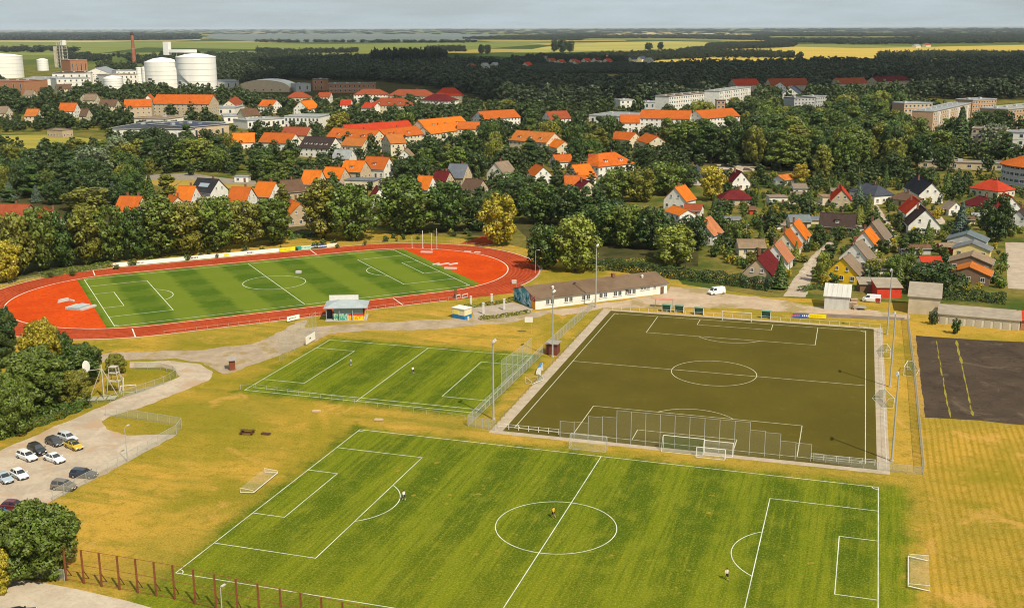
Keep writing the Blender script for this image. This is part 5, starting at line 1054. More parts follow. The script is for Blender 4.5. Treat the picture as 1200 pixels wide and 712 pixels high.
for q in ([(738, 200), (745, 150), (760, 128), (900, 118), (1062, 116), (1068, 150), (1078, 190), (1050, 200), (1000, 206), (960, 206), (905, 204), (880, 198), (835, 194), (800, 192)], [(-30, 255), (-30, 196), (60, 187), (120, 194), (172, 199), (166, 218), (205, 236), (300, 232), (345, 262), (372, 270), (300, 283), (150, 303), (0, 328), (-30, 332)], [(345, 262), (430, 236), (510, 263), (560, 262), (600, 262), (590, 280), (560, 276), (430, 266), (372, 270)], [(600, 262), (625, 245), (700, 245), (820, 262), (818, 312), (760, 308), (690, 312), (640, 300)], [(260, 116), (262, 86), (430, 76), (1240, 76), (1240, 118), (900, 112), (760, 128), (660, 133), (545, 114)]): sheet('woodland_floor', q, 0.025 if q[0][0] != 260 else 0.2, floor_m)
CAND = []
scatter([(835, 205), (1050, 208), (1200, 212), (1200, 335), (1130, 352), (1000, 338), (950, 338), (880, 326), (830, 300)], 5.0, (1.6, 3.8), (0.9, 1.4), ['shrub'], [M_, M_, 'deep green', O_, L_, 'deep green', 'yellow green'], 0.78, 0.08)
scatter([(420, 285), (520, 270), (560, 276), (430, 290), (300, 298), (150, 314), (60, 328), (55, 322), (300, 291)], 5.5, (1.2, 2.4), (1.0, 1.5), ['shrub'], [M_, 'deep green', O_], 0.7)
scatter([(300, 190), (600, 190), (640, 215), (560, 262), (345, 262), (300, 232)], 11, (1.8, 4.0), (0.9, 1.3), ['shrub'], [D_, M_, 'deep green', O_, L_], 0.4, 0.2)
rnd.shuffle(CAND)
CAND.sort(key=lambda c: -c[1]*c[2]/(c[0]-CAM).length**2*rnd.uniform(0.7, 1.4))
for c in CAND[:285]: plant(*c)
SHRUBS = CAND[285:]
for a in [(1120, 391, 372, 11, 'shrub', 'dark green', 'round dark bush at the edge of the asphalt court'), (1093, 380, 364, 11, 'shrub', 'dark green', 'tall dark bush at the end of the long garages'), (945, 295, 283, 12, 'shrub', 'dark green', 'dark clipped bush beside the dark chalet')]: tree_px(*a)

# labels for the scattered ones: their look, and the landmark they stand by
lm_ = {}
for (hx, hy, r, u0, u1, v0, v1, hd, sh) in HOUSES:
    if sh != 'far village' and len(sh.split()) <= 4: lm_.setdefault(sh, (Vector((hx, hy, 0)), r))
for n_, uv in (('white clubhouse', (690, 345)), ('running track', (600, 290)), ('stadium boards', (300, 300)), ('asphalt court', (1140, 440)), ('street end', (935, 330))): lm_[n_] = (G(*uv), 8)
grp = {}
for t in TREES:
    if not t['auto']: continue
    nm, (pos, r) = min(lm_.items(), key=lambda kv: (kv[1][0]-t['c']).length-kv[1][1])
    d = t['c']-pos; f = Vector((FW.x, FW.y, 0)).normalized(); rel = 'behind' if d.dot(f) > abs(d.dot(RT)) else ('in front of' if -d.dot(f) > abs(d.dot(RT)) else 'beside')
    size = ''
    grp.setdefault((t['tint'], WORD[t['kind']], rel, nm), []).append(t)
ORD = 'first second third fourth fifth sixth seventh eighth ninth tenth eleventh twelfth thirteenth fourteenth fifteenth sixteenth seventeenth eighteenth nineteenth twentieth'.split()
for (ti, wd_, rel, nm), ts in grp.items():
    ts.sort(key=lambda t: P(t['c'].x, t['c'].y, 0)[0])
    for i, t in enumerate(ts):
        if len(ts) > 1 and i == len(ts)-1: e = ', last on the right'
        elif len(ts) > 1: e = f', {ORD[min(i, 19)]} from the left'
        else: e = ''
        t['o']['label'] = f'{ti} {wd_} {rel} the {nm}{e}'

# ---- far woods: too many trees to count; one object each, its trees set out by a node group
def low_crown(name, seed, h, wd, tall=False):
    me = lobes_crown(name, seed, broad(seed, h, wd, h*0.08, 16, 1, 0.7 if tall else 1.0), 620, wd*0.075); o = bpy.data.objects.new(name, me); return o
LOWS = [low_crown('far_crown', s, 18, 14) for s in (31, 32, 33)]+[low_crown('far_crown', 34, 20, 10, True)]
def wood(name, label, pts, tint):
    me = bpy.data.meshes.new(name); me.from_pydata([(p[0], p[1], 0) for p in pts], [], [])
    for nm, idx in (('tree_scale', 2), ('tree_turn', 3)):
        at = me.attributes.new(nm, 'FLOAT_VECTOR', 'POINT'); at.data.foreach_set('vector', np.array([p[idx] for p in pts], dtype=np.float32).ravel())
    o = link(name, me); tag(o, label, None, None, 'stuff'); o.color = (*tint, 1)
    g = bpy.data.node_groups.new('set_out_trees', 'GeometryNodeTree'); g.interface.new_socket('Geometry', in_out='INPUT', socket_type='NodeSocketGeometry'); g.interface.new_socket('Geometry', in_out='OUTPUT', socket_type='NodeSocketGeometry')
    N = g.nodes.new; a = N('NodeGroupInput'); z = N('NodeGroupOutput'); ip = N('GeometryNodeInstanceOnPoints'); j = N('GeometryNodeJoinGeometry')
    for q in LOWS:
        oi = N('GeometryNodeObjectInfo'); oi.inputs['Object'].default_value = q; oi.inputs['As Instance'].default_value = True; g.links.new(oi.outputs['Geometry'], j.inputs[0])
    ip.inputs['Pick Instance'].default_value = True; ri = N('FunctionNodeRandomValue'); ri.data_type = 'INT'; ri.inputs['Max'].default_value = len(LOWS)-1
    for i_ in ri.inputs:
        if i_.name == 'Max' and i_.type == 'INT': i_.default_value = len(LOWS)-1
        if i_.name == 'Min' and i_.type == 'INT': i_.default_value = 0
    g.links.new([x for x in ri.outputs if x.type == 'INT'][0], ip.inputs['Instance Index'])
    for nm, s_ in (('tree_scale', 'Scale'), ('tree_turn', 'Rotation')):
        na = N('GeometryNodeInputNamedAttribute'); na.data_type = 'FLOAT_VECTOR'; na.inputs[0].default_value = nm; g.links.new(na.outputs[0], ip.inputs[s_])
    g.links.new(a.outputs[0], ip.inputs['Points']); g.links.new(j.outputs[0], ip.inputs['Instance']); g.links.new(ip.outputs[0], z.inputs[0])
    md = o.modifiers.new('trees', 'NODES'); md.node_group = g; return o
def fill(poly, sp, h, wd, holes=(), keep=1.0, jit=0.3, grow=0.0):
    out = []; us = [p[0] for p in poly]; vs = [p[1] for p in poly]; c0, c1 = min(us), max(us); y = CH*CAMF/(max(vs)-32.3); d1 = CH*CAMF/max(1.2, (min(vs)-32.3))
    while y < d1*1.02:
        v = 32.3+CH*CAMF/y; s_ = sp*(1+grow*y/1000); n = max(1, int((c1-c0)*y/CAMF/s_))
        for i in range(n):
            u = c0+(i+rnd.random())/n*(c1-c0); dv = rnd.uniform(-0.5, 0.5)*s_/y*(v-32.3)
            if rnd.random() > keep or not inpoly(u, v+dv, poly) or any(inpoly(u, v+dv, q) for q in holes): continue
            g = G(u, v+dv)
            if y < 2400 and blocked(g.x, g.y, h, wd, 0.22): continue
            k = rnd.uniform(1-jit, 1+jit); ww = wd*rnd.uniform(0.8, 1.25)*(1+grow*y/1000)/14; out.append((g.x, g.y, (ww, ww, h*k/18), (0, 0, rnd.uniform(0, 6.28))))
        y += s_
    return out
FALLOW = [[(640, 100), (665, 88), (755, 87), (752, 102), (700, 105)], [(1070, 73.5), (1100, 72.5), (1145, 76), (1130, 80.5), (1085, 80)], [(596, 70), (775, 62), (785, 86), (700, 104), (640, 100), (600, 92)]]
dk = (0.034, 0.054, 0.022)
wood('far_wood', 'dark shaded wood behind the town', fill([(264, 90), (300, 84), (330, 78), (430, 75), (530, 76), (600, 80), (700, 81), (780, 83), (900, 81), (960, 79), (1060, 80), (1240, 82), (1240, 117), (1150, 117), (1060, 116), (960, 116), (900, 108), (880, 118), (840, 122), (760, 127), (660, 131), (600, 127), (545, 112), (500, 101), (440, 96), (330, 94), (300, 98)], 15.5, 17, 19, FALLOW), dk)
wood('far_wood', 'dark trees behind the huge silos', fill([(252, 78), (300, 78), (330, 95), (262, 112), (255, 100)], 13, 16, 13)+fill([(115, 82), (155, 84), (170, 88), (120, 90)], 14, 16, 13)+fill([(128, 66), (170, 70), (200, 66), (310, 66), (430, 70), (430, 76), (250, 80), (170, 78)], 22, 14, 15, keep=0.75), (0.035, 0.055, 0.02))
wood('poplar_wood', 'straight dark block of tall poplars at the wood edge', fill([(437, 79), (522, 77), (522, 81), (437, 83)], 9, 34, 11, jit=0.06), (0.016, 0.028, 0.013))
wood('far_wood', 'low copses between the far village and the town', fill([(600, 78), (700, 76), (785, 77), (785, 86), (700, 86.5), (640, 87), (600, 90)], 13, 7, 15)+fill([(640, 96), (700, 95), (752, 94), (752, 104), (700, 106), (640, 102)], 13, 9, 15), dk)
hedges = []
for a in [[(300, 60), (345, 62), (420, 60.5), (420, 62), (340, 64), (300, 62)], [(75, 66), (130, 70), (130, 73), (75, 72)], [(600, 71), (720, 66), (780, 64), (840, 63), (900, 64.5), (940, 67), (940, 69), (840, 68), (780, 71), (720, 77), (600, 79)], [(795, 60), (826, 59), (830, 54), (900, 51.5), (935, 53), (930, 55.5), (850, 58.5), (826, 62)], [(1030, 66), (1100, 65), (1240, 66), (1240, 72), (1150, 71), (1100, 70), (1060, 73), (1030, 71)], [(500, 58), (545, 57.5), (545, 61), (500, 61)], [(1140, 74), (1240, 72), (1240, 80), (1150, 80)], [(300, 72), (420, 70), (440, 78), (300, 78)]]:
    hedges += fill(a, 17, 13, 14, keep=0.9)
for a in [[(900, 50), (1010, 52.5), (1240, 50), (1240, 47), (1100, 46), (1010, 48), (900, 47)], [(780, 45), (900, 48), (900, 44), (820, 42.5), (690, 43), (680, 45.5)], [(540, 46), (680, 48), (690, 44), (600, 43.5)], [(1020, 43), (1240, 45), (1240, 41), (1020, 40.5)], [(880, 42.5), (1020, 43.5), (1010, 39.5), (900, 39.5)], [(0, 58.5), (40, 58), (90, 60), (90, 62), (0, 62)]]:
    hedges += fill(a, 34, 15, 34, keep=0.62)
for a in [[(300, 50), (560, 50.5), (560, 49.6), (300, 49.2)], [(590, 44), (680, 40), (720, 40), (640, 44.5)]]: hedges += fill(a, 40, 14, 36, keep=0.5)
wood('field_hedgerows', 'hedgerows and copses between the far fields', hedges, (0.030, 0.045, 0.020))
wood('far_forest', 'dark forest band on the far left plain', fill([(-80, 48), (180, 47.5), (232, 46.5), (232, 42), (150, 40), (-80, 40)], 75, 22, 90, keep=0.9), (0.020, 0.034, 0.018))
hz = []
for rr, n, h in ((13000, 260, 18), (18000, 320, 26), (26000, 400, 34)):
    for i in range(n):
        if rnd.random() < 0.25: continue
        g = G(-90+1380*(i+rnd.random())/n, 32.3+CH*CAMF/(rr*rnd.uniform(0.9, 1.15))); k = rnd.uniform(0.5, 1.3); hz.append((g.x, g.y, (10*rr/13000, 10*rr/13000, h*k/18), (0, 0, rnd.uniform(0, 6))))
wood('horizon_forest', 'thin blue forest line along the horizon', hz, (0.022, 0.035, 0.022))
wood('town_trees', 'small trees among the far town roofs', [(c[0].x, c[0].y, (c[2]/14, c[2]/14, c[1]/18), (0, 0, rnd.uniform(0, 6))) for c in REST], (0.045, 0.072, 0.017))

wood('garden_shrubs', 'small shrubs and flower bushes all over the gardens', [(c[0].x, c[0].y, (c[2]/14, c[2]/14, c[1]/18), (0, 0, rnd.uniform(0, 6))) for c in SHRUBS], (0.075, 0.105, 0.02))
# ---- hedges: one dense band of leaves each
def hedge(label, line, h, wd, tint, n_per=26, leaf=0.24):
    pts = [G(*p) for p in line]; rs = np.random.RandomState(len(label)); o0 = pts[0]; P_, N_ = [], []
    for a, b in zip(pts, pts[1:]):
        d = b-a; L = d.length; d /= L; q = Vector((-d.y, d.x, 0)); n = int(L*n_per*(h+wd*0.5)); s = rs.uniform(0, L, n); face = rs.choice(3, n, p=[0.3, 0.4, 0.3])
        hh = h*(0.88+0.16*np.sin(s*0.9+1)*np.sin(s*0.37)); y = np.where(face == 1, rs.uniform(-1, 1, n), np.where(face == 0, -1, 1))*wd/2*(1+0.15*np.sin(s*1.7)); z = np.where(face == 1, hh, rs.uniform(0, 1, n)*hh)
        ny = np.where(face == 1, 0, np.where(face == 0, -1, 1)); nz_ = np.where(face == 1, 1, 0.25)
        P_.append(np.stack([a.x-o0.x+d.x*s+q.x*y, a.y-o0.y+d.y*s+q.y*y, z], 1)); N_.append(np.stack([q.x*ny, q.y*ny, nz_], 1))
    me = leaves_mesh('hedge', np.concatenate(P_), np.concatenate(N_), leaf, rs); t = tag(link('hedge', me, None, o0), label, 'hedge', 'clipped and wild hedges'); t.color = (*TINT[tint], 1); return t
hedge('long dark hedge behind the clubhouse and its yard', [(688, 316), (720, 316), (760, 322), (800, 327), (860, 334), (908, 341)], 3.6, 3.4, 'dark green')
hedge('sunlit green hedge left of the long dark hedge', [(690, 319), (720, 313), (765, 309)], 2.2, 3.4, 'olive green')
hedge('clipped hedge between the garden halls and the mown strip', [(1104, 350), (1140, 352), (1178, 356)], 3.2, 2.4, 'dark green')
hedge('leafy hedge between car park and the group of trees', [(-20, 518), (20, 504), (60, 490), (97, 475)], 2.4, 4.2, 'deep green', 30)
hedge('low hedge along the front of the clubhouse terrace', [(562, 374.5), (590, 371.5), (620, 366.5)], 0.9, 1.2, 'olive green')
hedge('low brown green hedge behind the clubhouse terrace', [(545, 361), (575, 357.5), (600, 353.5)], 1.0, 1.2, 'olive green')
hedge('hedge around the yellow house garden', [(938, 342), (950, 338), (972, 340), (1000, 340)], 1.4, 2.0, 'deep green')
hedge('dark hedge in front of the dark chalet', [(968, 278), (990, 278), (1005, 277)], 2.2, 2.0, 'dark green')
hedge('scrubby hedge behind the left part of the stadium boards', [(48, 325), (90, 318), (130, 312)], 1.6, 3.0, 'mid green')
hedge('hedge across the gap of the row behind the boards', [(335, 281), (352, 278), (372, 277)], 2.0, 3.0, 'deep green')
# ------------------------------------------------------------------ sports ground furniture
dullrail = M('dull_pink_rail', (0.42, 0.31, 0.25), 0.7, 0.2, 0.4); galv = M('galvanised', (0.36, 0.36, 0.33), 0.5, 0.12, 1.0, 0.4); rust = M('rusty_steel', (0.21, 0.07, 0.028), 0.9, 0.3, 1.5); whitep = M('white_steel', (0.66, 0.64, 0.58), 0.5, 0.07, 1)
wiremesh = meshmat('wire_mesh', (0.46, 0.47, 0.41), 0.26); tallnet = meshmat('tall_net', (0.45, 0.50, 0.40), 0.20); rustnet = meshmat('rusty_wire', (0.20, 0.12, 0.06), 0.09); whitenet = meshmat('white_net', (0.7, 0.7, 0.62), 0.09); greennet = meshmat('green_net', (0.05, 0.14, 0.07), 0.20); stepnet = meshmat('ball_net', (0.44, 0.40, 0.29), 0.10)
def along(pts, sp):
    out = []
    for a, b in zip(pts, pts[1:]):
        n = max(1, round((b-a).length/sp)); out += [a.lerp(b, i/n) for i in range(n)]
    return out+[pts[-1]]
def fence(label, pts, hs, sp, rad, pm, nm, rails=(1.0,), name='fence', brace=False, railr=0.03, group=None, square=False, cat='fence'):
    """posts, rails and one mesh panel per bay; hs is a height or one per post"""
    ps = along(pts, sp); o0 = ps[0].copy(); t = thing(name, label, cat, o0, 0, group); n = len(ps); H_ = hs if isinstance(hs, list) else [hs]*n; H_ = (H_+[H_[-1]]*n)[:n]
    cache = {}
    for i, p in enumerate(ps):
        q = p-o0; key = round(H_[i], 2)
        if key not in cache:
            m = MB(); m.box((0, 0, key/2), (rad*2, rad*2, key)) if square else m.tube([(0, 0, -0.1), (0, 0, key)], rad, 7)
            if brace: m.tube([(0, 0, key*0.42), (-0.35, 1.5, 0.0)], rad*0.7, 5)
            ob = m.build('post', pm, t); cache[key] = ob.data; ob.location = q
        else: link('post', cache[key], t, q)
    for fr in rails:
        m = MB()
        for i in range(n-1):
            h = min(H_[i], H_[i+1]) if fr > 0.9 else H_[i]; a, b = ps[i]-o0, ps[i+1]-o0; m.tube([(a.x, a.y, h*fr), (b.x, b.y, h*fr)], railr, 5, cap=False)
        m.build('rail', pm, t)
    if nm:
        m = MB()
        for i in range(n-1):
            h = min(H_[i], H_[i+1]); a, b = ps[i]-o0, ps[i+1]-o0; m.add([(a.x, a.y, 0.05), (b.x, b.y, 0.05), (b.x, b.y, h-0.02), (a.x, a.y, h-0.02)], [(0, 1, 2, 3)])
        m.build('wire_mesh', nm, t)
    return t
V2 = lambda x, y: Vector((x, y, 0))
p2 = lambda x, y: rl(P2, x, y)
# rusty ball fence in the lower left corner
rf = [G(78, 680), G(205, 702), G(330, 731), G(560, 784)]
fence('tall rusty ball fence with diagonal braces in the lower left corner', rf, 5.0, 3.05, 0.10, rust, rustnet, (1.0, 0.55, 0.06), brace=True, railr=0.035, square=True)
fence('short pale fence under the big spreading tree', [G(30, 677), G(54, 678), G(76, 681)], 1.8, 2.4, 0.05, galv, wiremesh)
# round the turf pitch
fence('long grey mesh fence between turf pitch and asphalt court', [V2(53.6, 37.6), V2(53.7, 90), V2(53.4, 145)], 2.3, 2.5, 0.05, galv, wiremesh, (1.0, 0.05))
fence('mesh fence left of the turf pitch paving', [V2(-27.6, 37.6), V2(-27.4, 90), V2(-26.6, 136)], 2.2, 2.5, 0.05, galv, wiremesh, (1.0, 0.05))
fence('short mesh fence closing the near left corner of the turf pitch', [V2(-27.6, 37.5), V2(-24.5, 37.0), V2(-21.9, 36.6)], 2.1, 1.5, 0.05, galv, wiremesh)
fence('low mesh fence closing the near right corner of the turf pitch', [V2(35.6, 38.6), V2(44, 37.6), V2(53.4, 37.4)], 1.5, 2.2, 0.04, galv, wiremesh)
nb = [V2(-9.4, 36.9), V2(35.2, 38.2)]
fence('tall stepped ball net behind the near goal of the turf pitch', nb, [3.2, 3.3, 4.6, 4.8, 6.2, 6.2, 6.2, 6.2, 6.2, 6.2, 6.2, 6.2, 6.2, 6.2, 4.8, 4.6, 3.3, 3.2], 2.6, 0.06, galv, stepnet, (1.0,), name='ball_net', cat='ball net')
fence('tall green grey ball net beside the small pitch', [V2(-28.8, 61.5), V2(-27.9, 70.0), V2(-27.7, 80)], 6.0, 3.2, 0.05, galv, tallnet, (1.0, 0.5), name='ball_net', cat='ball net')
fence('thin tall ball net left of the small pitch', [G(328, 424), G(345, 411), G(362, 402), G(371, 393)], 6.0, 4.0, 0.04, galv, meshmat('thin_net', (0.5, 0.52, 0.42), 0.12), (1.0,), name='ball_net', cat='ball net')
fence('white railing along the near end of the turf pitch', [V2(-21.6, 38.0), V2(-10, 38.2)], 1.1, 1.9, 0.07, whitep, None, (0.95, 0.5), name='railing', railr=0.03, cat='railing')
fence('white railing at the near right corner of the turf pitch', [V2(35.2, 39.4), V2(45.8, 39.6)], 1.1, 2.1, 0.06, whitep, None, (0.95, 0.5), name='railing', railr=0.03, cat='railing')
fence('pale railing along the right side of the turf pitch', [p2(-46, -35.0), p2(47, -35.0)], 1.1, 2.4, 0.045, whitep, None, (0.95,), name='railing', railr=0.02, cat='railing')
fence('pale railing along the far end of the turf pitch', [p2(49.2, 33), p2(49.3, -35)], 1.1, 2.4, 0.045, whitep, None, (0.95,), name='railing', railr=0.02, cat='railing')
fence('dark railing along the left side of the turf pitch', [p2(-47, 35.3), p2(47, 35.3)], 1.0, 2.4, 0.045, M('dull_rail', (0.22, 0.19, 0.15), 0.7), None, (0.95,), name='railing', railr=0.02, cat='railing')
fence('thin railing along the near touchline of the small pitch', [G(282, 456), G(300, 455), G(470, 481), G(545, 492)], 1.0, 2.6, 0.035, galv, None, (0.97,), name='railing', railr=0.02, cat='railing')
# car park and path
fence('wire fence along the car park edge of the meadow', [G(213, 501), G(207, 509), G(150, 541), G(62, 587)], 1.9, 2.6, 0.045, galv, wiremesh, (1.0,))
fence('wire fence round the triangular lawn by the car park', [G(124, 487), G(150, 490), G(185, 495), G(213, 500)], 1.8, 2.6, 0.045, galv, wiremesh, (1.0,))
fence('green wire fence round the climbing frame lawn', [G(98, 474), G(130, 471), G(160, 461), G(192, 450), G(207, 441), G(203, 437), G(188, 433), G(158, 433)], 1.6, 2.6, 0.04, galv, meshmat('green_wire', (0.16, 0.22, 0.12), 0.30), (1.0,))
# stadium railings
near = [rl(ST, x, -SRO-0.9) for x in (-40, 39)]
fence('pale railing along the near straight of the running track', near, 1.1, 2.6, 0.045, dullrail, None, (0.95,), name='railing', railr=0.03, cat='railing')
curve = [rl(ST, SA+(SRO+0.9)*math.cos(a), (SRO+0.9)*math.sin(a)) for a in np.linspace(R(-62), R(88), 20)]
fence('pale railing round the right curve of the running track', curve, 1.1, 2.6, 0.04, dullrail, None, (0.95,), name='railing', railr=0.025, cat='railing')
lc = [rl(ST, -SA+(SRO+0.9)*math.cos(a), (SRO+0.9)*math.sin(a)) for a in np.linspace(R(95), R(150), 10)]
fence('grey railing round the left curve of the running track', lc, 1.1, 2.6, 0.05, galv, None, (0.95, 0.5), name='railing', railr=0.025, cat='railing')
# stadium boards
def board(label, x0, x1, y, h, colr, marks=(), name='advertising_board'):
    a, b = rl(ST, x0, y), rl(ST, x1, y); c = (a+b)/2; L = abs(x1-x0); t = thing(name, label, 'advertising board', c, ST[2])
    MB().box((0, 0, h/2+0.12), (L-0.06, 0.09, h)).build('panel', M('board_'+'_'.join(f'{int(v*99)}' for v in colr), colr, 0.6, 0.06), t)
    n = max(2, int(L/2.4)); s = MB()
    for i in range(n): link_ = MB().box(((i+0.5)/n*L-L/2, 0.12, h*0.45), (0.08, 0.1, h*0.9)).build('stake', galv, t)
    for k, (mx_, w_, z, hh, mc) in enumerate(marks):
        MB().box((mx_, -0.052, z+0.12), (w_, 0.012, hh)).build('lettering', M('ink_'+'_'.join(f'{int(v*99)}' for v in mc), mc, 0.7, 0.05), t)
    return t
def words(x, n, z, mc, w=0.34, h=0.5):
    r = random.Random(int(x*7)); return [(x+i*(w+0.12)+r.uniform(-0.03, 0.03), w*r.uniform(0.7, 1.1), z+r.uniform(-0.02, 0.02), h*r.uniform(0.8, 1.1), mc) for i in range(n)]
inkd, inkb, inky, inkw = (0.06, 0.07, 0.08), (0.05, 0.10, 0.30), (0.75, 0.6, 0.03), (0.75, 0.75, 0.72)
yb = SRO+1.1
def stx(u, v):
    g = G(u, v); w_ = g-Vector((ST[0], ST[1], 0)); return math.cos(ST[2])*w_.x+math.sin(ST[2])*w_.y
X0, X1, X2, X3, X4, X5 = stx(132, 313), stx(329, 296.5), stx(349, 295), stx(368, 293.6), stx(387, 292.2), stx(400, 291.3)
Lw = X1-X0
board('very long white advertising board with faded lettering along the far straight', X0, X1, yb, 1.25, (0.78, 0.77, 0.72), words(-Lw*0.06, 7, 0.62, inkd)+words(Lw*0.3, 5, 0.62, inkb)+[(Lw*0.17, 1.6, 0.6, 0.8, inky)]+words(-Lw*0.36, 6, 0.62, inkd, 0.28, 0.35))
board('bright yellow advertising board on the far straight', X1+0.1, X2-0.1, yb, 1.25, (0.75, 0.66, 0.02), words(-2.4, 9, 0.62, (0.55, 0.42, 0.02)))
board('pale mint advertising board with green end on the far straight', X2+0.1, X3-0.1, yb, 1.25, (0.50, 0.66, 0.56), [(-(X3-X2)/2+1.1, 1.9, 0.62, 1.15, (0.03, 0.28, 0.20))]+words(-0.6, 8, 0.62, (0.08, 0.35, 0.28)))
board('navy advertising board with white lettering on the far straight', X3+0.1, X4-0.1, yb, 1.25, (0.03, 0.05, 0.15), words(-2.6, 14, 0.62, inkw, 0.30, 0.5))
board('plain cream advertising board at the end of the row', X4+0.1, X5, yb, 1.2, (0.72, 0.66, 0.52))
def banner(label, A, B, h, z0, colr, marks, name='banner', cat='banner'):
    a, b = G(*A), G(*B); d = b-a; L = d.length; t = thing(name, label, cat, (a+b)/2, math.atan2(d.y, d.x))
    MB().box((0, 0, z0+h/2), (L, 0.05, h)).build('panel', M('banner_'+'_'.join(f'{int(v*99)}' for v in colr), colr, 0.6, 0.05), t)
    for s in (-1, 1): MB().tube([(s*(L/2-0.1), 0.06, 0), (s*(L/2-0.1), 0.06, z0+h)], 0.04, 6).build('stake', galv, t)
    for k, (mx_, w_, z, hh, mc) in enumerate(marks): MB().box((mx_, -0.032, z0+z), (w_, 0.012, hh)).build('lettering', M('ink_'+'_'.join(f'{int(v*99)}' for v in mc), mc, 0.7, 0.05), t)
    return t
banner('blue banner with red and white lettering at the far end of the turf pitch', (928.5, 372.5), (947, 373), 1.0, 0.2, (0.05, 0.10, 0.32), words(-2.0, 5, 0.5, (0.62, 0.12, 0.10), 0.3, 0.5)+words(0.6, 4, 0.5, inkw, 0.34, 0.45))
banner('yellow banner with red strip of letters beside the blue banner', (948, 373), (968, 374), 1.1, 0.2, (0.80, 0.62, 0.01), words(-1.7, 7, 0.5, (0.60, 0.38, 0.02), 0.3, 0.3))
banner('white banner on posts at the head of the small pitch', (358.5, 405.5), (369.5, 398.5), 1.9, 0.3, (0.78, 0.74, 0.66), [(-0.2, 0.8, 1.0, 0.35, inkd)])
banner('white name board beside the stadium railing', (336.5, 378), (351, 374.5), 1.2, 0.3, (0.76, 0.74, 0.70), words(-1.2, 6, 0.6, inkd, 0.25, 0.3))

def goal(label, c, rz, wd=7.32, h=2.44, dp=1.9, net='white', lying=False, colr=None):
    t = thing('goal', label, 'goal', c, rz); fm = colr or whitep; nm = {'white': whitenet, 'green': greennet}[net]; r = 0.065
    for s in (-1, 1): MB().tube([(s*wd/2, 0, 0), (s*wd/2, 0, h)], r, 8).build('upright', fm, t)
    MB().tube([(-wd/2, 0, h), (wd/2, 0, h)], r, 8).build('crossbar', fm, t)
    for s in (-1, 1): MB().tube([(s*wd/2, 0, h), (s*wd/2, dp*0.45, h-0.05), (s*wd/2, dp, 0.05), (s*wd/2, 0, 0.05)], 0.035, 6).build('side_frame', fm, t)
    if not lying: MB().tube([(-wd/2, dp, 0.05), (wd/2, dp, 0.05)], 0.04, 6).build('ground_bar', fm, t)
    m = MB(); n = 10; vs = []; prof = [(0.02, h), (dp*0.45, h-0.1), (dp*0.72, h*0.5), (dp*0.98, 0.1)]
    for i in range(n+1):
        x = -wd/2+wd*i/n; sag = 0.12*math.sin(math.pi*i/n*3)**2
        for j, (y, z) in enumerate(prof): vs.append((x, y-(sag if 0 < j < 3 else 0), z-(sag*1.5 if j == 1 else 0)))
    k = len(prof); m.add(vs, [(i*k+j, (i+1)*k+j, (i+1)*k+j+1, i*k+j+1) for i in range(n) for j in range(k-1)])
    for s in (-1, 1): m.add([(s*wd/2, 0.02, h-0.02), (s*wd/2, dp*0.45, h-0.1), (s*wd/2, dp*0.98, 0.1), (s*wd/2, 0.02, 0.1)], [(0, 1, 2, 3)])
    m.build('net', nm, t)
    if lying: t.rotation_euler = (R(84), 0, rz); t.location.z = 0.12
    return t
def face(a, b): d = b-a; return math.atan2(d.y, d.x)
# goals: x axis along the goal mouth, net towards +y
goal('white goal on the far goal line of the turf pitch', p2(46.0, 0), P2[2]-math.pi/2)
goal('green netted goal standing behind the near turf goal line', G(801, 527), P2[2]+math.pi/2, net='green')
goal('grey goal frame left outside the tall ball net', G(690, 524), P2[2]+math.pi/2, 6.6, 2.4, 1.6, colr=galv)
goal('white goal frame between green netted goal and small goal', G(842, 531.5), P2[2]+math.pi/2, 5.0, 2.3, 1.2)
goal('small white goal in front of the tall ball net', G(833, 535), P2[2]+math.pi/2, 5.0, 1.6, 0.9)
a, b = G(1064, 654.5), G(1064, 689.5)
goal('white goal tipped over on the dry grass right of the near pitch', (a+b)/2+Vector((2.7, 0, 0)), face(a, b), (b-a).length, 2.7, 0.8, lying=True)
a, b = G(293.5, 581), G(322, 557.5)
goal('white goal tipped over on the meadow left of the near pitch', (a+b)/2-Vector((2.2, -0.6, 0)), face(a, b), (b-a).length, 2.4, 0.8, lying=True)
for lb, u, v, w_, rz in (('green netted practice goal by the middle floodlight', 1041, 416, 5, 0.15), ('green netted practice goal by the near right floodlight', 1041.5, 472, 6, 0.3), ('green netted practice goal against the long mesh fence', 1061, 436, 5, 1.4)):
    goal(lb, G(u, v), rz+math.pi/2 if rz < 1 else rz+math.pi, w_, 2.0, 2.4, 'green')
goal('small white goal lying beside the blue dugout', G(623, 447), 1.2, 4, 1.6, 1.4, 'green', True)
goal('small goal beside the near path of the climbing frame lawn', G(151, 461), 0.6, 3, 1.8, 1.0)

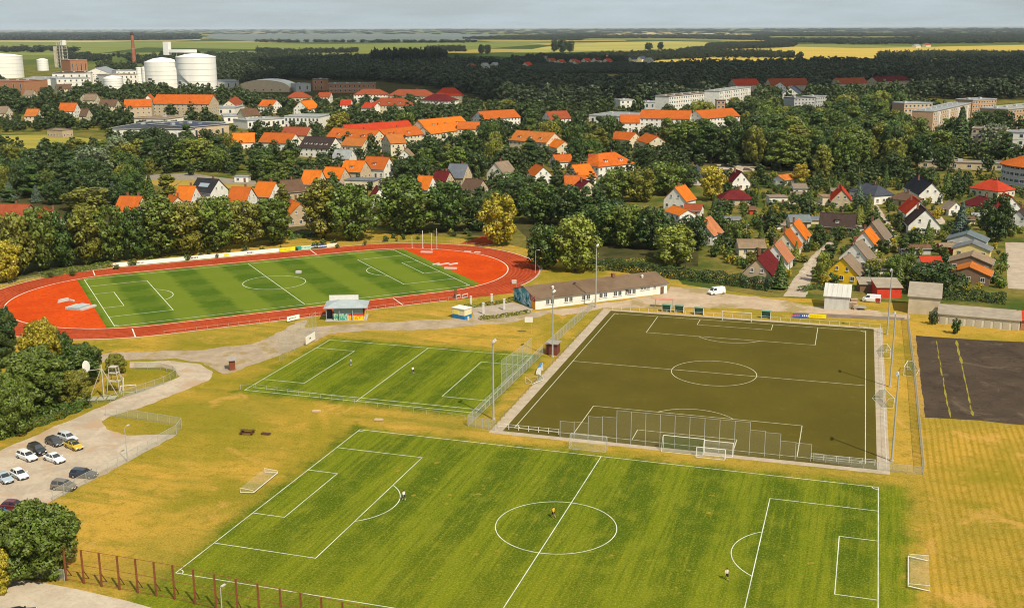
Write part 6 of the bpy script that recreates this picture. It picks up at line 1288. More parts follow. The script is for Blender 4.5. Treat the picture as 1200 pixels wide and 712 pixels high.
def floodlight(label, u, v, vt, turn, n=2):
    c = G(u, v); lo, hi = 1, 40
    for _ in range(30):
        q = (lo+hi)/2
        if P(c.x, c.y, q)[1] > vt: lo = q
        else: hi = q
    t = thing('floodlight', label, 'floodlight', c, turn); h = lo
    MB().lathe([(0.35, -0.1), (0.35, 0.25), (0.0, 0.25)], 10).build('footing', M('footing_concrete', (0.4, 0.37, 0.32), 0.9), t)
    MB().tube([(0, 0, 0), (0, 0, h*0.5), (0, 0, h)], [0.20, 0.16, 0.12], 8).build('mast', galv, t)
    MB().box((0, 0, h-0.1), (1.5, 0.1, 0.1)).build('crossarm', galv, t)
    for i in range(n):
        x = (i-(n-1)/2)*0.95; b_ = MB().box((0, 0, 0), (0.72, 0.3, 0.5)).build('lamp_head', M('lamp_shell', (0.5, 0.5, 0.5), 0.5), t); b_.location = (x, -0.25, h-0.05); b_.rotation_euler = (R(-40), 0, 0)
        MB().box((0, -0.155, 0), (0.62, 0.02, 0.4)).build('lens', glassmat('lamp_lens', (0.30, 0.30, 0.29)), b_)
    return t
floodlight('tall floodlight at the far right corner of the turf pitch', 1039.5, 392, 316, R(-90))
floodlight('tall floodlight in the middle of the right side of the turf pitch', 1042.7, 453, 367, R(-90))
floodlight('tall floodlight at the near right corner of the turf pitch', 1045, 540, 437.5, R(-90))
floodlight('tall floodlight beside the red shed on the left side', 647.5, 418, 341, R(90))
floodlight('tall floodlight in front of the white clubhouse', 698, 360, 287, R(90))
floodlight('tall floodlight at the near left corner of the turf pitch', 578.3, 491, 399, R(90))
def lamp(label, u, v, h, arm=0.9):
    c = G(u, v); t = thing('street_lamp', label, 'street lamp', c, rnd.uniform(0, 6)); MB().tube([(0, 0, -0.1), (0, 0, h*0.5), (0, 0, h), (arm*0.5, 0, h+0.2), (arm, 0, h+0.2)], [0.09, 0.07, 0.05, 0.05, 0.05], 7).build('pole', galv, t)
    b_ = MB().box((arm+0.2, 0, h+0.17), (0.7, 0.26, 0.14)).build('lamp_head', M('lamp_shell', (0.5, 0.5, 0.5), 0.5), t); MB().box((arm+0.2, 0, h+0.09), (0.5, 0.2, 0.03)).build('lens', glassmat('lamp_lens', (0.30, 0.30, 0.29)), b_)
lamp('street lamp at the fence of the car park', 149.5, 541, 6.2); lamp('white lamp behind the rusty ball fence', 262, 740, 6.0, 0.3); lamp('street lamp on the lane beside the yellow house', 1017, 338, 5.5)
lamp('street lamp beside the big light green tree', 627.5, 320, 7); lamp('street lamp on the small lane right of the single white house', 874, 283, 6)
for i, (u, v) in enumerate(((483, 291), (495.5, 291), (506, 293), (512, 292))):
    c = G(u, v); t = thing('flagpole', ('white pole', 'thick white pole', 'slim white pole', 'tall white pole')[i]+f", {ORD[i]} of four standing on the far red infield", 'pole', c, 0); h = (4, 6, 5.5, 7)[i]
    MB().tube([(0, 0, 0), (0, 0, h)], 0.12 if i == 1 else 0.07, 8).build('shaft', whitep, t); MB().lathe([(0.4, 0), (0.4, 0.12), (0, 0.12)], 10).build('base', galv, t); MB().lathe([(0.1, h), (0.12, h+0.1), (0, h+0.2)], 8).build('finial', whitep, t)
for i, (u, v) in enumerate(((552, 360), (576.3, 357.2), (566.6, 368), (591, 363.2))):
    c = G(u, v); t = thing('flagpole', ('stout white post at the far left corner of the clubhouse terrace', 'stout white post at the far right corner of the clubhouse terrace', 'stout white post at the near left corner of the clubhouse terrace', 'stout white post at the near right corner of the clubhouse terrace')[i], 'post', c, 0)
    MB().box((0, 0, 1.5), (0.42, 0.42, 3.0)).build('shaft', whitep, t); MB().box((0, 0, 3.05), (0.55, 0.55, 0.12)).build('cap', whitep, t); MB().box((0, 0, 0.1), (0.6, 0.6, 0.2)).build('base', galv, t)
sheet('terrace', [(556, 372), (552, 361), (600, 354), (625, 361), (622, 366.5), (590, 370)], 0.05, dirt('terrace_slabs', (0.33, 0.27, 0.21), (0.40, 0.33, 0.26)))

# high jump mats, hurdles and benches on the infield
mat_m = M('mat_cover', (0.50, 0.47, 0.42), 0.8, 0.12); mat_g = M('mat_grey', (0.36, 0.42, 0.42), 0.8, 0.15)
def mats(label, u, v, pieces, rz):
    t = thing('jump_mat', label, 'jump mat', G(u, v), rz)
    for i, (x, y, l_, w_, h, g) in enumerate(pieces): o = MB().box((x, y, 0.06+h/2), (l_, w_, h)).build('cushion', mat_g if g else mat_m, t)
    return t
mats('grey and white jump mats on the left red infield', 93, 361, [(0, 0, 5, 3, 0.7, 1), (0.5, -2.6, 5.5, 0.8, 0.5, 0), (-0.4, 2.2, 4.2, 0.6, 0.6, 0)], ST[2]+0.7)
mats('white hurdle parts stacked on the left red infield', 75, 353.5, [(0, 0, 3.8, 0.4, 0.4, 0), (0.8, 1.4, 3.2, 0.4, 0.5, 0), (1.6, -0.4, 0.5, 3.6, 0.4, 0)], ST[2]+0.5)
mats('white boards lying on the right red infield', 519, 310, [(0, 0, 4.6, 0.6, 0.3, 0), (2.6, -2, 3.4, 0.6, 0.35, 0), (-1.6, 1.6, 2.6, 0.5, 0.3, 0)], ST[2]+0.2)
mats('white bench board on the right red infield', 528, 315, [(0, 0, 4, 1.1, 0.4, 0)], ST[2]-0.6)
mats('white mat by the tall poles on the far infield', 500, 296, [(0, 0, 4, 1.0, 0.4, 0)], ST[2]-0.6)
mats('white starting blocks on the far infield curve', 548, 295.5, [(0, 0, 2.4, 0.8, 0.3, 0), (3.4, -0.4, 2, 0.8, 0.3, 0)], ST[2]-0.6)
mats('white box beside the outer curve of the track', 602.5, 332, [(0, 0, 1.4, 1.2, 0.9, 0)], 0.3)
mats('pale box in the centre circle of the stadium pitch', 350, 320, [(0, 0, 1.6, 1.2, 0.7, 0)], 0.2)
for lb, u, v, w_ in (('white hurdle on the near straight beside the kiosk', 545, 349, 2.2), ('second white hurdle on the near straight beside the kiosk', 537, 350, 1.6)):
    t = thing('hurdle', lb, 'hurdle', G(u, v), ST[2]+0.4)
    for s in (-1, 1): MB().box((s*w_/2, 0, 0.6), (0.08, 0.08, 1.1)).build('leg', whitep, t)
    MB().box((0, 0, 1.1), (w_+0.1, 0.06, 0.2)).build('bar', whitep, t); MB().box((0, 0.4, 0.09), (w_, 0.9, 0.06)).build('base', galv, t)
t = thing('judge_stand', 'small dark judge stand on the near straight', 'stand', G(534.5, 349), ST[2])
MB().box((0, 0, 0.6), (1.0, 0.8, 1.2)).build('body', rust, t); MB().box((0, 0.3, 1.8), (1.0, 0.1, 1.2)).build('back', rust, t)

# pavilion with hipped canopy
def pavilion():
    c = G(407, 372); t = thing('pavilion', 'grey roofed referee pavilion with white board and painted base', 'pavilion', c, ST[2]-0.42); e = 3.6; bl = M('pavilion_steel', (0.30, 0.36, 0.38), 0.6, 0.1)
    MB().add([(-5.6,-3.9,e),(5.6,-3.9,e),(5.6,3.9,e),(-5.6,3.9,e),(-1.6,0,e+1.3),(1.6,0,e+1.3),(-5.6,-3.9,e-0.2),(5.6,-3.9,e-0.2),(5.6,3.9,e-0.2),(-5.6,3.9,e-0.2)], [(0,1,5,4),(1,2,5),(2,3,4,5),(3,0,4),(6,7,1,0),(7,8,2,1),(8,9,3,2),(9,6,0,3),(9,8,7,6)]).build('roof', M('pavilion_roof', (0.33, 0.37, 0.38), 0.5, 0.12, 0.5), t)
    MB().box((-1.0, 3.2, e+0.95), (7.6, 0.12, 1.5)).build('sign_board', whitep, t)
    for x in (-5, -1.7, 1.7, 5):
        for y in (-3.3, 3.3): MB().box((x, y, e/2), (0.16, 0.16, e)).build('post', bl, t)
    k = NT('mural_paint'); p = k.obj(); n1 = k.noise(p, 0.9, 2); n2 = k.noise(p, 2.2, 3); s = k.n('ShaderNodeSeparateXYZ'); k.put(s.inputs[0], p)
    cc = k.mix(k.step(n1, 0.4, 0.55), (0.05, 0.30, 0.16), (0.40, 0.55, 0.35)); cc = k.mix(k.step(n2, 0.52, 0.56), cc, (0.03, 0.22, 0.24)); c2 = k.mix(k.step(n2, 0.45, 0.55), (0.80, 0.55, 0.02), (0.75, 0.20, 0.02))
    c2 = k.mix(k.step(s.outputs[2], 1.15, 1.35), c2, (0.55, 0.05, 0.03)); cc = k.mix(k.step(s.outputs[0], 0.3, 0.8), cc, c2); mural = k.done(cc, 0.7)
    MB().box((0.6, 0, 0.9), (7.6, 5.6, 1.8)).build('base', mural, t); MB().box((0, 0, 0.04), (10.6, 7.2, 0.12)).build('floor_slab', M('footing_concrete', (0.4, 0.37, 0.32), 0.9), t)
    MB().box((-4.6, 0, 1.1), (1.2, 1.6, 2.0)).build('door', M('pavilion_dark', (0.05, 0.05, 0.055), 0.7), t)
    for y in (-2.8, 2.8): MB().box((0.6, y, 2.5), (7.4, 0.06, 1.3)).build('glazing', glassmat('pavilion_glass', (0.10, 0.16, 0.17)), t)
pavilion()
def kiosk():
    t = thing('kiosk', 'square kiosk trailer with yellow side and blue plinth', 'kiosk', G(541.5, 372), -0.32); 
    MB().box((0, 0, 0.55), (4.0, 3.0, 1.0)).build('plinth', M('kiosk_blue', (0.02, 0.16, 0.36), 0.6, 0.1), t); MB().box((0, 0, 1.85), (4.0, 3.0, 1.6)).build('body', M('kiosk_cream', (0.70, 0.62, 0.36), 0.6, 0.08), t)
    MB().box((0, 0, 2.74), (4.3, 3.3, 0.18)).build('roof', whitep, t); MB().box((-2.02, 0, 1.85), (0.06, 2.7, 1.35)).build('side_panel', M('kiosk_yellow', (0.80, 0.55, 0.01), 0.5, 0.05), t)
    MB().box((-0.8, -1.53, 1.8), (1.7, 0.06, 1.2)).build('shutter', M('kiosk_lemon', (0.78, 0.66, 0.12), 0.5, 0.05), t)
    MB().box((3.0, -1.2, 0.5), (0.35, 0.35, 1.0)).build('bollard', whitep, t)
kiosk()
# clubhouse: long white barrack with shallow brown roof
def clubhouse():
    a, b = G(627.5, 362.8), G(781.5, 343.5); d = b-a; L = d.length; rz = math.atan2(d.y, d.x); q = Vector((-d.y, d.x, 0)).normalized(); Wd = 13.0; c = (a+b)/2+q*Wd/2; c.z = 0
    t = thing('clubhouse', 'long white clubhouse with shallow brown roof and painted gable', 'clubhouse', c, rz); he, hr = 3.1, 5.0; x, y = L/2, Wd/2
    MB().add([(-x,-y,-0.2),(x,-y,-0.2),(x,y,-0.2),(-x,y,-0.2),(-x,-y,he),(x,-y,he),(x,y,he),(-x,y,he),(-x,0,hr-0.06),(x,0,hr-0.06)], [(0,3,2,1),(0,1,5,4),(2,3,7,6),(1,2,6,9,5),(3,0,4,8,7),(4,5,9,8),(6,7,8,9)]).build('wall', wmat('white'), t)
    k = NT('felt_roof'); p = k.obj(); a_ = k.noise(p, 0.12, 5, 0.7, 0.4); b_ = k.noise(p, 0.9, 4, 0.7); cc = k.mix(k.step(a_, 0.3, 0.66), (0.125, 0.082, 0.052), (0.185, 0.125, 0.082)); cc = k.mix(k.math('MULTIPLY', k.step(b_, 0.5, 0.75), 0.5), cc, (0.10, 0.075, 0.05)); felt = k.done(cc, 0.95)
    r = MB(); sl = (hr-he)/y
    for s in (1, -1):
        vs = [(-x-0.4,0,hr+0.15),(x+0.4,0,hr+0.15),(x+0.4,s*(y+0.6),he-0.6*sl+0.15),(-x-0.4,s*(y+0.6),he-0.6*sl+0.15),(-x-0.4,0,hr),(x+0.4,0,hr),(x+0.4,s*(y+0.6),he-0.6*sl),(-x-0.4,s*(y+0.6),he-0.6*sl)]; fs = [(0,1,2,3),(7,6,5,4),(3,2,6,7),(0,3,7,4),(1,5,6,2)]; r.add(vs, fs if s < 0 else [tuple(reversed(f)) for f in fs])
    ro = r.build('roof', felt, t)
    MB().box((x*0.32, -0.6, hr+0.5), (0.9, 0.9, 1.1)).build('chimney', chim_m, ro)
    MB().box((x*0.36, -y*0.5, hr-0.85), (0.7, y*1.0, 0.22)).build('parapet', M('parapet_dark', (0.07, 0.05, 0.045), 0.9), ro).rotation_euler = (math.atan(sl), 0, 0)
    for px_, py in ((-x*0.66, -y*0.45), (x*0.72, -y*0.4)): v = MB().lathe([(0.3, 0), (0.3, 0.6), (0.45, 0.6), (0.1, 0.9)], 10).build('roof_vent', whitep, ro); v.location = (px_, py, hr+py*sl*1.0+0.1)
    n = 7
    for i, fx in enumerate((-0.79, -0.52, -0.26, 0.0, 0.22, 0.44)):
        for s in (-0.72, 0.72): window(t, x*fx+s, -y-0.012, 1.75, 0, 1.15, 1.35)
    for i, fx in enumerate((0.60, 0.65, 0.70, 0.80)): window(t, x*fx, -y-0.012, 2.2, 0, 0.9, 0.7)
    dr = MB().box((0, -0.03, 1.05), (1.1, 0.09, 2.1)).build('door', wood_m, t); dr.location = (x*0.92, -y-0.01, 0)
    k = NT('gable_mural'); p = k.obj(); n1 = k.noise(p, 0.45, 3, 0.6, 1.0); n2 = k.noise(p, 1.2, 3, 0.6); s = k.n('ShaderNodeSeparateXYZ'); k.put(s.inputs[0], p)
    cc = k.mix(k.step(n1, 0.42, 0.58), (0.10, 0.30, 0.36), (0.50, 0.62, 0.66)); cc = k.mix(k.math('MULTIPLY', k.step(n2, 0.5, 0.6), k.step(s.outputs[2], 3.2, 2.0)), cc, (0.02, 0.09, 0.10)); mural = k.done(cc, 0.8)
    MB().add([(-x-0.03,-y+2.4,0),(-x-0.03,y,0),(-x-0.03,y,he),(-x-0.03,0,hr-0.1),(-x-0.03,-y+2.4,he+2.4*sl-0.1)], [(4,3,2,1,0)]).build('mural', mural, t)
    MB().box((-x-0.04, -y+1.2, 1.05), (0.08, 2.3, 2.1)).build('orange_door', M('orange_door_paint', (0.75, 0.30, 0.01), 0.5, 0.06), t)
    sg = MB().box((-x-0.08, -y+1.4, 2.85), (0.12, 2.7, 1.3)).build('sign', M('sign_red', (0.42, 0.025, 0.02), 0.5, 0.06), t)
    for j, (zz, w_) in enumerate(((3.2, 1.8), (2.85, 1.4), (2.5, 1.9))): MB().box((-x-0.145, -y+1.4, zz), (0.014, w_, 0.13)).build('lettering', M('sign_letters', (0.70, 0.5, 0.42), 0.6), sg)
    footprint(c.x, c.y, 9, 600, 782, 322, 363, 300, 'white clubhouse'); 
clubhouse()
def plain_shed(label, A, B, dp, h0, h1, wall, roof, name='shed', cat='shed', doors=0, ribs=False):
    """lean-to: A-B is the front ground line, roof rising to the back"""
    a, b = G(*A), G(*B); d = b-a; L = d.length; rz = math.atan2(d.y, d.x); q = Vector((-d.y, d.x, 0)).normalized(); c = (a+b)/2+q*dp/2; c.z = 0; t = thing(name, label, cat, c, rz); x, y = L/2, dp/2
    MB().add([(-x,-y,-0.2),(x,-y,-0.2),(x,y,-0.2),(-x,y,-0.2),(-x,-y,h0),(x,-y,h0),(x,y,h1),(-x,y,h1)], [(0,3,2,1),(0,1,5,4),(1,2,6,5),(2,3,7,6),(3,0,4,7),(4,5,6,7)]).build('wall', wall, t)
    sl = (h1-h0)/dp; o = 0.35; r = MB(); r.add([(-x-o,-y-o,h0-o*sl+0.04),(x+o,-y-o,h0-o*sl+0.04),(x+o,y+o,h1+o*sl+0.04),(-x-o,y+o,h1+o*sl+0.04),(-x-o,-y-o,h0-o*sl+0.2),(x+o,-y-o,h0-o*sl+0.2),(x+o,y+o,h1+o*sl+0.2),(-x-o,y+o,h1+o*sl+0.2)], [(0,3,2,1),(4,5,6,7),(0,1,5,4),(1,2,6,5),(2,3,7,6),(3,0,4,7)]); ro = r.build('roof', roof, t)
    if ribs:
        for i in range(int(L/1.2)):
            rb = MB().box((0, 0, 0.06), (0.09, math.hypot(dp, h1-h0)+2*o-0.1, 0.08)).build('rib', roof, ro); rb.location = (-x+(i+0.5)/int(L/1.2)*L, 0, (h0+h1)/2+0.2); rb.rotation_euler = (math.atan(sl), 0, 0)
    for i in range(doors):
        dd = MB().box((0, -0.03, 1.05), (L/doors*0.7, 0.09, 2.1)).build('door', M('shed_door', (0.42, 0.37, 0.28), 0.8, 0.2), t); dd.location = ((i+0.5)/doors*L-x, -y-0.01, 0); MB().box((L/doors*0.25, -0.09, 1.05), (0.1, 0.05, 0.1)).build('handle', galv, dd)
    c2 = [P(c.x, c.y, z) for z in (0, h1)]; footprint(c.x, c.y, max(x, y), c2[0][0]-x*4, c2[0][0]+x*4, c2[1][1], c2[0][1], (c-CAM).length, label); return t
white_tin = M('white_tin', (0.52, 0.50, 0.45), 0.7, 0.14, 0.4, streak=(6, 0.3, 1)); fibre = M('fibre_cement', (0.30, 0.25, 0.19), 0.95, 0.2, 0.4); plas = M('dirty_plaster', (0.50, 0.41, 0.28), 0.95, 0.18, 0.4)
plain_shed('white tin shed with folded roof beside the turf pitch', (965.5, 362), (994.5, 364), 7.5, 3.6, 5.2, white_tin, white_tin, ribs=True)
plain_shed('bright red shed with pale roof beside the tan barn', (1027.5, 348.8), (1056, 349.2), 7.5, 2.9, 3.9, M('shed_red', (0.60, 0.05, 0.02), 0.8, 0.15), fibre)
plain_shed('tan barn with grey brown roof between red shed and court', (1063.5, 367), (1100.5, 370), 10, 4.6, 6.2, plas, fibre, name='barn', cat='barn')
plain_shed('long low pale garages with grey roof above the asphalt court', (1099, 379), (1194.5, 387.5), 7.5, 2.5, 3.2, M('pale_plaster', (0.60, 0.54, 0.42), 0.9, 0.15), fibre, name='garage_row', cat='garages', doors=9)
plain_shed('red brick end shed of the long low garages', (1195.5, 387), (1225, 389), 7, 2.5, 3.2, wmat('brickw'), rmat('red'))
plain_shed('dark low lean to beside the red shed', (1007.5, 342), (1026, 342.5), 6, 2.2, 2.8, wmat('brownw'), fibre)
plain_shed('small dark red hut by the left turf floodlight', (640, 415.5), (652.5, 416.5), 3.0, 2.6, 2.5, M('hut_red', (0.16, 0.045, 0.03), 0.8, 0.2), M('hut_roof', (0.30, 0.26, 0.22), 0.8), name='hut', cat='hut')
plain_shed('brown hut beside the gate of the stadium path', (269, 434), (276, 433.4), 2.0, 2.2, 2.3, M('hut_brown', (0.20, 0.06, 0.03), 0.8, 0.2), M('hut_pale_roof', (0.34, 0.30, 0.26), 0.8), name='hut', cat='hut')
def dugout(label, u, v, rz, cshell, L=3.6):
    t = thing('dugout', label, 'dugout', G(u, v), rz); n = 8; pr = [(1.0*math.cos(R(180-i*100/n))*0.9, 1.9*math.sin(R(8+i*88/n))) for i in range(n+1)]
    m = MB(); vs = [(s*L/2, y, z) for s in (-1, 1) for y, z in pr]; m.add(vs, [(i, i+1, n+2+i, n+1+i) for i in range(n)]); m.build('shell', cshell, t)
    for s in (-1, 1): MB().add([(s*L/2, y, z) for y, z in pr]+[(s*L/2, 0.3, 0.0)], [tuple(range(n+2))]).build('end_wall', whitep, t)
    MB().box((0, -0.4, 0.45), (L-0.3, 0.4, 0.08)).build('bench', wood_m, t)
dugout('blue and white dugout beside the left touchline of the turf pitch', 634, 437, P2[2]+math.pi+0.15, M('dugout_blue', (0.04, 0.22, 0.50), 0.4, 0.1))
for i, (u, v) in enumerate(((781, 365), (796, 366), (819, 368.5), (897.5, 372.5))):
    t = thing('bench_shelter', ('mint green shelter under the red canopy at the far turf goal', 'second mint green shelter right of the red canopy', 'mint green shelter left of the far turf goal', 'mint green shelter beside the blue banner')[i], 'shelter', G(u, v), 0.0)
    gm_ = M('shelter_green', (0.11, 0.24, 0.16), 0.5, 0.15); MB().box((0, 0.6, 0.95), (2.3, 0.06, 1.8)).build('back', gm_, t); MB().box((0, 0, 1.9), (2.4, 1.3, 0.06)).build('canopy', gm_, t); MB().box((0, 0.3, 0.45), (2.1, 0.4, 0.06)).build('bench', whitep, t)
    for s in (-1, 1): MB().box((s*1.15, 0.05, 0.95), (0.06, 1.15, 1.84)).build('side', whitep, t)
t = thing('canopy', 'pale red canopy stand at the far end of the turf pitch', 'canopy', G(778, 360), 0.05); MB().box((0, 0, 2.3), (5, 1.6, 0.12)).build('roof', M('canopy_red', (0.55, 0.22, 0.16), 0.7, 0.15), t); [MB().box((x, y, 1.15), (0.1, 0.1, 2.3)).build('post', galv, t) for x in (-2.3, 2.3) for y in (-0.7, 0.7)]
# log benches and bits on the meadow
for lb, u, v, rz in (('brown picnic bench left on the meadow', 290, 508, 0.2), ('lone plank lying on the meadow', 311.5, 509, 0.1), ('small flat crate on the meadow', 371, 482.5, 0.3), ('flat board on the meadow above the near pitch corner', 444, 492.5, 0.2)):
    t = thing('park_bench' if 'bench' in lb else 'plank', lb, 'bench' if 'bench' in lb else 'plank', G(u, v), rz); wb = M('bench_brown', (0.10, 0.045, 0.03), 0.8, 0.2) if v > 500 else M('plank_pale', (0.5, 0.38, 0.26), 0.8, 0.2)
    if 'bench' in lb:
        MB().box((0, 0, 0.74), (2.6, 0.8, 0.07)).build('tabletop', wb, t)
        for y in (-0.75, 0.75): MB().box((0, y, 0.44), (2.6, 0.32, 0.06)).build('seat', wb, t)
        for x in (-1, 1): MB().box((x, 0, 0.37), (0.1, 1.7, 0.70)).build('leg', wb, t)
    else: MB().box((0, 0, 0.2), (1.7, 0.7, 0.22)).box((0, 0, 0.35), (1.5, 0.5, 0.1)).build('slats', wb, t)
# basketball style board
t = thing('scoreboard', 'white board on a post beside the left mesh fence', 'board', G(622.5, 391), 0.3); MB().tube([(0, 0, 0), (0, 0, 3)], 0.06, 6).build('stand', galv, t); MB().box((-0.6, 0, 3.6), (2.0, 0.1, 1.3)).build('panel', whitep, t)
# climbing frames
def climber():
    t = thing('climbing_frame', 'tall wooden climbing frame holding a round white disc', 'climbing frame', G(122, 466), 0.4); pw = M('pale_timber', (0.42, 0.38, 0.30), 0.8, 0.2)
    for a in (0.2, 1.8, 3.3, 4.9): MB().tube([(math.cos(a)*2.8, math.sin(a)*2.0, 0), (0, 0, 6.4)], 0.09, 6).build('leg', pw, t)
    MB().tube([(0, 0, 0), (0, 0, 7.0)], 0.14, 7).build('mast', pw, t); MB().tube([(0, 0, 6.2), (-1.6, 0, 6.0), (-2.6, 0, 5.9)], 0.08, 6).build('arm', pw, t)
    d = MB().lathe([(0.02, 0.08), (1.15, 0.0), (1.2, 0.06), (1.15, 0.12), (0.02, 0.2)], 24).build('disc', whitep, t); d.location = (-3.0, 0, 6.8); d.rotation_euler = (R(80), 0, R(70))
    for i in range(3): MB().box((-2+i*1.9, -1.2+i*0.2, 0.25), (1.6, 2.2, 0.14)).build('deck', pw, t)
    t = thing('climbing_frame', 'wooden climbing frame of crossed posts right of the white disc', 'climbing frame', G(135.5, 459), 0.2)
    for x, y in ((-1.4, -1), (1.4, -1), (-1.4, 1), (1.4, 1)): MB().tube([(x, y, 0), (x*0.5, y*0.5, 5.6)], 0.1, 6).build('leg', pw, t)
    for z, w_ in ((2.4, 2.4), (4.2, 1.8), (5.5, 1.6)): MB().box((0, 0, z), (w_, 1.4, 0.16)).build('deck', pw, t)
    MB().tube([(1.6, 0, 0), (1.9, 0, 3.2)], 0.13, 6).build('mast', whitep, t); MB().tube([(-1.4, 0, 5.6), (1.9, 0, 3.2)], 0.05, 5).build('rope', pw, t)
climber()
# garden clutter on the right: greenhouses, garden sheds, parasol
for i, (lb, u, v, w_, d_, h, cc) in enumerate((('white garden shed beside the low garden house', 934, 233, 4, 3, 2.3, 'white'), ('grey garden shed under the grey hip house', 983, 229, 5, 3, 2.3, 'grey'), ('pale garden shed behind the dark chalet', 955, 262, 4, 3, 2.2, 'cream'), ('white greenhouse beside the upper street house', 908, 268, 6, 3, 2.2, 'white'), ('brown garden shed below the brown hip bungalow', 1061, 252, 4, 3, 2.3, 'brownw'), ('long grey shed in front of the dark roof white house', 1072, 295, 9, 3.5, 2.6, 'grey'), ('red garden shed between grey shed and upper grey hall', 1110, 293, 5, 3, 2.6, 'red'), ('pale garden shed beside the maroon hip house', 1132, 262, 5, 3, 2.3, 'cream'), ('white garden shed behind the blue spruce', 1146, 258, 4, 3, 2.2, 'white'), ('wooden garden shed at the foot of the tan roof house', 1022, 312, 5, 3, 2.5, 'wood'), ('white garage with dark roof beside the tan roof house', 1026, 318, 6, 5, 2.6, 'white'), ('white shed right of the single white house', 858, 262, 5, 3, 2.4, 'white'), ('pale shed above the grey bungalow', 902, 262, 5, 3, 2.3, 'cream'), ('low white shed below the edge house', 1180, 262, 5, 4, 2.5, 'white'))):
    house(lb, 'x x x x x', (u-w_*1.9, v-8), (u+w_*1.9, v-8), d_, h*0.8, h+0.3, rnd.choice(['grey', 'brown', 'tan', 'light', 'choc']), cc, chim=0, wins=False, name='garden_shed', cat='shed')
# ------------------------------------------------------------------ vehicles
tyre_m = M('tyre_rubber', (0.02, 0.02, 0.02), 0.9, 0.1); rim_m = M('wheel_rim', (0.45, 0.45, 0.46), 0.35, 0.1, metal=0.8); carglass = glassmat('car_glass', (0.012, 0.014, 0.017)); head_m = glassmat('headlamp_glass', (0.5, 0.5, 0.48)); tail_m = M('tail_lamp', (0.35, 0.01, 0.01), 0.3, 0.05); trim_m = M('car_trim', (0.03, 0.03, 0.03), 0.7, 0.1)
_wheel = {}
def wheel_meshes(r):
    if r not in _wheel:
        a = MB().lathe([(r*0.62, -0.11), (r, -0.10), (r, 0.10), (r*0.62, 0.11)], 20).build('tyre', tyre_m); b = MB().lathe([(0.0, 0.10), (r*0.3, 0.115), (r*0.62, 0.09), (r*0.62, -0.09), (0.0, -0.09)], 20).build('rim', rim_m); _wheel[r] = (a.data, b.data); bpy.data.objects.remove(a); bpy.data.objects.remove(b)
    return _wheel[r]
STYLE = { # x of: nose, bonnet end/screen base, roof front, roof rear, tail base, tail ; heights: bonnet, belt, roof
 'hatch': (2.0, 0.95, 0.25, -1.35, -1.85, -1.95, 0.72, 0.93, 1.46, 1.74), 'saloon': (2.25, 1.0, 0.25, -0.95, -1.6, -2.25, 0.72, 0.92, 1.43, 1.78), 'estate': (2.25, 1.0, 0.3, -1.9, -2.15, -2.25, 0.74, 0.94, 1.47, 1.8),
 'suv': (2.2, 1.05, 0.35, -1.75, -2.1, -2.2, 0.95, 1.1, 1.72, 1.86), 'mpv': (2.0, 1.25, 0.35, -1.75, -2.0, -2.05, 0.82, 1.0, 1.63, 1.76), 'van': (2.4, 1.85, 1.25, -2.4, -2.45, -2.5, 1.0, 1.2, 2.05, 1.95)}
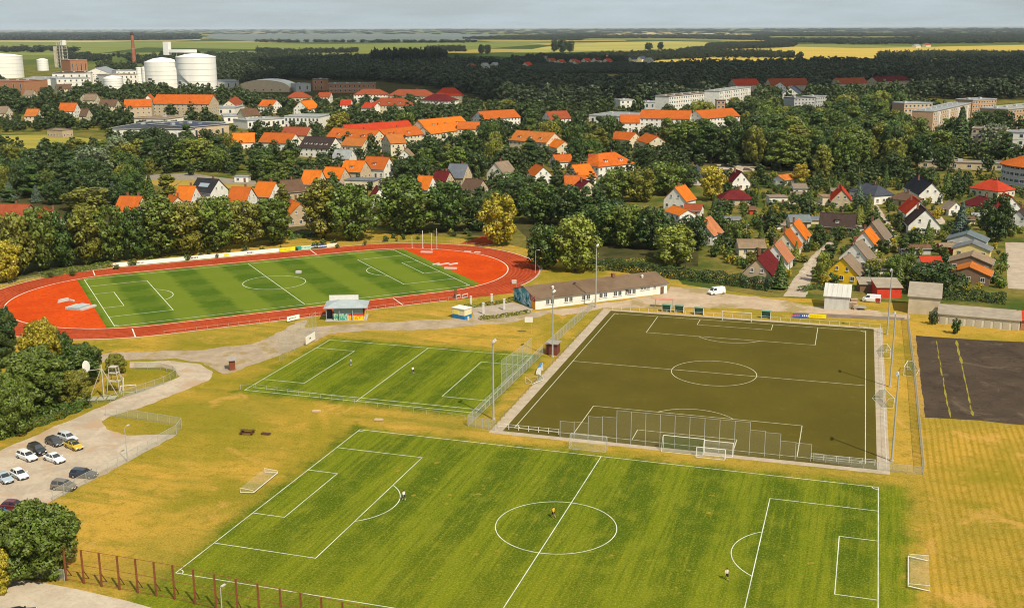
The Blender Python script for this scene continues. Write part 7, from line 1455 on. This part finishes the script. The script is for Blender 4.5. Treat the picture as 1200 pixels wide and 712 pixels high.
def car(label, u, v, du, dv, style, colr, name='parked_car', cat='car', group='cars in the car park', roofc=None):
    c = G(u, v); d = G(u+du, v+dv)-c; rz = math.atan2(d.y, d.x); t = thing(name, label, cat, c, rz, group)
    nose, sb, rf_, rr, tb, tail, zb, zl, zr, wd = STYLE[style]; w_ = wd/2; pm = paint('car_paint_'+'_'.join(f'{int(q*99)}' for q in colr), colr)
    st = [(nose, 0.80, 0.32, zb*0.80), (nose-0.12, 0.92, 0.24, zb), (sb+0.15, 1.0, 0.2, zl-0.04), (sb, 1.0, 0.2, zl), (0, 1.0, 0.2, zl+0.02), (rr, 1.0, 0.2, zl+0.03), (tb if style != 'saloon' else tail+0.25, 0.98, 0.24, zl+0.01 if style != 'saloon' else zl), (tail, 0.86, 0.34, zl-0.12)]
    b = MB(); vs = []
    for x, k, z0, z1 in st: ww = w_*k; vs += [(x, -ww*0.92, z0), (x, -ww, z0+0.25), (x, -ww*0.985, z1-0.10), (x, -ww*0.88, z1), (x, ww*0.88, z1), (x, ww*0.985, z1-0.10), (x, ww, z0+0.25), (x, ww*0.92, z0)]
    fs = []
    for i in range(len(st)-1):
        for k in range(8): fs.append((i*8+k, i*8+(k+1) % 8, (i+1)*8+(k+1) % 8, (i+1)*8+k))
    fs += [tuple(range(7, -1, -1)), tuple((len(st)-1)*8+k for k in range(8))]; b.add(vs, fs)
    lo, hi = w_*0.87, w_*0.68; zt = zl+0.01
    cab = [(sb, -lo, zl), (sb, lo, zl), (rf_, hi, zr-0.03), (rf_, -hi, zr-0.03), (tb, -lo, zl), (tb, lo, zl), (rr, hi, zr-0.02), (rr, -hi, zr-0.02), ((rf_+rr)/2, -hi, zr+0.03), ((rf_+rr)/2, hi, zr+0.03)]
    b.add(cab, [(0, 3, 8, 7, 4), (1, 5, 6, 9, 2), (0, 1, 2, 3), (4, 7, 6, 5), (3, 2, 9, 8), (8, 9, 6, 7)]); body = b.build('body', pm, t)
    if roofc: MB().add([(rf_-0.05, -hi*0.95, zr), (rf_-0.05, hi*0.95, zr), (rr, hi*0.95, zr+0.01), (rr, -hi*0.95, zr+0.01), ((rf_+rr)/2, -hi*0.95, zr+0.045), ((rf_+rr)/2, hi*0.95, zr+0.045)], [(0, 1, 5, 4), (4, 5, 2, 3)]).build('roof_panel', paint('roof_panel_dark', roofc), t)
    def pane(nm, q, off, sh=0.86):
        q = [Vector(p) for p in q]; m = sum(q, Vector())/len(q); n_ = (q[1]-q[0]).cross(q[2]-q[0]).normalized(); n_ = n_ if n_.dot(m-Vector((0, 0, zl))) > 0 else -n_
        MB().add([tuple(m+(p-m)*sh+n_*off) for p in q]+[tuple(m+(p-m)*sh-n_*0.02) for p in q], [tuple(range(len(q)))]).build(nm, carglass, t)
    pane('windscreen', [cab[0], cab[1], cab[2], cab[3]], 0.015, 0.9); pane('rear_window', [cab[4], cab[5], cab[6], cab[7]], 0.015, 0.84)
    mid = (rf_+rr)/2
    for s, (a0, a3, a7, a4) in ((-1, (0, 3, 7, 4)), (1, (1, 2, 6, 5))):
        y0, y1 = s*lo, s*hi
        if style == 'van': pane('side_window', [(sb, y0, zl), (mid+0.9, y0, zl), (mid+0.9, y1, zr-0.02), (rf_, y1, zr-0.03)], 0.02, 0.8)
        else:
            pane('side_window', [(sb, y0, zl), (mid, y0, zl), (mid, y1, zr), (rf_, y1, zr-0.03)], 0.02, 0.84); pane('side_window', [(mid, y0, zl), (tb, y0, zl), (rr, y1, zr-0.02), (mid, y1, zr)], 0.02, 0.84)
        MB().box((sb-0.12, s*(w_+0.09), zl+0.05), (0.18, 0.2, 0.14)).build('mirror', pm, t)
    r = 0.33 if style != 'suv' else 0.37; ta, ra_ = wheel_meshes(r); L = nose-tail
    for x in (nose-0.82, tail+0.78):
        for s in (-1, 1):
            o = link('wheel', ta, t, (x, s*(w_-0.08), r)); o.rotation_euler = (R(-90*s), 0, 0); link('rim', ra_, o)
    for s in (-1, 1):
        MB().box((nose-0.06, s*w_*0.62, zb*0.80), (0.12, 0.34, 0.16)).build('headlight', head_m, t); MB().box((tail+0.03, s*w_*0.70, zl-0.22), (0.1, 0.22, 0.22)).build('tail_light', tail_m, t)
    MB().box((nose-0.02, 0, 0.38), (0.12, w_*1.5, 0.18)).build('bumper', trim_m, t); MB().box((tail+0.02, 0, 0.42), (0.12, w_*1.6, 0.2)).build('bumper', trim_m, t)
    MB().box((nose+0.045, 0, 0.46), (0.02, 0.5, 0.11)).build('number_plate', whitep, t)
    return t
car('silver estate car parked furthest from the meadow fence', 79.5, 515.5, 12, 4.2, 'estate', (0.55, 0.57, 0.58))
car('dark grey hatchback beside the silver estate car', 64, 520.5, 12, 5, 'hatch', (0.05, 0.045, 0.045))
car('yellow car with black roof in the car park', 87, 525, 12, 5.2, 'hatch', (0.55, 0.38, 0.01), roofc=(0.02, 0.02, 0.02))
car('black sport utility car behind the white saloon', 44, 530.5, 11, 5.5, 'suv', (0.015, 0.015, 0.018))
car('white estate car beside the black sport utility car', 32, 537.5, 12, 4.8, 'estate', (0.75, 0.75, 0.73))
car('white saloon car parked alone under the yellow car', 64, 540, 12, 4.2, 'saloon', (0.76, 0.76, 0.74))
car('white hatchback beside the silver blue car', 23, 559, 11, 6, 'hatch', (0.76, 0.76, 0.75))
car('silver blue car at the left photo edge', 5, 563, 10, 6, 'saloon', (0.36, 0.42, 0.48))
car('dark blue estate car along the meadow fence', 98.5, 558.5, 13, 0.8, 'estate', (0.02, 0.025, 0.045))
car('bronze grey people carrier along the meadow fence', 75.5, 573, 13, 1.4, 'mpv', (0.16, 0.13, 0.10))
car('dark red car half behind the big spreading tree', 17, 596, 13, 0.6, 'hatch', (0.12, 0.015, 0.018))
car('blue car cut by the left edge behind the big tree', -4, 604, 13, 1.0, 'hatch', (0.04, 0.10, 0.22))
car('black car on the pavement at the lower left corner', 22, 724, 12, -2.5, 'saloon', (0.015, 0.015, 0.017), group='cars along the streets')
car('white van on the clubhouse yard', 839.5, 344.5, -10, 1.2, 'van', (0.76, 0.76, 0.74), 'parked_van', 'van', 'vans beside the turf pitch')
vn = car('white van with dark red rear beside the red shed', 1021, 353.5, -13, -1.0, 'van', (0.74, 0.74, 0.74), 'parked_van', 'van', 'vans beside the turf pitch')
for s in (-1, 1): MB().box((-1.75, s*0.985, 0.9), (1.3, 0.03, 0.9)).build('red_panel', paint('van_red', (0.30, 0.02, 0.02)), vn)
for lb, u, v, du, dv, st, cc in (('black car at the wood edge above the balcony house', 850, 195, 8, 0, 'suv', (0.02, 0.02, 0.02)), ('brown car beside the black car at the wood edge', 876, 200, 8, 0.4, 'estate', (0.18, 0.09, 0.04)), ('white car beside the white bungalow', 931, 232, 8, 0, 'hatch', (0.7, 0.7, 0.68)), ('white car in front of the low garden house', 944, 247, 8, 1, 'hatch', (0.7, 0.7, 0.68)), ('silver car on the garden lane beside the brown gable house', 1041, 288, -4, 6, 'hatch', (0.5, 0.5, 0.5))):
    car(lb, u, v, du, dv, st, cc, group='cars along the streets')
# trailer and junk beside the white tin shed
t = thing('trailer', 'small flat trailer beside the white tin shed', 'trailer', G(1007, 362.5), 0.1); MB().box((0, 0, 0.62), (3.4, 1.7, 0.12)).build('bed', M('trailer_grey', (0.35, 0.33, 0.3), 0.7), t)
for s in (-1, 1): MB().box((0, s*0.85, 0.82), (3.4, 0.06, 0.35)).build('side', galv, t); o = link('wheel', wheel_meshes(0.33)[0], t, (-0.2, s*0.7, 0.33)); o.rotation_euler = (R(90), 0, 0)
for i, (u, v, s) in enumerate(((998.5, 360, 1.2), (1000.5, 356, 1.0), (1002.5, 362.5, 0.8))):
    t = thing('pallet_stack', ('tall stack of boards leaning by the white tin shed', 'stack of boards between tin shed and van', 'low stack of boards in front of the tin shed')[i], 'board stack', G(u, v), 0.3*i); [MB().box((0, 0, 0.15+k*0.3), (1.9*s, 1.2*s, 0.22)).build('layer', M('board_tan', (0.42, 0.30, 0.2), 0.9, 0.3), t) for k in range(int(4*s)+1)]

# ------------------------------------------------------------------ people
def person(label, u, v, rz, shirt, shorts, stride=0.3, arm=0.25, hairc=(0.05, 0.03, 0.02), h=1.78):
    t = bpy.data.objects.new('person', None); col.objects.link(t); t.location = G(u, v, 0); t.location.z = 0.03; t.rotation_euler = (0, 0, rz); tag(t, label, 'person'); t.scale = (h/1.78,)*3
    skin = M('skin', (0.45, 0.26, 0.17), 0.6, 0.08); b = MB()
    def limb(p, r, mb): mb.tube(p, r, 9)
    verts = []; edges = []; rad = []
    def chain(pts, par=None):
        prev = par
        for x, y, z, r in pts:
            verts.append((x, y, z)); rad.append(r); i = len(verts)-1
            if prev is not None: edges.append((prev, i))
            prev = i
        return prev
    pel = chain([(0, 0, 0.95, 0.135)]); ch = chain([(0, 0, 1.12, 0.125), (0.0, 0, 1.32, 0.145), (0, 0, 1.45, 0.10)], pel); nk = chain([(0.01, 0, 1.53, 0.055), (0.02, 0, 1.62, 0.085), (0.025, 0, 1.72, 0.075)], ch)
    hands = []
    for s in (-1, 1):
        k = s*stride; chain([(0.0, s*0.10, 0.86, 0.095), (k*0.32+0.03, s*0.11, 0.50, 0.060), (k*0.5-0.02, s*0.11, 0.28, 0.055), (k*0.62-0.03, s*0.11, 0.09, 0.040), (k*0.62+0.14, s*0.12, 0.04, 0.035)], pel)
        q = -s*arm; e = chain([(0, s*0.19, 1.42, 0.060), (q*0.4-0.02, s*0.25, 1.15, 0.043), (q*0.9+0.05, s*0.26, 0.93, 0.033), (q*1.0+0.07, s*0.26, 0.85, 0.030)], ch); hands.append((q*1.0+0.07, s*0.26, 0.85, s, e))
    for hx, hy, hz, s, e in hands:
        for f, l_ in ((-0.030, 0.075), (-0.010, 0.085), (0.010, 0.08), (0.030, 0.065)): chain([(hx+f*0.8, hy, hz-0.045, 0.010), (hx+f, hy-s*0.01, hz-0.05-l_*0.5, 0.009), (hx+f+0.005, hy-s*0.03, hz-0.05-l_, 0.008)], e)
        chain([(hx+0.045, hy-s*0.015, hz-0.02, 0.011), (hx+0.055, hy-s*0.03, hz-0.065, 0.009)], e)
    me = bpy.data.meshes.new('body'); me.from_pydata(verts, edges, []); me.materials.append(skin); o = link('body', me, t)
    md = o.modifiers.new('skin', 'SKIN'); 
    if not me.skin_vertices: me.attributes
    for i, r in enumerate(rad): me.skin_vertices[0].data[i].radius = (r, r)
    me.skin_vertices[0].data[0].use_root = True; sb = o.modifiers.new('smooth', 'SUBSURF'); sb.levels = sb.render_levels = 1
    sh = MB(); sh.lathe([(0.16, 0.90), (0.175, 1.05), (0.17, 1.2), (0.19, 1.36), (0.13, 1.47), (0.07, 1.50)], 14)
    sh.v = [(x*0.72, y*1.12, z) for x, y, z in sh.v]; so_ = sh.build('shirt', shirt, t, True)
    for s in (-1, 1): q = -s*arm; MB().tube([(0, s*0.16, 1.43), (q*0.2, s*0.225, 1.28), (q*0.4-0.02, s*0.25, 1.14)], [0.085, 0.075, 0.068], 9).build('sleeve', shirt, so_)
    st_ = MB().lathe([(0.17, 0.80), (0.18, 0.92), (0.165, 1.0)], 14); st_.v = [(x*0.75, y*1.1, z) for x, y, z in st_.v]; pn = st_.build('shorts', shorts, t, True)
    for s in (-1, 1): k = s*stride; MB().tube([(0.0, s*0.095, 0.90), (k*0.16+0.015, s*0.105, 0.70), (k*0.30+0.03, s*0.11, 0.54)], [0.12, 0.115, 0.105], 9).build('shorts_leg', shorts, pn); MB().tube([(k*0.55-0.02, s*0.11, 0.24), (k*0.62-0.03, s*0.11, 0.08)], [0.058, 0.05], 8).build('sock', shirt, t); MB().box((k*0.62+0.06, s*0.115, 0.04), (0.28, 0.10, 0.08)).build('shoe', trim_m, t)
    hr_ = MB().lathe([(0.092, 1.66), (0.098, 1.72), (0.08, 1.79), (0.0, 1.815)], 12, (0.012, 0)).build('hair', M('hair_dark', hairc, 0.7, 0.1), t, True)
    f = MB(); [f.box((0.103, s*0.033, 1.675), (0.014, 0.022, 0.012)) for s in (-1, 1)]; 
    for s in (-1, 1): MB().box((0.103, s*0.033, 1.675), (0.014, 0.022, 0.012)).build('eye', trim_m, t)
    MB().add([(0.10, -0.014, 1.63), (0.10, 0.014, 1.63), (0.135, 0, 1.635), (0.10, 0, 1.675)], [(0, 1, 2), (1, 3, 2), (3, 0, 2), (0, 3, 1)]).build('nose', skin, t); MB().box((0.10, 0, 1.605), (0.012, 0.045, 0.01)).build('mouth', tail_m, t)
    return t
cw = M('cloth_white', (0.72, 0.71, 0.68), 0.9, 0.05); cyl = M('cloth_yellow', (0.75, 0.42, 0.02), 0.9, 0.05); cb = M('cloth_black', (0.02, 0.02, 0.022), 0.9, 0.1); cbl = M('cloth_blue', (0.10, 0.16, 0.22), 0.9, 0.1); cpk = M('cloth_pale', (0.68, 0.56, 0.48), 0.9, 0.05)
person('person in yellow shirt and black shorts in the centre circle', 648.5, 606, 2.6, cyl, cb, 0.45, 0.5)
person('person in white shirt on the penalty arc of the near pitch', 473.5, 586, -0.6, cw, cb, 0.35, 0.3)
person('person in pale shirt walking at the right penalty arc', 851.5, 679, -1.2, cpk, cb, 0.4, 0.3)
person('person in white shirt and blue trousers on the small pitch', 411.3, 428.5, 0.5, cw, cbl, 0.2, 0.2)
person('person in white shirt running on the halfway line of the small pitch', 484, 438, -0.8, cw, cb, 0.5, 0.5)

# ------------------------------------------------------------------ air
def haze():
    b = MB(); X = 95000; top = 125
    b.add([(-X,-X,-1),(X,-X,-1),(X,X,-1),(-X,X,-1),(-X,-X,top),(X,-X,top),(X,X,top),(-X,X,top)], [(0,3,2,1),(4,5,6,7),(0,1,5,4),(1,2,6,5),(2,3,7,6),(3,0,4,7)])
    m = bpy.data.materials.new('haze_air'); m.use_nodes = True; t = m.node_tree; t.nodes.clear(); o = t.nodes.new('ShaderNodeOutputMaterial'); v = t.nodes.new('ShaderNodeVolumePrincipled')
    v.inputs['Color'].default_value = (0.80, 0.90, 1.0, 1); v.inputs['Density'].default_value = 0.000022; v.inputs['Anisotropy'].default_value = 0.0; t.links.new(v.outputs[0], o.inputs['Volume'])
    tag(b.build('haze', m), 'thin blue haze over the far plain', None, None, 'stuff')
haze()
